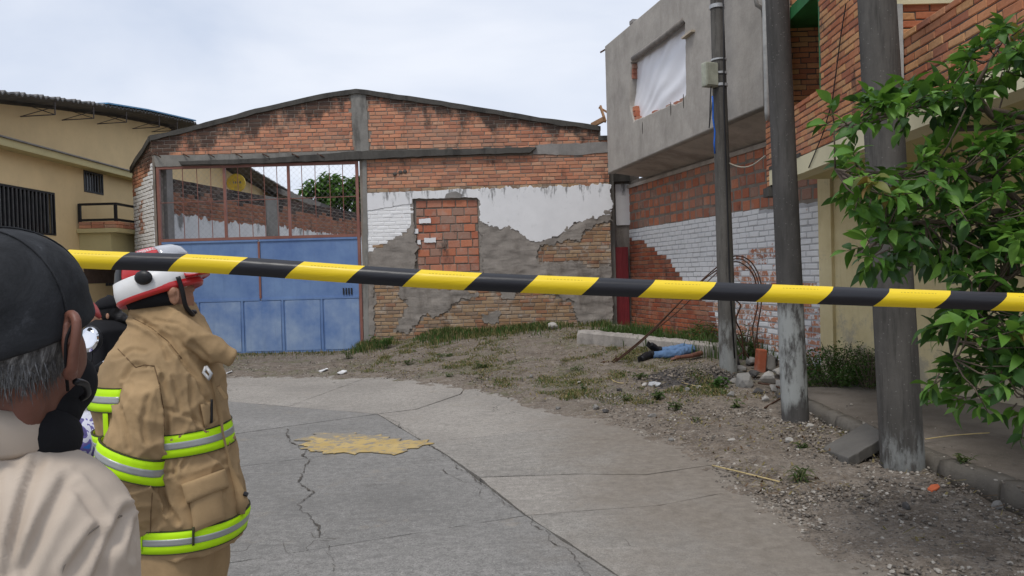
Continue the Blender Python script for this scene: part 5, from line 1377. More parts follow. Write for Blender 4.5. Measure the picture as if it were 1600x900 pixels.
# tree beyond the yard
def crown_tree(name, label, base, th, blobs, n, mats, leaf=.2, group=None):
    o = thing(name, label, 'tree', tuple(base), 0, group); rg = random.Random(int(abs(base[0])*31)); b = MB(); B_ = Vector(base)
    b.tube([(0, 0, -.1), (.05, 0, th*.5), (0, .05, th)], [.22, .17, .12], 10)
    for (c_, r) in blobs: b.tube([(0, .05, th*.8), (Vector(c_)-B_)*.7+Vector((0, 0, th*.25)), Vector(c_)-B_], [.10, .06, .03], 6)
    b.build('trunk', m_bark, o, True); lf = MB()
    for k in range(n):
        c_, r = blobs[rg.randrange(len(blobs))]; v = Vector((rg.gauss(0, 1), rg.gauss(0, 1), rg.gauss(0, 1))).normalized()*r*(rg.random()**.45)
        if noise.noise((Vector(c_)+v)*1.8) < -.18: continue
        s = leaf*rg.uniform(.6, 1.3); vs, fs = leaf_geo(s, s*.5, .3, .3, 5)
        mm = Matrix.Translation(Vector(c_)-B_+v) @ Matrix.Rotation(rg.uniform(0, 6.28), 4, 'Z') @ Matrix.Rotation(rg.uniform(-1, .6), 4, 'Y')
        lf.add([mm @ Vector(q) for q in vs], fs, rg.randrange(len(mats)))
    link('crown', lf.mesh('crown'), mats, o); return o
bl_ = []
for px, py, rp in ((490, 298, 20), (515, 292, 22), (540, 300, 24), (555, 320, 30), (520, 318, 26), (495, 315, 16), (560, 290, 14), (580, 315, 26)): bl_.append((P(px, py, 32+random.uniform(-.5, .5)), rp*32/FPX))
tb = P(535, 330, 32); crown_tree('yard_tree', 'round green tree beyond the yard wall, seen through the right of the grille', (tb.x, tb.y, 0), 3.4, bl_, 5200, [m_leaf, m_leafd, m_bush], .26)
# far low roof beyond the yard wall
q0, q1 = P(432, 306, 29.5), P(497, 330, 29.5); lo_ = thing('far_shed', 'low shed with stained sloping roof edge beyond the yard wall', 'building', (q0.x, 29.5, 0))
b = MB(); w_ = q1.x-q0.x; b.add([(0, 0, 0), (w_, 0, 0), (w_, 0, P(497, 322, 29.5).z), (0, 0, P(432, 300, 29.5).z), (0, 3, 0), (w_, 3, 0), (w_, 3, P(497, 322, 29.5).z), (0, 3, P(432, 300, 29.5).z)], [(0, 1, 2, 3), (4, 7, 6, 5), (0, 3, 7, 4), (1, 5, 6, 2)]); b.build('wall', m_cement, lo_)
b = MB(); b.add([(-.3, -.3, P(432, 288, 29.5).z), (w_+.2, -.3, P(497, 318, 29.5).z), (w_+.2, 3, P(497, 318, 29.5).z), (-.3, 3, P(432, 288, 29.5).z)], [(0, 1, 2, 3)]); q = b.build('roof', m_roof, lo_); sm = q.modifiers.new('s', 'SOLIDIFY'); sm.thickness = .2

# ------------------------------------------------------------------ THE NEAR TREE (right)
tr_b = Vector((3.62, 3.6, .15))
nt_ = thing('leafy_tree', 'broad-leaved tree reaching in from the right, its glossy leaves hanging before the nearest pole', 'tree', tuple(tr_b))
rg = random.Random(11); wood = MB(); tp_ = []
def br(pts, r0, r1): 
    q = smooth_pts(pts, 6); n = len(q); wood.tube([p-tr_b for p in q], [r0+(r1-r0)*i/(n-1) for i in range(n)], 7); return q
trunk_top = Vector((3.5, 3.75, 2.1))
br([tr_b-Vector((0, 0, .1)), tr_b+Vector((-.05, .05, .8)), trunk_top, Vector((3.45, 3.8, 3.1))], .075, .03)
br_px = [  # (pixel polyline, depth at ends): limbs
 ([(1560, 175), (1500, 160), (1440, 165), (1370, 180), (1325, 193), (1292, 203)], 3.95, 3.6),
 ([(1600, 205), (1530, 150), (1545, 100), (1570, 60)], 3.9, 3.7),
 ([(1640, 330), (1560, 290), (1470, 270), (1390, 270), (1330, 268), (1305, 264)], 3.8, 3.5),
 ([(1640, 360), (1570, 330), (1500, 345), (1420, 350), (1360, 385), (1335, 400)], 3.8, 3.5),
 ([(1640, 380), (1590, 330), (1540, 300), (1480, 310), (1420, 310), (1350, 320)], 3.8, 3.7),
 ([(1650, 400), (1600, 420), (1550, 450), (1510, 500), (1490, 560)], 3.7, 3.5),
 ([(1650, 430), (1620, 480), (1580, 530), (1560, 590), (1545, 620)], 3.7, 3.6),
 ([(1650, 250), (1600, 230), (1560, 240), (1500, 235)], 3.8, 3.9),
 ([(1660, 480), (1620, 560), (1600, 620)], 3.6, 3.5),
 ([(1650, 200), (1620, 120), (1590, 90)], 3.7, 3.8),
 ([(1650, 340), (1600, 370), (1540, 400), (1480, 400), (1440, 420)], 3.8, 3.8)]
nodes = []
for pts, y0, y1 in br_px:
    n = len(pts); q = [P(px, py, y0+(y1-y0)*i/(n-1)) for i, (px, py) in enumerate(pts)]
    q = [trunk_top+(q[0]-trunk_top)*.05+Vector((0, 0, min(0, q[0].z-trunk_top.z)))*.6] + q
    path = br(q, .022, .004); nodes.append(path)
leaves = []
def twig(p, d, L, nl, big, mt_w):
    d = d.normalized(); e = p+d*L+Vector((0, 0, -.1*L)); wood.tube([p-tr_b, (p+e)/2-tr_b+Vector((0, 0, .02*L)), e-tr_b], [.004, .003, .0015], 4)
    for k in range(nl):
        t = .25+.75*k/max(1, nl-1); c_ = p.lerp(e, t); a = k*2.4+rg.uniform(-.4, .4)
        side = d.cross(Vector((0, 0, 1))); side = side.normalized() if side.length > .1 else Vector((1, 0, 0)); upv = side.cross(d)
        ld = (d*.75+side*math.cos(a)*.9+upv*math.sin(a)*.6+Vector((0, 0, rg.uniform(-.45, .15) if c_.z < 2.1 else rg.uniform(-.25, .3)))).normalized()
        leaves.append((c_, ld, big*rg.uniform(.65, 1.2), mt_w(rg)))
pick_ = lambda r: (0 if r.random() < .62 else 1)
regions = [  # px, py, rx, ry, depth, twigs, material bias (share of dark)
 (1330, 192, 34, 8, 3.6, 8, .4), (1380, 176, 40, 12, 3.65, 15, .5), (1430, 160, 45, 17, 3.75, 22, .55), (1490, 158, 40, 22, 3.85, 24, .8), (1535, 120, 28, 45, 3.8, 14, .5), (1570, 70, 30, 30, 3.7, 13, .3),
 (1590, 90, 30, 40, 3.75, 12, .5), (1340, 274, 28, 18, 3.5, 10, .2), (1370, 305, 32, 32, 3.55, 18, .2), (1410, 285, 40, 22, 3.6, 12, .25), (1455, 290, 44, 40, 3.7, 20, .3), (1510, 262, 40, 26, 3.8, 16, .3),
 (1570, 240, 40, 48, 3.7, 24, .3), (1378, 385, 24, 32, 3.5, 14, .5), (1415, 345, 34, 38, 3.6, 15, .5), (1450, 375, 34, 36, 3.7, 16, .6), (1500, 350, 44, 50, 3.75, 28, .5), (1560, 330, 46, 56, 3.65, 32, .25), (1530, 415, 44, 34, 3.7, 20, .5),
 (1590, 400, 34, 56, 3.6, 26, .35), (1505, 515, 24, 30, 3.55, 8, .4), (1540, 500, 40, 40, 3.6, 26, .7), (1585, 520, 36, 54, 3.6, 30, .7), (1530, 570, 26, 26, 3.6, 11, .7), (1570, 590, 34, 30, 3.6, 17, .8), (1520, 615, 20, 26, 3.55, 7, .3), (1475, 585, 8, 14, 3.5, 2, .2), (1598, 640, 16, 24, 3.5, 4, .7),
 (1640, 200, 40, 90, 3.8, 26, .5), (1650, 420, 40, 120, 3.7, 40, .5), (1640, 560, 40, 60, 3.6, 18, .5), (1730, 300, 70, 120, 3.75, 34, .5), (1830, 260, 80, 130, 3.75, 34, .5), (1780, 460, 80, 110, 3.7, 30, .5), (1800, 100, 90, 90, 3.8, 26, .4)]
for px, py, rx, ry, Y, nt2, dk in regions:
    for k in range(int(nt2*(1.0 if py < 230 else 1.08))):
        a = rg.uniform(0, 6.28); r_ = math.sqrt(rg.random()); p = P(px+rx*r_*math.cos(a), py+ry*r_*math.sin(a), Y+rg.gauss(0, .16))
        near = min((q for path in nodes for q in path), key=lambda q: (q-p).length)
        d = (p-near); 
        if d.length < .02: d = Vector((-1, 0, .1))
        if d.length > .14: wood.tube([near-tr_b, (near+p)/2-tr_b+Vector((0, 0, -.02)), p-tr_b], [.005, .004, .003], 4)
        d = d.normalized()+Vector((rg.gauss(0, .4)-.25, rg.gauss(0, .4), rg.gauss(0, .3)))
        young = rg.random() < .012
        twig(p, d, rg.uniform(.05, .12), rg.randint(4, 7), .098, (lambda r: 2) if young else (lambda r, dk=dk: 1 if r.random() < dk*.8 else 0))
wood.build('trunk', m_bark, nt_, True)
print('leaves', len(leaves))
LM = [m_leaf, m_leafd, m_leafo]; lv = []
for k in range(5):
    vs, fs = leaf_geo(1.0, (.42, .48, .38, .52, .45)[k], (.25, .4, .15, .3, .5)[k], (.15, .35, .5, .25, .05)[k], 5); me = bpy.data.meshes.new('leaf'); me.from_pydata(vs, [], fs); me.polygons.foreach_set('use_smooth', [True]*len(fs)); me.materials.append(m_leaf); lv.append((me, vs, fs))
def leaf_M(c_, ld, s):
    x = ld; y = Vector((0, 0, 1)).cross(x); y = y.normalized() if y.length > .05 else Vector((0, 1, 0)); z = x.cross(y)
    R_ = Matrix((x, y, z)).transposed().to_4x4() @ Matrix.Rotation(rg.uniform(-.9, .9), 4, 'X'); R_.translation = c_-tr_b; return R_ @ Matrix.Scale(s, 4)
def seen(l):
    c_ = l[0]; d = c_-CAM; px = 800+FPX*d.dot(rt)/d.dot(fwd); return (0 if px < 1600 else 5)+d.length-l[2]*10
leaves.sort(key=seen); rest = MB()
for i, (c_, ld, s, mi) in enumerate(leaves):
    k = rg.randrange(5); Mx = leaf_M(c_, ld, s)
    if i < 300:
        o = bpy.data.objects.new('leaf', lv[k][0]); C.objects.link(o); o.parent = nt_; o.matrix_local = Mx
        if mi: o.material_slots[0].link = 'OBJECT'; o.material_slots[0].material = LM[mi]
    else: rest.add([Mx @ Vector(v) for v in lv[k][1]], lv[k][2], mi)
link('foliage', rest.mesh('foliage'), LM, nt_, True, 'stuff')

# ------------------------------------------------------------------ WARNING TAPE
def tape_mat():
    a = M('striped_tape_film', .38, 0, .45); uv = a.node('ShaderNodeUVMap'); X_, Y_, Z_ = a.xyz(uv.outputs[0])
    s = a.math('FRACT', a.math('ADD', a.math('MULTIPLY', X_, 1.0), a.math('MULTIPLY', Y_, -.15)))
    f = a.math('LESS_THAN', s, .52)
    k = a.mix(f, (.012, .012, .016), (.78, .56, .012))
    # fine illegible print along the upper edge of each yellow field
    q = a.math('FRACT', a.math('MULTIPLY', X_, 34)); pr = a.math('MULTIPLY', a.math('MULTIPLY', a.math('GREATER_THAN', Y_, .80), a.math('LESS_THAN', Y_, .835)), a.math('MULTIPLY', a.math('GREATER_THAN', s, .10), a.math('LESS_THAN', s, .40)))
    k = a.mix(a.math('MULTIPLY', a.math('MULTIPLY', pr, a.math('GREATER_THAN', q, .4)), .7), k, (.30, .20, .01))
    a.col(k); a.bump(a.noise(5, 4, .6, stretch=(1, 1, 6)), .35, .006); return a.m
m_tape = tape_mat()
def tape(name, label, pts, w, period, phase, Y0=0, group=None, curl=.5):
    """pts: world centre points; the film hangs as a soft C, bulging towards the camera"""
    q = smooth_pts(pts, 14); n = 11; vs = []; uvs = []; s = 0
    for i, p in enumerate(q):
        if i: s += (q[i]-q[i-1]).length
        t = (q[min(i+1, len(q)-1)]-q[max(i-1, 0)]).normalized(); upv = (Vector((0, 0, 1))-t*t.z).normalized(); out_ = upv.cross(t); 
        tw = .10*noise.noise(Vector((s*1.1, 2, 0)))
        for k in range(n):
            v = k/(n-1); a = (v-.5)*2; bul = (1-a*a)*curl*w*.5*(1+.3*noise.noise(Vector((s*2, 1, 0))))
            if v > .8: bul -= (v-.8)*w*.8
            vs.append(p+upv*(a*w/2)-out_*(-bul)*-1+out_*tw*a*w*.5); uvs.append((s/period+phase, v))
    fs = [(i*n+k, i*n+k+1, (i+1)*n+k+1, (i+1)*n+k) for i in range(len(q)-1) for k in range(n-1)]
    me = bpy.data.meshes.new(name); me.from_pydata([tuple(v) for v in vs], [], fs); ul = me.uv_layers.new(name='UVMap')
    for li, lp in enumerate(me.loops): ul.data[li].uv = uvs[lp.vertex_index]
    o = link(name, me, m_tape, None, True); return tag(o, label, 'barrier tape', group)
YT = 2.25
tape('barrier_tape', 'yellow and black striped warning tape stretched across the whole scene in front of the firefighter', [P(px, py, YT) for px, py in ((-900, 280), (-500, 334), (-260, 366), (-80, 388), (105, 404), (330, 413), (560, 429), (740, 440), (1000, 450.5), (1300, 462), (1600, 472.5), (1800, 480), (2050, 488), (2350, 498))], 28.5*YT/FPX, 184*YT/FPX, .18-(math.hypot(640, 86)/184) % 1, curl=.55)

for px, lab in ((-900, 'grey metal stake holding the left end of the near warning tape'), (2350, 'grey metal stake holding the right end of the near warning tape')):
    a_ = P(px, 281 if px < 0 else 498, YT+.04); o = MB().tube([(a_.x, a_.y, 0), (a_.x, a_.y, a_.z+.12)], .022, 10).build('stake', m_steel, None, True); tag(o, lab, 'stake')

# ------------------------------------------------------------------ FIGURES
from mathutils.bvhtree import BVHTree
def organic(name, mb, voxel, iters, mat, parent, origin, post=None, kind=None):
    """one continuous skin grown over overlapping volumes"""
    me = mb.mesh('tmp'); bm = bmesh.new(); bm.from_mesh(me); bmesh.ops.recalc_face_normals(bm, faces=bm.faces); bm.to_mesh(me); bm.free()
    o = bpy.data.objects.new('tmp', me); C.objects.link(o)
    r = o.modifiers.new('r', 'REMESH'); r.mode = 'VOXEL'; r.voxel_size = voxel
    s = o.modifiers.new('s', 'SMOOTH'); s.factor = .5; s.iterations = iters
    m2 = bpy.data.meshes.new_from_object(o.evaluated_get(bpy.context.evaluated_depsgraph_get()))
    bpy.data.objects.remove(o)
    if post:
        m2.update(); ns = [v.normal.copy() for v in m2.vertices]
        for v, n in zip(m2.vertices, ns): v.co = v.co + n*post(v.co, n)
    for v in m2.vertices: v.co -= origin
    m2.name = name; m2.update(); return link(name, m2, mat, parent, True)
def bvh_of(mb): return BVHTree.FromPolygons([Vector(v) for v in mb.v], mb.f)
def ring_band(name, bvh, axis_a, axis_b, t0, t1, off, th, mat, parent, origin, a0=0.0, a1=2*math.pi, n=72, rows=5, up=None, wob=0.0):
    """strip of webbing wrapped round a limb or trunk between two heights on its axis"""
    A, B_ = Vector(axis_a), Vector(axis_b); d = (B_-A).normalized(); L = (B_-A).length
    u = (Vector((1, 0, 0)) - d*d.x).normalized(); w = d.cross(u); outer = []; inner = []
    full = abs((a1-a0)-2*math.pi) < 1e-3
    for i in range(n if full else n+1):
        a = a0+(a1-a0)*i/n; dirv = u*math.cos(a)+w*math.sin(a); ro = []; ri = []
        for j in range(rows):
            c_ = A+d*L*(t0+(t1-t0)*j/(rows-1)) + d*wob*math.sin(a*2)
            h = bvh.ray_cast(c_+dirv*.7, -dirv)
            p = h[0] if h[0] is not None else c_+dirv*.1
            ro.append(p+dirv*(off+th)-origin); ri.append(p+dirv*off*.2-origin)
        outer.append(ro); inner.append(ri)
    b = MB(); secs = [o_+i_[::-1] for o_, i_ in zip(outer, inner)]
    m_ = len(secs[0]); vs = [p for s_ in secs for p in s_]; fs = []; N = len(secs)
    for i in range(N if full else N-1):
        for k in range(m_): a_ = i*m_+k; b_ = i*m_+(k+1) % m_; c_ = ((i+1) % N)*m_+(k+1) % m_; e_ = ((i+1) % N)*m_+k; fs.append((a_, b_, c_, e_))
    if not full: fs += [tuple(range(m_)), tuple((N-1)*m_+k for k in range(m_-1, -1, -1))]
    b.add(vs, fs); o = b.build(name, mat, parent, True); return o
def patch(name, bvh, quad, off, th, mat, parent, origin, n=12, m=8, Yd=None):
    """cloth piece (pocket, flap) laid on a surface: quad = four pixel corners, clockwise from top left"""
    q = [Vector((x, y, 0)) for x, y in quad]; top = []; bot = []
    for j in range(m+1):
        for i in range(n+1):
            s, t = i/n, j/m; p = (q[0].lerp(q[1], s)).lerp(q[3].lerp(q[2], s), t); d = ray(p.x, p.y).normalized()
            h = bvh.ray_cast(CAM, d); c_ = h[0] if h[0] is not None else CAM+d*(Yd or 2.45)/d.y
            e = min(s, 1-s, t, 1-t); k = min(1, e*6)
            top.append(c_-d*(off+th*(.5+.5*k))-origin); bot.append(c_+d*.004-origin)
    W_ = n+1; N = len(top); fs = []
    for j in range(m):
        for i in range(n):
            a = j*W_+i; fs.append((a, a+W_, a+W_+1, a+1)); fs.append((N+a, N+a+1, N+a+W_+1, N+a+W_))
    rim = [i for i in range(W_)]+[j*W_+n for j in range(1, m+1)]+[m*W_+i for i in range(n-1, -1, -1)]+[j*W_ for j in range(m-1, 0, -1)]
    for k in range(len(rim)): a, b_ = rim[k], rim[(k+1) % len(rim)]; fs.append((a, b_, N+b_, N+a))
    return MB().add(top+bot, fs).build(name, mat, parent, True)
def sup_ring(cx, cy, z, rx, ry, n=40, e=.85, tilt=0):
    out = []
    for k in range(n):
        a = 2*math.pi*k/n; c, s = math.cos(a), math.sin(a)
        out.append(Vector((cx+rx*math.copysign(abs(c)**e, c), cy+ry*math.copysign(abs(s)**e, s), z+tilt*c)))
    return out
def cloth(name, c, weave=260, fold=.0, rough=.9, stripe=0):
    a = M(name, rough, 0, .2); k = a.ramp(a.noise(6, 6, .65), [(.3, tuple(x*.82 for x in c)), (.7, tuple(x*1.1 for x in c))])
    k = a.mix(a.math('MULTIPLY', a.step(a.noise(3, 6, .7, off=(2, 2, 2)), .5, .75), .25), k, tuple(x*.6 for x in c))
    a.col(k); a.bump(a.noise(9, 4, .55, dist=.8), .35, .012); a.bump(a.noise(weave, 2), .25, .0012); return a.m
m_turn = cloth('turnout_canvas', (.36, .245, .13)); m_lime = simple('lime_webbing', (.50, .84, .005), .6, var=.08, bscale=200, bdist=.001); m_silver = simple('silver_reflective', (.36, .37, .36), .35, .3, var=.1, bscale=150, bdist=.001)
m_stitch = simple('dark_stitching', (.05, .05, .02), .8)
def skinm(name, c):
    a = M(name, .5, 0, .4); k = a.ramp(a.noise(25, 5, .6), [(.3, tuple(x*.85 for x in c)), (.7, tuple(x*1.12 for x in c))]); k = a.mix(a.math('MULTIPLY', a.step(a.noise(9, 4), .5, .8), .3), k, (c[0]*1.15, c[1]*.8, c[2]*.75))
    a.col(k); a.b.inputs['Subsurface Weight'].default_value = .08; a.b.inputs['Subsurface Radius'].default_value = (.01, .004, .002); a.bump(a.noise(180, 3), .25, .0015); return a.m
m_skin = skinm('brown_skin', (.34, .175, .11)); m_skin2 = skinm('ruddy_brown_skin', (.17, .075, .052))
m_blackcloth = cloth('black_fabric', (.012, .012, .014)); m_hair = simple('black_hair', (.010, .009, .009), .5, bump=.8, bscale=120, bdist=.004)
m_redgloss = simple('red_helmet_shell', (.50, .022, .025), .28, var=.08, bump=0, spec=.6); m_whitegloss = simple('white_helmet_band', (.70, .70, .70), .35, var=.08, bump=.05)
m_blackpl = simple('black_plastic', (.015, .015, .017), .4, bump=.1)

def fold_jacket(co, n):
    p = co*1.0
    a = noise.noise(Vector((p.x*5, p.y*5, p.z*3.2+11)))*.012
    r = 1-abs(noise.noise(Vector((p.x*7+p.z*5, p.y*6, p.z*7-p.x*4))))*2
    r2 = 1-abs(noise.noise(Vector((p.x*14, p.y*12, p.z*9+4))))*2
    r3 = 1-abs(noise.noise(Vector((p.x*24, p.y*22, p.z*16+9))))*2
    return a*.7 + max(0, r)**3*.008 + max(0, r2)**3*.005 + max(0, r3)**2*.0016 - .006 + crease(co, n, COAT)
def pixel(p):
    d = p-CAM; k = d.dot(fwd); return 800+FPX*d.dot(rt)/k, 450-FPX*d.dot(up)/k
def crease(co, n, lines):
    """cloth creases: each a polyline in the cloth with a width and a depth (metres, inward)"""
    if n.y > .35: return 0
    x, y = pixel(co); o = 0
    for pts, w, dp in lines:
        best = 1e9; bx = 0
        for (ax_, ay), (bx_, by) in zip(pts, pts[1:]):
            dx, dy = bx_-ax_, by-ay; L = dx*dx+dy*dy; t = min(1, max(0, ((x-ax_)*dx+(y-ay)*dy)/L)); qx, qy = ax_+dx*t-x, ay+dy*t-y; d = math.hypot(qx, qy)
            if d < best: best = d; sd_ = dx*(y-ay)-dy*(x-ax_)
        if best < w*3.2:
            sg = 1 if sd_ > 0 else -1; q = best/w
            o += -dp*math.exp(-q*q) + dp*.75*math.exp(-((q-1.5)/.8)**2)*(1 if sg > 0 else .45)
    return o
COAT = [([(192, 592), (208, 569), (226, 571)], 4, .007), ([(212, 575), (241, 573), (250, 640)], 3, .004), ([(206, 496), (240, 512), (264, 532), (284, 560), (306, 590), (322, 625)], 5, .012),
        ([(252, 590), (260, 640), (259, 700)], 5, .012), ([(247, 742), (263, 800)], 5, .010), ([(237, 753), (277, 815)], 5, .009), ([(300, 700), (285, 730)], 4, .006), ([(262, 640), (300, 652), (322, 668)], 4, .006),
        ([(180, 620), (196, 670), (200, 700)], 5, .007), ([(232, 620), (222, 660), (228, 690)], 5, .006), ([(205, 600), (190, 640)], 4, .005), ([(296, 590), (300, 640), (312, 680)], 4, .007), ([(270, 590), (282, 640)], 4, .006),
        ([(222, 505), (250, 524), (262, 560)], 4, .006), ([(300, 535), (325, 560)], 4, .006), ([(180, 560), (205, 545), (225, 548)], 4, .005), ([(320, 700), (350, 725)], 4, .006), ([(225, 730), (250, 742), (270, 738)], 4, .008), ([(175, 750), (200, 765), (225, 758)], 5, .008), ([(262, 700), (275, 720), (272, 745)], 4, .006), ([(240, 500), (280, 506), (300, 520)], 3.5, .005)]
SHIRT = [([(60, 722), (42, 770), (24, 835), (12, 900)], 11, .007), ([(104, 755), (70, 820), (36, 890)], 13, .006), ([(196, 803), (171, 850), (150, 910)], 11, .006), ([(150, 835), (110, 893)], 12, .006), ([(153, 815), (136, 785), (120, 765)], 9, .004), ([(-5, 740), (-14, 820), (-10, 900)], 12, .006), ([(213, 815), (204, 870)], 8, .004)]
YF = 2.6
Q = lambda px, py, dy=0.0: P(px, py, YF+dy)
X_ = lambda px: P(px, 600, YF).x
F0 = Vector((X_(278), YF, 0)); ff = thing('person', 'firefighter in tan turnout coat with lime bands and red helmet, looking up to the right', 'person', tuple(F0))
lev = [(.712, 203, 364, .19), (.80, 199, 374, .20), (.90, 186, 370, .20), (1.0, 172, 358, .20), (1.1, 162, 349, .21), (1.2, 158, 345, .22), (1.28, 166, 340, .21), (1.35, 180, 332, .185), (1.41, 196, 322, .15), (1.46, 212, 312, .115), (1.50, 222, 303, .10)]
tor = MB(); rings = [sup_ring((X_(a)+X_(b_))/2, YF, z, (X_(b_)-X_(a))/2, d, 48, .88) for z, a, b_, d in lev]; tor.loft(rings)
arm = MB(); arm.tube(smooth_pts([Q(244, 562, -.10), Q(236, 605, -.16), Q(217, 670, -.19), Q(203, 735, -.20), Q(219, 795, -.18), Q(206, 850, -.12)], 4), [.058]*2+[.068]*3+[.084]*4+[.095]*4+[.092]*2+[.078]*2+[.062]*3+[.058], 20)
arm2 = MB(); arm2.tube(smooth_pts([Q(262, 575, .14), Q(268, 620, .2), Q(268, 730, .22), Q(290, 800, .18)], 4), [.07, .08, .09, .09, .09, .09, .09, .085, .08, .075, .07, .065, .06], 18)
allj = MB()
for s_ in (tor, arm, arm2): allj.add(s_.v, s_.f)
col_ = MB()
col_.loft([sup_ring(X_(264)+dx, YF, z, rx, ry, 36, .95, tl) for z, rx, ry, dx, tl in ((1.42, .125, .12, 0, 0), (1.47, .115, .108, -.004, .0), (1.515, .106, .098, -.008, -.004), (1.545, .100, .092, -.012, -.012))])
col_.tube([Q(238, 500, -.06), Q(270, 505, -.08), Q(300, 524, -.08), Q(334, 548, -.07), Q(364, 560, -.05)], [.03, .040, .045, .043, .026], 14)
col_.tube([Q(300, 500, .02), Q(318, 530, .0), Q(345, 556, .0)], [.035, .038, .03], 12)
allj.add(col_.v, col_.f)
jk = organic('coat', allj, .0068, 6, m_turn, ff, F0, fold_jacket)
bt_, ba_ = bvh_of(tor), bvh_of(arm)
ax_a, ax_b = Vector((X_(285), YF, .7)), Vector((X_(285), YF, 1.7))
def lime_band(bv, a, b_, t0, t1, a0=0.0, a1=2*math.pi, off=.005, n=90):
    o = ring_band('reflective_band', bv, a, b_, t0, t1, off, .0025, m_lime, ff, F0, a0, a1, n)
    h = (t1-t0); ring_band('silver_strip', bv, a, b_, t0+h*.37, t0+h*.66, off+.0025, .0012, m_silver, o, F0, a0, a1, n); 
    for tt in (t0-.001, t1-h*.03): ring_band('seam', bv, a, b_, tt, tt+h*.04, off+.0022, .0012, m_stitch, o, F0, a0, a1, n, 3)
lime_band(bt_, ax_a, ax_b, .040, .116)
lime_band(bt_, ax_a, ax_b, .345, .420)
lime_band(bt_, ax_a, ax_b, .50, .575, math.pi*.62, math.pi*1.36, n=40)
aa, ab_ = Q(262, 600, -.17), Q(203, 735, -.20); lime_band(ba_, aa, ab_, .76, 1.02, off=.008)
for z_ in (): pass
patch('back_stripe', bt_, [(160, 640), (168, 640), (172, 706), (163, 708)], .008, .004, m_lime, ff, F0)
bj = BVHTree.FromPolygons([v.co+F0 for v in jk.data.vertices], [tuple(p.vertices) for p in jk.data.polygons])
def coat_seam(pxs, name='seam', r=.0016, mat=None):
    pts = []
    for (x0, y0), (x1, y1) in zip(pxs, pxs[1:]):
        n = max(2, int(math.hypot(x1-x0, y1-y0)/4))
        for k in range(n+1):
            d = ray(x0+(x1-x0)*k/n, y0+(y1-y0)*k/n).normalized(); h = bj.ray_cast(CAM, d)
            if h[0] is not None: pts.append(h[0]-d*.0006-F0)
    if len(pts) > 2: MB().tube(pts, r, 5).build(name, mat or m_seam, ff, True)
m_seam = simple('tan_seam_stitching', (.16, .10, .05), .9)  # coat seams drawn as dark tan stitching lines
coat_seam([(241, 572), (249, 600), (256, 640), (258, 700)]); coat_seam([(212, 574), (226, 570), (241, 572)]); coat_seam([(240, 745), (236, 800), (234, 860)]); coat_seam([(208, 497), (236, 512), (262, 533), (284, 560)]); coat_seam([(184, 545), (212, 574)])
fl_ = patch('pocket', bt_, [(294, 768), (345, 752), (352, 812), (303, 832)], .008, .012, m_turn, ff, F0)
patch('pocket_flap', bt_, [(283, 757), (352, 732), (358, 760), (292, 787)], .020, .012, m_turn, ff, F0)
patch('chest_pocket', bt_, [(313, 632), (334, 626), (338, 656), (320, 668)], .008, .010, m_turn, ff, F0, 6, 6)
patch('radio_clip', bt_, [(329, 624), (333, 624), (333, 660), (329, 662)], .018, .008, m_blackpl, ff, F0, 3, 6)
patch('hem_tape', bt_, [(300, 824), (304, 823), (304, 852), (300, 853)], .016, .002, m_stitch, ff, F0, 2, 5)
patch('coat_vent', bt_, [(219, 785), (223, 785), (222, 862), (218, 862)], .014, .003, m_lime, ff, F0, 2, 5)
# storm flap and buckles at the open front
b = MB(); b.loft([[Q(x0, y0, -.03)-F0, Q(x1, y0-3, -.05)-F0, Q(x1, y0-3, -.02)-F0, Q(x0, y0, .0)-F0] for x0, x1, y0 in ((316, 333, 590), (326, 346, 630), (334, 350, 680), (344, 362, 730), (352, 380, 766), (350, 386, 780), (350, 383, 806))]); q = b.build('front_flap', m_turn, ff, True)
b = MB(); b.tube([Q(381, 771, -.05)-F0, Q(387, 773, -.05)-F0], .008, 8); b.build('toggle', m_blackpl, ff)
b = MB(); b.tube([Q(322, 573, -.09)-F0, Q(330, 584, -.1)-F0, Q(327, 592, -.1)-F0, Q(318, 582, -.09)-F0, Q(322, 573, -.09)-F0], .006, 8); b.build('buckle', m_steel, ff, True)
b = MB(); b.bar(Q(341, 604, -.04)-F0, Q(353, 622, -.03)-F0, .012, .02); b.build('strap_end', m_turn, ff)
# trousers, boots
lg = MB()
for dy in (-.07, .08):
    lg.tube([Q(285, 780, dy*.8)*1.0, Vector((X_(279), YF+dy, .72)), Vector((X_(272), YF+dy, .45)), Vector((X_(270), YF+dy, .14))], [.10, .122, .11, .10], 20)
lg.ball((X_(283), YF, .86), (.12, .13, .11), 20, 12)
organic('trousers', lg, .012, 4, m_turn, ff, F0, lambda c_, n: noise.noise(c_*9)*.010)
for dy in (-.1, .1):
    b = MB(); x = X_(276)-F0.x; b.tube([(x-.01, dy, .3), (x-.01, dy, .1)], .075, 14); b.ball((x+.05, dy, .06), (.14, .055, .06), 14, 8); b.box(x-.09, x+.18, dy-.05, dy+.05, 0, .02); organic('boot', MB().add([Vector(v)+F0 for v in b.v], b.f), .012, 2, m_blackpl, ff, F0)
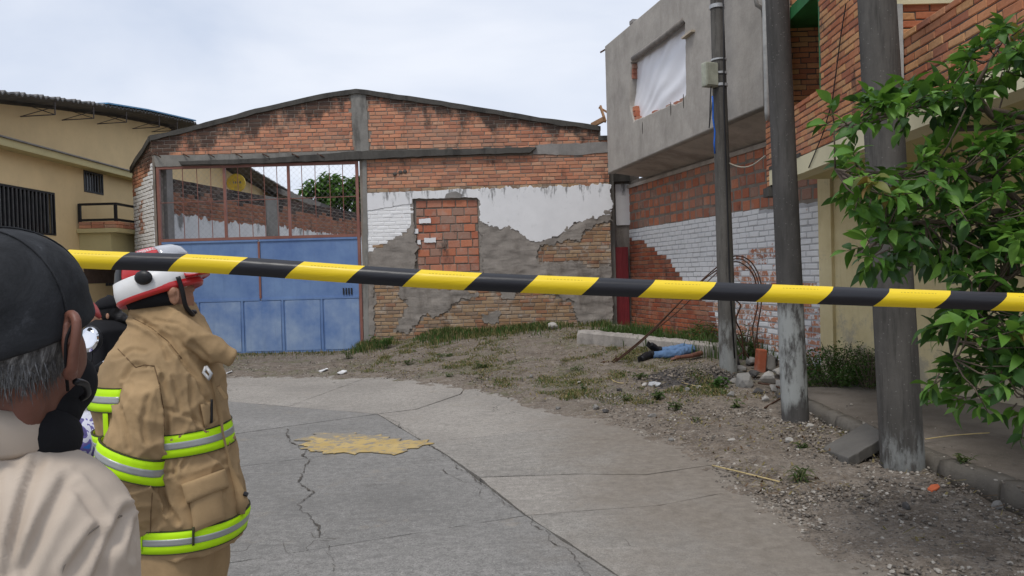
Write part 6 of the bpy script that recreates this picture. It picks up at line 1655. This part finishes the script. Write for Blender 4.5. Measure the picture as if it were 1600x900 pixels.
# head
hd = MB(); hd.ball(Q(256, 447), (.095, .077, .105), 24, 16); hd.ball(Q(278, 470), (.052, .052, .062), 20, 12); hd.ball(Q(284, 458), (.035, .045, .055), 16, 10)
hd.tube([Q(290, 441), Q(299, 451), Q(301, 456)], [.010, .012, .009], 10); hd.ball(Q(297, 466), (.012, .022, .007), 10, 8); hd.ball(Q(297, 473), (.011, .020, .007), 10, 8); hd.ball(Q(292, 483), (.020, .024, .018), 12, 8)
hd.tube([Q(258, 470), Q(252, 520)], [.062, .07], 18); hd.ball(Q(286, 437), (.02, .05, .015), 12, 8)
organic('head', hd, .0045, 3, m_skin, ff, F0)
er = MB(); er.ball(Q(272, 461, -.080), (.020, .010, .032), 14, 10); er.ball(Q(269, 456, -.086), (.017, .010, .018), 12, 8); er.ball(Q(273, 471, -.080), (.010, .008, .012), 10, 8)
organic('ear', er, .003, 2, m_skin, ff, F0, lambda c_, n: -.004*max(0, noise.noise(c_*60)))
for dy in (-.032,):
    b = MB(); b.ball(Q(288, 446, dy)-F0, (.010, .012, .008), 10, 8); b.build('eye', simple('eye_white', (.55, .5, .47), .3, bump=0), ff, True)
hr = MB(); hr.ball(Q(253, 450), (.094, .081, .088), 24, 16)
organic('hair', hr, .006, 2, m_hair, ff, F0)
# nape guard: a dark curtain from temple to temple behind the ears
b = MB(); rings = []
for i in range(29):
    a = R(48)+R(264)*i/28; r_ = Vector((math.cos(a), math.sin(a), 0)); c0 = Q(250, 455)
    fr = (1+math.cos(a))/2
    rings.append([c0+Vector((r_.x*.108, r_.y*.096, .03)), c0+Vector((r_.x*.116, r_.y*.104, -.02)), c0+Vector((r_.x*.11+.01, r_.y*.10, -.062+.02*fr)), c0+Vector((r_.x*.10+.01, r_.y*.09, -.058+.02*fr)), c0+Vector((r_.x*.10, r_.y*.088, .03))])
b.loft([[p-F0 for p in r_] for r_ in rings]); b.build('neck_guard', m_blackcloth, ff, True)
b = MB(); b.tube(smooth_pts([Q(278, 432, -.085)-F0, Q(285, 455, -.078)-F0, Q(290, 478, -.06)-F0, Q(299, 490, -.03)-F0, Q(302, 492, .0)-F0], 4), .008, 8); b.build('chin_strap', m_blackpl, ff, True)
b = MB(); b.ball(Q(297, 489)-F0, (.022, .03, .016), 12, 8); b.build('chin_cup', m_blackpl, ff, True)
# helmet
hm_ = Matrix.Translation(Q(241, 436)-F0) @ Matrix.Rotation(R(-17), 4, 'Y') @ Matrix.Rotation(R(6), 4, 'Z') @ Matrix.Scale(.93, 4)
def dome(a, e, r=(.133, .116, .116), k=1.0): return Vector((r[0]*math.cos(e)*math.cos(a)*k, r[1]*math.cos(e)*math.sin(a)*k, r[2]*math.sin(e)*k))
b = MB(); b.loft([[hm_ @ (dome(2*math.pi*k/40, R(e), k=1)) for k in range(40)] for e in (-14, -5, 5, 15, 25, 35, 45, 55, 65, 75, 83, 88.5)]); sh = b.build('helmet_shell', m_redgloss, ff, True)
b = MB(); b.loft([[hm_ @ (dome(2*math.pi*k/48, R(e), k=kk)+Vector((0, 0, dz))) for k in range(49)][:48] for e, kk, dz in ((9, 1.01, 0), (8, 1.05, .0), (-7, 1.11, -.006), (-16, 1.15, -.012), (-18, 1.13, -.016), (-16, 1.02, -.006))], cap=False); b.build('helmet_band', m_whitegloss, sh, True)
b = MB(); b.loft([[hm_ @ (dome(2*math.pi*k/48, R(e), k=kk)+Vector((.012*max(0, math.cos(2*math.pi*k/48)), 0, dz))) for k in range(48)] for e, kk, dz in ((-15, 1.12, -.008), (-17, 1.17, -.016), (-22, 1.15, -.02), (-20, 1.0, -.012))], cap=False); b.build('helmet_rim', m_redgloss, sh, True)
b = MB(); b.loft([[hm_ @ (Vector((.135+.055*t*(1-abs(s)**2), .10*s, -.026-.010*t+dz))) for s in np.linspace(-1, 1, 15)]+[hm_ @ (Vector((.135+.055*t*(1-abs(s)**2), .10*s, -.034-.010*t+dz))) for s in np.linspace(1, -1, 15)] for t, dz in ((-.3, 0), (.3, 0), (.7, 0), (1, 0))]); b.build('helmet_peak', m_redgloss, sh, True)
b = MB(); b.loft([[hm_ @ dome(R(a), R(e), k=1.02+.01*math.sin(i)) for i, e in enumerate(np.linspace(-6, 34, 9))] for a in np.linspace(195, 235, 8)], closed=False); q = b.build('rear_panel', m_blackpl, sh, True); q.modifiers.new('s', 'SOLIDIFY').thickness = .004
b = MB(); b.ball(hm_ @ Vector((.01, -.132, -.002)), (.030, .014, .024), 14, 9); b.build('side_fitting', m_blackpl, sh, True)
b = MB(); b.loft([[hm_ @ (dome(R(a), R(e), k=kk)) for a in np.linspace(-55, 55, 14)] for e, kk in ((16, 1.10), (26, 1.17), (38, 1.20), (48, 1.16))], closed=False); q = b.build('raised_goggles', simple('smoky_clear_visor', (.42, .43, .46), .15, bump=0, spec=.8), sh, True); q.modifiers.new('s', 'SOLIDIFY').thickness = .004
b = MB(); b.loft([[hm_ @ dome(R(a), R(e), k=1.02) for a in (R(0)*0+86, 94)] for e in ()], closed=False) if False else None
# lettering on the crown
fc = bpy.data.curves.new('txt', 'FONT'); fc.body = 'BOMBEROS'; fc.size = .030; fc.align_x = 'CENTER'; fc.extrude = .0006; fc.space_character = 1.05
fo_ = bpy.data.objects.new('txt', fc); C.objects.link(fo_); tm_ = bpy.data.meshes.new_from_object(fo_.evaluated_get(bpy.context.evaluated_depsgraph_get())); bpy.data.objects.remove(fo_)
for v in tm_.vertices:
    x, y, z = v.co; a = R(-72)+x/.118; e = R(52)+y/.118; v.co = hm_ @ dome(a, e, k=1.012+z*3)
tm_.name = 'lettering'; tm_.update(); link('lettering', tm_, m_whitegloss, sh)
# near hand, low beside the coat
def hand(parent, origin, wrist, fwdv, palmn, mat, scale=1.0, curl=.5):
    f = Vector(fwdv).normalized(); n = Vector(palmn); n = (n-f*n.dot(f)).normalized(); s = f.cross(n); W_ = Vector(wrist); b = MB(); k = scale
    b.tube([W_, W_+f*.03*k, W_+f*.085*k], [.024*k, .030*k, .032*k], 12); b.ball(W_+f*.055*k, (.034*k, .030*k, .034*k), 12, 8)
    for i, (o_, L) in enumerate(((-.030, .070), (-.010, .080), (.010, .075), (.028, .058))):
        p = W_+f*.085*k+s*o_*k; pts = [p-f*.02*k]; d = f.copy()
        for j in range(3): d = (d*math.cos(curl*(.5+.3*j))+n*math.sin(curl*(.5+.3*j))).normalized(); p = p+d*L*k*(.45, .32, .23)[j]; pts.append(p)
        b.tube(pts, [.0095*k, .009*k, .008*k, .0065*k], 8)
    p = W_+f*.025*k-s*.028*k; b.tube([p, p-s*.025*k+f*.03*k, p-s*.03*k+f*.06*k+n*.02*k], [.013*k, .011*k, .008*k], 8)
    return organic('hand', b, .004*k, 2, mat, parent, origin)
hand(ff, F0, Q(206, 855, -.12), (0.1, .1, -1), (.6, .8, 0), m_skin)

# ---- older man with the dark cap, close to the camera
YM = .86
K = lambda px, py, dy=0.0: P(px, py, YM+dy)
M0 = Vector((K(-10, 600).x, YM, 0)); mn = thing('person', 'grey-haired man in dark cap and beige shirt seen from behind at the left edge', 'person', tuple(M0))
m_shirt = M('beige_shirt_cotton', .9, 0, .2); 
_k = m_shirt.ramp(m_shirt.noise(4, 5, .6), [(.3, (.45, .375, .305)), (.7, (.53, .45, .37))]); m_shirt.col(_k); m_shirt.bump(m_shirt.noise(14, 4, .5, dist=.6), .25, .006); m_shirt.bump(m_shirt.noise(700, 2), .3, .0005); m_shirt = m_shirt.m
cxm = K(-25, 700).x; zpy = lambda py, px=100: K(px, py).z
sh_px = [(676, 40, .055), (684, 75, .075), (694, 112, .088), (712, 146, .098), (735, 172, .105), (762, 193, .11), (795, 208, .113), (850, 214, .118), (920, 216, .12)]
tm2 = MB(); rr = []
for py, px, d in sh_px:
    rx = K(px, py).x-cxm-.010; rr.append(sup_ring(cxm, YM, zpy(py, px)-.017, rx, d, 64, .92))
zl = rr[-1][0].z
for z, rx, d in ((1.18, .170, .12), (1.05, .165, .115), (.95, .16, .12), (.88, .165, .125)): rr.append(sup_ring(cxm, YM, z, rx, d, 64, .92))
tm2.loft(rr[::-1])
# sleeve: from the shoulder point down
tm2.tube([K(124, 790, .0), K(140, 860, -.01), K(142, 960, .0), K(140, 1080, .02)], [.034, .046, .048, .048], 24)
tm2.tube([Vector((2*cxm-K(134, 775).x, YM, K(134, 775).z)), Vector((2*cxm-K(152, 960).x, YM, K(152, 960).z)), Vector((2*cxm-K(150, 1080).x, YM, 1.12))], [.038, .048, .048], 24)
fdir = Vector((.62, 0, -.78)).normalized(); fx = Vector((.78, 0, .62))
def fold_shirt(co, n):
    q = co-K(60, 780); a = q.dot(fx); b_ = q.dot(fdir); w = noise.noise(Vector((b_*2.5, a*3, 2)))
    r = math.sin(a*62+w*5+b_*4); 
    env = max(0, min(1, (K(0, 705).z-co.z)/.06))*max(0, 1-abs(q.x-.01)*5)
    s = (1-abs(noise.noise(Vector((a*16, b_*3.5, 5))))*2); return env*.15*(.0045*r*(.5+w)) + max(0, s)**2*.0025*env + crease(co, n, SHIRT) + noise.noise(co*7)*.003
sm2 = organic('shirt', tm2, .0045, 5, m_shirt, mn, M0, fold_shirt)
bs = bvh_of(tm2)
def seam(pxs, name='seam', r=.0014, mat=m_shirt, lift=.0015):
    pts = []
    for px, py in pxs:
        d = ray(px, py).normalized(); h = bs.ray_cast(CAM, d)
        if h[0] is not None: pts.append(h[0]-d*lift-M0)
    if len(pts) > 2: MB().tube(smooth_pts(pts, 4), r, 6).build(name, mat, mn, True)
# collar: a standing band folded over
b = MB(); rings = []
for i in range(41):
    a = 2*math.pi*i/40; c0 = K(-22, 652, -.0); r_ = Vector((math.cos(a), math.sin(a), 0)); tl = -.030*math.cos(a)-.002*math.sin(a)
    rings.append([c0+Vector((r_.x*.056, r_.y*.064, -.035+tl*.3)), c0+Vector((r_.x*.061, r_.y*.068, -.022+tl*.5)), c0+Vector((r_.x*.058, r_.y*.064, .012+tl)), c0+Vector((r_.x*.054, r_.y*.060, .036+tl)), c0+Vector((r_.x*.051, r_.y*.056, .026+tl)), c0+Vector((r_.x*.050, r_.y*.056, -.03+tl*.3))])
b.loft([[p-M0 for p in r_] for r_ in rings], cap=False); b.build('collar', m_shirt, mn, True)
b = MB(); rings = []
for i in range(33):
    a = R(180)+R(130)*i/32; c0 = K(-20, 667); r_ = Vector((math.cos(a), math.sin(a), 0)); rings.append([c0+Vector((r_.x*.0735, r_.y*.084, .012)), c0+Vector((r_.x*.077, r_.y*.088, .0)), c0+Vector((r_.x*.061, r_.y*.068, .012))])
b.loft([[p-M0 for p in r_] for r_ in rings]); b.build('bag_strap', m_blackcloth, mn, True)
seam([(216, 800), (190, 806), (165, 816), (140, 832), (110, 864), (92, 905)], 'shoulder_seam', .0013, simple('shirt_seam_dark', (.26, .22, .18), .9), .0022)  # thin raised seam, darker than the shirt cloth
# head, ear, hair
hm2 = MB(); hm2.ball(K(6, 512, .02), (.074, .089, .092), 28, 20); hm2.ball(K(48, 560, .06), (.060, .062, .065), 22, 14); hm2.tube([K(8, 560, .01), K(-14, 700, .0)], [.052, .048], 24); hm2.tube([K(48, 580, .04), K(14, 690, .03)], [.040, .040], 18)
hm2.ball(K(110, 510, .11), (.014, .014, .018), 12, 8); hm2.ball(K(70, 590, .09), (.035, .035, .03), 14, 10)
organic('head', hm2, .005, 4, m_skin2, mn, M0, lambda c_, n: noise.noise(c_*30)*.0012)
er = MB(); e0 = K(115, 538, .0)
er.add(*[None, None][:0]) if False else None
pts = [e0+Vector((x, y, z)) for x, y, z in ((-.012, .004, -.036), (.001, -.005, -.027), (.006, -.010, -.009), (.010, -.012, .011), (.010, -.010, .026), (.002, -.004, .034), (-.010, .005, .031))]
er.tube(smooth_pts(pts, 4), .0056, 10); er.ball(e0+Vector((-.005, .002, .002)), (.007, .013, .034), 14, 10); er.ball(e0+Vector((-.006, .002, -.032)), (.008, .008, .010), 12, 8)
organic('ear', er, .0026, 3, m_skin2, mn, M0)
def hair_grey():
    a = M('grey_hair', .6, 0, .3); st = a.noise(60, 5, .7, stretch=(3, 3, .35)); k = a.ramp(st, [(.32, (.035, .034, .034)), (.5, (.12, .12, .12)), (.68, (.30, .30, .30))]); a.col(k); a.bump(st, .9, .004); return a.m
m_gh = hair_grey(); hh = MB(); hh.ball(K(0, 514, .014), (.0800, .093, .084), 32, 22)
def hairpost(c_, n): return noise.noise(Vector((c_.x*90, c_.y*90, c_.z*22)))*.0022+noise.noise(Vector((c_.x*30, c_.y*30, c_.z*10)))*.002
organic('hair', hh, .004, 2, m_gh, mn, M0, hairpost)
st_ = MB(); rg2 = random.Random(3)
hc = K(0, 514, .014)
for k in range(900):
    a = rg2.uniform(math.pi*.98, 2*math.pi*1.03); z = rg2.uniform(-.074, -.035); e = math.sqrt(max(0.02, 1-(z/.084)**2)); p = hc+Vector((math.cos(a)*.081*e, math.sin(a)*.094*e, z)); d = Vector((rg2.uniform(-.3, .3), rg2.uniform(-.3, .1), -1)).normalized(); L = rg2.uniform(.008, .02)
    out_ = (p-hc).normalized(); w_ = out_.cross(d).normalized()*.0006; st_.add([p-w_, p+w_, p+d*L+out_*.003+w_*.2, p+d*L+out_*.003-w_*.2], [(0, 1, 2, 3)])
q = link('hair_strands', st_.mesh('hair_strands'), m_gh, mn); q.location = -M0; q['kind'] = 'stuff'
# cap
cpm = Matrix.Translation(K(-6, 476, .012)-M0) @ Matrix.Rotation(R(80), 4, 'Z') @ Matrix.Rotation(R(-13), 4, 'Y')
b = MB(); b.loft([[cpm @ (Vector((.104*math.cos(R(e))*math.cos(a)*q_, .088*math.cos(R(e))*math.sin(a)*q_, .087*math.sin(R(e))+dz*(.30+.70*(.5-.5*math.cos(a)))))+Vector((0, 0, .002*noise.noise(Vector((a*3, e*.08, 1)))))) for a in np.linspace(0, 2*math.pi, 65)[:64]] for e, q_, dz in ((-16, 1.03, -.022), (-15, 1.055, -.020), (-13, 1.045, -.012), (-10, 1.025, -.004), (-4, 1.0, 0), (6, 1.01, 0), (16, 1.005, 0), (26, 1.01, 0), (36, 1.01, 0), (46, 1.01, 0), (56, 1.0, 0), (66, 1.0, 0), (76, 1.0, 0), (84, 1.0, 0), (89, 1.0, 0))])
mc = M('worn_black_cap_cloth', .85, 0, .25); kc = mc.ramp(mc.noise(16, 7, .75, dist=.8), [(.35, (.013, .014, .016)), (.62, (.032, .034, .038)), (.8, (.085, .09, .10))]); mc.col(kc); mc.bump(mc.noise(9, 4), .5, .01); mc.bump(mc.noise(300, 2), .4, .001)
cpo = b.build('cap', mc.m, mn, True)
b = MB(); b.ball(cpm @ Vector((0, 0, .088)), (.008, .008, .004), 10, 6); b.build('cap_button', mc.m, cpo, True)
for a0 in (30, 90, 150, 210, 270, 330):
    b = MB(); b.tube([cpm @ Vector((.1045*math.cos(R(e))*math.cos(R(a0))*1.01, .0885*math.cos(R(e))*math.sin(R(a0))*1.01, .0875*math.sin(R(e))*1.01)) for e in range(-12, 90, 6)], .0012, 5); b.build('cap_seam', mc.m, cpo, True)
vs = []; n_ = 17
bb_ = MB(); rows = []
for t in np.linspace(0, 1, 7):
    rows.append([cpm @ Vector((.094+.046*t*math.cos(s*1.25)-.02*(1-math.cos(s*1.2)), (.072*s+.014)*(1-.08*t), -.020-.010*t-.014*s*s)) for s in np.linspace(-1, 1, n_)])
bb_.loft(rows, closed=False); q = bb_.build('cap_brim', simple('faded_red_brim', (.40, .06, .055), .7), cpo, True); sm = q.modifiers.new('s', 'SOLIDIFY'); sm.thickness = .004
# black face mask with its ear loop
mk = MB(); mk.ball(K(92, 600, .09), (.042, .05, .045), 20, 14); mk.ball(K(60, 640, .07), (.05, .05, .04), 18, 12)
organic('face_mask', mk, .005, 3, m_blackcloth, mn, M0)
b = MB(); b.tube(smooth_pts([K(118, 500, -.004)-M0, K(104, 530, -.012)-M0, K(103, 570, -.006)-M0, K(106, 610, .03)-M0], 5), .0018, 6); b.build('mask_loop', m_blackcloth, mn, True)
b = MB(); b.tube(smooth_pts([K(118, 596, .01)-M0, K(133, 600, .03)-M0, K(137, 615, .05)-M0, K(128, 622, .06)-M0], 5), .004, 8); b.build('mask_strap', m_blackpl, mn, True)
b = MB(); b.ball(K(54, 690, .04)-M0, (.048, .06, .045), 18, 12); b.build('dark_undershirt', m_blackcloth, mn, True)
lg = MB()
for s_ in (-1, 1): lg.tube([Vector((cxm+s_*.08, YM, .95)), Vector((cxm+s_*.095, YM, .5)), Vector((cxm+s_*.10, YM, .06))], [.10, .075, .06], 20)
lg.ball((cxm, YM, .93), (.165, .12, .11), 20, 12); organic('trousers', lg, .012, 3, cloth('dark_trouser_cloth', (.04, .045, .06)), mn, M0)
for s_ in (-1, 1):
    b = MB(); b.ball((cxm+s_*.10, YM+.05, .045), (.05, .13, .045), 16, 10); organic('shoe', b, .01, 2, m_blackpl, mn, M0)
fa_ = MB()
for s_ in (-1, 1):
    w0 = Vector((cxm+s_*.205, YM+.01, 1.13)); w1 = Vector((cxm+s_*.21, YM+.03, .92)); f_ = MB(); f_.tube([w0, w1], [.042, .026], 14); organic('forearm', f_, .006, 2, m_skin2, mn, M0); hand(mn, M0, w1, (0, .05, -1), (-s_, .3, 0), m_skin2)

# ---- woman in black behind the motorcycle
YW = 5.2
V_ = lambda px, py, dy=0.0: P(px, py, YW+dy)
W0 = Vector((V_(172, 600).x, YW, 0)); wm = thing('person', 'woman in black jacket and cap with a hair bun, head bowed behind the motorcycle', 'person', tuple(W0))
jb_ = MB(); c_ = V_(172, 600).x
jb_.loft([sup_ring(c_+dx, YW, z, rx, ry, 32, .9) for z, rx, ry, dx in ((.82, .16, .15, 0), (.95, .15, .14, 0), (1.1, .16, .15, .0), (1.22, .165, .17, .0), (1.30, .15, .18, .005), (1.345, .11, .13, .0), (1.37, .06, .07, -.01))])
for s_ in (-1, 1): jb_.tube([Vector((c_, YW+s_*.16, 1.28)), Vector((c_+.03, YW+s_*.21, 1.05)), Vector((c_-.12, YW+s_*.18, .92)), Vector((c_-.26, YW+s_*.13, 1.0))], [.062, .055, .048, .036], 14)
organic('jacket', jb_, .012, 3, m_blackcloth, wm, W0, lambda q, n: noise.noise(q*10)*.008)
for s_ in (-1, 1): hand(wm, W0, Vector((c_-.27, YW+s_*.13, 1.0)), (-1, 0, .1), (0, -s_*1.0, -.2), m_skin, .9)
h2 = MB(); h2.ball(V_(164, 489), (.085, .07, .10), 20, 14); h2.ball(V_(153, 500), (.045, .045, .05), 16, 10); h2.tube([V_(147, 492), V_(144, 499)], [.008, .011], 8); h2.tube([V_(168, 505), V_(175, 530)], [.045, .055], 14)
organic('head', h2, .006, 3, m_skin, wm, W0)
hr = MB(); hr.ball(V_(170, 486), (.083, .077, .095), 20, 14); hr.ball(V_(188, 497), (.050, .045, .042), 16, 10); hr.ball(V_(197, 500), (.03, .03, .025), 12, 8)
organic('hair', hr, .008, 2, m_hair, wm, W0, lambda q, n: noise.noise(q*40)*.004)
b = MB(); b.loft([[V_(168, 482)-W0+Vector((.092*math.cos(a)*math.cos(R(e)), .086*math.sin(a)*math.cos(R(e)), .085*math.sin(R(e))-.03*math.cos(a)*-1*.3)) for a in np.linspace(0, 2*math.pi, 29)[:28]] for e in (0, 20, 40, 60, 80, 88)]); b.build('cap', m_blackcloth, wm, True)
b = MB(); b.loft([[V_(154, 480)-W0+Vector((-.07*t*(1-abs(s)**2), .07*s, -.03*t)) for s in np.linspace(-1, 1, 9)] for t in (0, .5, 1)], closed=False); q = b.build('cap_peak', m_blackcloth, wm, True); q.modifiers.new('s', 'SOLIDIFY').thickness = .006
b = MB(); b.ball(V_(168, 494, -.07)-W0, (.012, .006, .02), 10, 8); b.build('ear', m_skin, wm, True)
lg = MB()
for s_ in (-1, 1): lg.tube([Vector((c_, YW+s_*.08, .86)), Vector((c_+.01, YW+s_*.09, .45)), Vector((c_+.02, YW+s_*.09, .05))], [.09, .065, .05], 16)
organic('trousers', lg, .014, 2, m_blackcloth, wm, W0)
for s_ in (-1, 1):
    b = MB(); b.ball((c_-.03, YW+s_*.09, .05), (.12, .045, .05), 14, 8); organic('boot', b, .012, 2, m_blackpl, wm, W0)

# ---- motorcycle, its tail towards the camera
B0 = Vector((P(118, 660, 3.9).x, 3.9, 0)); mc_ = thing('motorcycle', 'parked motorcycle with violet and white bodywork and a round mirror, between the two men', 'motorcycle', tuple(B0), 0)
m_violet = M('violet_white_bodywork', .22, 0, .6); vv = m_violet.noise(7, 2, .5, dist=1.2, off=(2, 5, 1)); m_violet.col(m_violet.ramp(vv, [(0, (.06, .045, .16)), (.44, (.10, .08, .25)), (.50, (.55, .55, .62)), (.62, (.13, .10, .32)), (.72, (.03, .16, .55))], True)); m_violet = m_violet.m
m_chrome = simple('chrome', (.55, .55, .56), .15, 1.0, bump=0); m_tyre = simple('tyre_rubber', (.02, .02, .02), .85)
for y_ in (-.62, .68):
    w_ = MB(); n = 40; w_.loft([[Vector((.055*math.cos(c)*1.0, y_+(.26+.05*math.sin(c))*math.cos(a), .31+(.26+.05*math.sin(c))*math.sin(a))) for c in np.linspace(0, 2*math.pi, 13)[:12]] for a in np.linspace(0, 2*math.pi, n+1)], cap=False); wh_ = w_.build('wheel', m_tyre, mc_, True)
    w_ = MB(); w_.tube([(-.05, y_, .31), (.05, y_, .31)], .05, 14)
    for k in range(6): a = k*math.pi/3; w_.bar((0, y_, .31), (0, y_+.24*math.cos(a), .31+.24*math.sin(a)), .03, .018)
    w_.build('rim', m_chrome, wh_)
b = MB(); b.tube([(0, -.55, .62), (0, -.2, .58), (0, .1, .62), (0, .42, .85)], .03, 8); b.tube([(.0, .1, .62), (0, -.1, .3), (0, -.62, .31)], .025, 8); b.build('frame', m_blackpl, mc_, True)
b = MB(); b.ball((0, .05, .36), (.13, .18, .13), 16, 10); b.box(-.11, .11, -.06, .14, .42, .54); b.build('engine', m_steel, mc_, True)
for s_ in (-1, 1):
    b = MB(); b.tube([(s_*.07, .46, .95), (s_*.07, .68, .31)], .022, 10); b.build('fork', m_chrome, mc_, True)
tk = MB(); tk.ball((0, .12, .80), (.16, .26, .14), 20, 14); tk.ball((0, .30, .82), (.12, .12, .10), 16, 10); tk.v = [tuple(Vector(v)+B0) for v in tk.v]; organic('fuel_tank', tk, .014, 4, m_violet, mc_, B0)
tk = MB(); tk.ball((0, -.25, .74), (.13, .30, .06), 18, 10); tk.v = [tuple(Vector(v)+B0) for v in tk.v]; organic('seat', tk, .014, 3, m_blackpl, mc_, B0)
tk = MB(); tk.loft([[(-.10*k, y, z), (.10*k, y, z), (.13*k, y+.02, z+.07), (.06*k, y+.03, z+.13), (-.06*k, y+.03, z+.13), (-.13*k, y+.02, z+.07)] for k, y, z in ((.5, -.78, .72), (.9, -.6, .66), (1, -.35, .62), (.9, -.1, .6))]); q = tk.build('tail_fairing', m_violet, mc_, True)
b = MB(); b.ball((0, -.77, .76), (.05, .03, .03), 12, 8); b.build('tail_lamp', simple('red_lens', (.5, .01, .01), .2), mc_, True)
b = MB(); b.ball((0, .62, .95), (.09, .08, .09), 16, 10); b.build('headlight', m_violet, mc_, True)
hbz = P(155, 574, 4.3); bar_l = [Vector((-.34, .30, hbz.z+.0)), Vector((-.14, .40, hbz.z-.03)), Vector((0, .44, hbz.z-.08)), Vector((.12, .42, hbz.z-.04))]
gr0, gr1 = P(141, 583, 4.22)-B0, P(166, 566, 4.30)-B0
b = MB(); b.tube(smooth_pts([bar_l[0], bar_l[1], bar_l[2], gr0], 4), .011, 8); hb = b.build('handlebar', m_blackpl, mc_, True)
b = MB(); b.tube([gr0, gr0.lerp(gr1, .8)], .020, 12); b.build('grip', m_tyre, hb, True)
b = MB(); b.tube([gr0.lerp(gr1, .8), gr1], .016, 12); b.tube([gr0-Vector((.02, 0, .015)), gr0], .021, 12); b.build('bar_end', m_chrome, hb, True)
b = MB(); b.tube([bar_l[0], bar_l[0]-Vector((.02, .02, 0))], .02, 10); b.build('grip', m_tyre, hb, True)
mr = P(143, 530, 4.2)-B0; b = MB(); b.tube([gr0, mr+Vector((-.01, .03, -.05))], .006, 6); b.ball(mr, (.062, .022, .075), 20, 12); q = b.build('mirror', m_blackpl, mc_, True)
b = MB(); b.loft([[mr+Vector((r_*.056*math.cos(a), -.030-.002*(1-r_)+.30*r_*.068*math.sin(a), r_*.068*math.sin(a))) for a in np.linspace(0, 2*math.pi, 29)[:28]] for r_ in (1, .6, .1)]); b.build('mirror_glass', M('mirror_glass', .03, 1.0).col((.9, .9, .92)).m, q, True)
b = MB(); b.box(-.09, .09, -.80, -.78, .5, .62); b.build('number_plate', simple('yellow_plate', (.6, .45, .05), .5), mc_)
b = MB(); b.tube([(.10, .05, .28), (.13, -.3, .27), (.15, -.7, .34)], [.02, .035, .04], 12); b.build('exhaust', m_chrome, mc_, True)

# ---- the person lying under the beam
YL = 11.75
gnd = lambda p: pz(p.x, p.y)
U_ = lambda px, py, dy=0.0: P(px, py, YL+dy)
q0 = U_(1040, 565); L0 = Vector((q0.x, q0.y, gnd(q0))); ly = thing('person', 'person in blue jeans and black boots lying on the ground beneath the fallen beam', 'person', tuple(L0))
def on(px, py, dy, h): 
    p = U_(px, py, dy); return Vector((p.x, p.y, max(gnd(p)+h, p.z)))
m_jean = cloth('blue_denim', (.13, .22, .38), 200); 
k1, k2, k3 = on(1020, 561, -.05, .055), on(1060, 565, -.06, .065), on(1086, 563, .38, .07)
j1, j2, j3 = on(1032, 550, .12, .07), on(1060, 557, .16, .09), on(1084, 562, .5, .07)
jn = MB(); jn.tube([k1, k1.lerp(k2, .5), k2, k3], [.052, .064, .070, .088], 18); jn.tube([j1, j1.lerp(j2, .5), j2, j3], [.050, .062, .070, .088], 18); jn.ball((k3+j3)/2, (.13, .13, .08), 18, 12)
organic('jeans', jn, .011, 3, m_jean, ly, L0, lambda q, n: noise.noise(q*22)*.008+max(0, 1-abs(noise.noise(q*13))*3)*.006)
for nm, an, toe in (('boot', on(1016, 560, -.05, .07), on(1003, 573, -.22, .05)), ('boot', on(1028, 548, .12, .09), on(1017, 543, .05, .20))):
    bt2 = MB(); hl = an+(an-toe).normalized()*.02; bt2.tube([an+Vector((.06, 0, 0)), an-Vector((.02, 0, 0))], [.055, .058], 14); bt2.tube([an-Vector((.01, 0, .01)), an.lerp(toe, .55), toe], [.056, .050, .040], 14); q = organic(nm, bt2, .009, 2, m_blackpl, ly, L0)
    sb = MB(); d = (toe-an).normalized(); s2 = Vector((-1, 0, 0)); sb.bar(an+s2*.055-d*.02-L0, toe+s2*.038+d*.03-L0, .08, .018); sb.build('sole', m_tyre, q)
sh3 = MB(); c0, c1 = (k3+j3)/2, (k3+j3)/2+Vector((.42, .35, .02)); sh3.tube([c0, c0.lerp(c1, .5), c1], [.08, .09, .09], 18); sh3.ball(c1, (.17, .17, .09), 16, 10); organic('shirt', sh3, .014, 3, cloth('dark_grey_shirt', (.05, .05, .055)), ly, L0)
hd3 = MB(); hc3 = c1+Vector((.22, .16, .0)); hd3.ball(hc3, (.095, .08, .085), 18, 12); hd3.tube([c1, hc3], [.06, .055], 12); organic('head', hd3, .008, 2, m_skin2, ly, L0)
am = MB(); a0_, a1_, a2_ = on(1096, 565, .10, .05), on(1080, 566, -.12, .045), on(1063, 569, -.18, .04); am.tube([a0_, a1_, a2_], [.042, .036, .026], 14); organic('forearm', am, .006, 2, m_skin2, ly, L0)
hand(ly, L0, a2_, (-1, -.1, -.12), (0, .2, -1), m_skin2, 1.0, .35)
# far strip of tape behind the woman
a_, c_ = P(60, 499, 9.0), P(262, 495, 9.0); tape('barrier_tape', 'thin distant strip of yellow and black tape behind the woman in black', [a_, a_.lerp(c_, .5)-Vector((0, 0, .02)), c_], .032, .3, .2)
for px, lab in ((60, 'thin metal stake holding the left end of the distant tape'), (262, 'thin metal stake holding the right end of the distant tape, behind the firefighter')):
    a_ = P(px, 497, 9.0); o = MB().tube([(a_.x, 9.03, 0), (a_.x, 9.03, a_.z+.05)], .012, 8).build('stake', m_steel, None, True); tag(o, lab, 'stake')
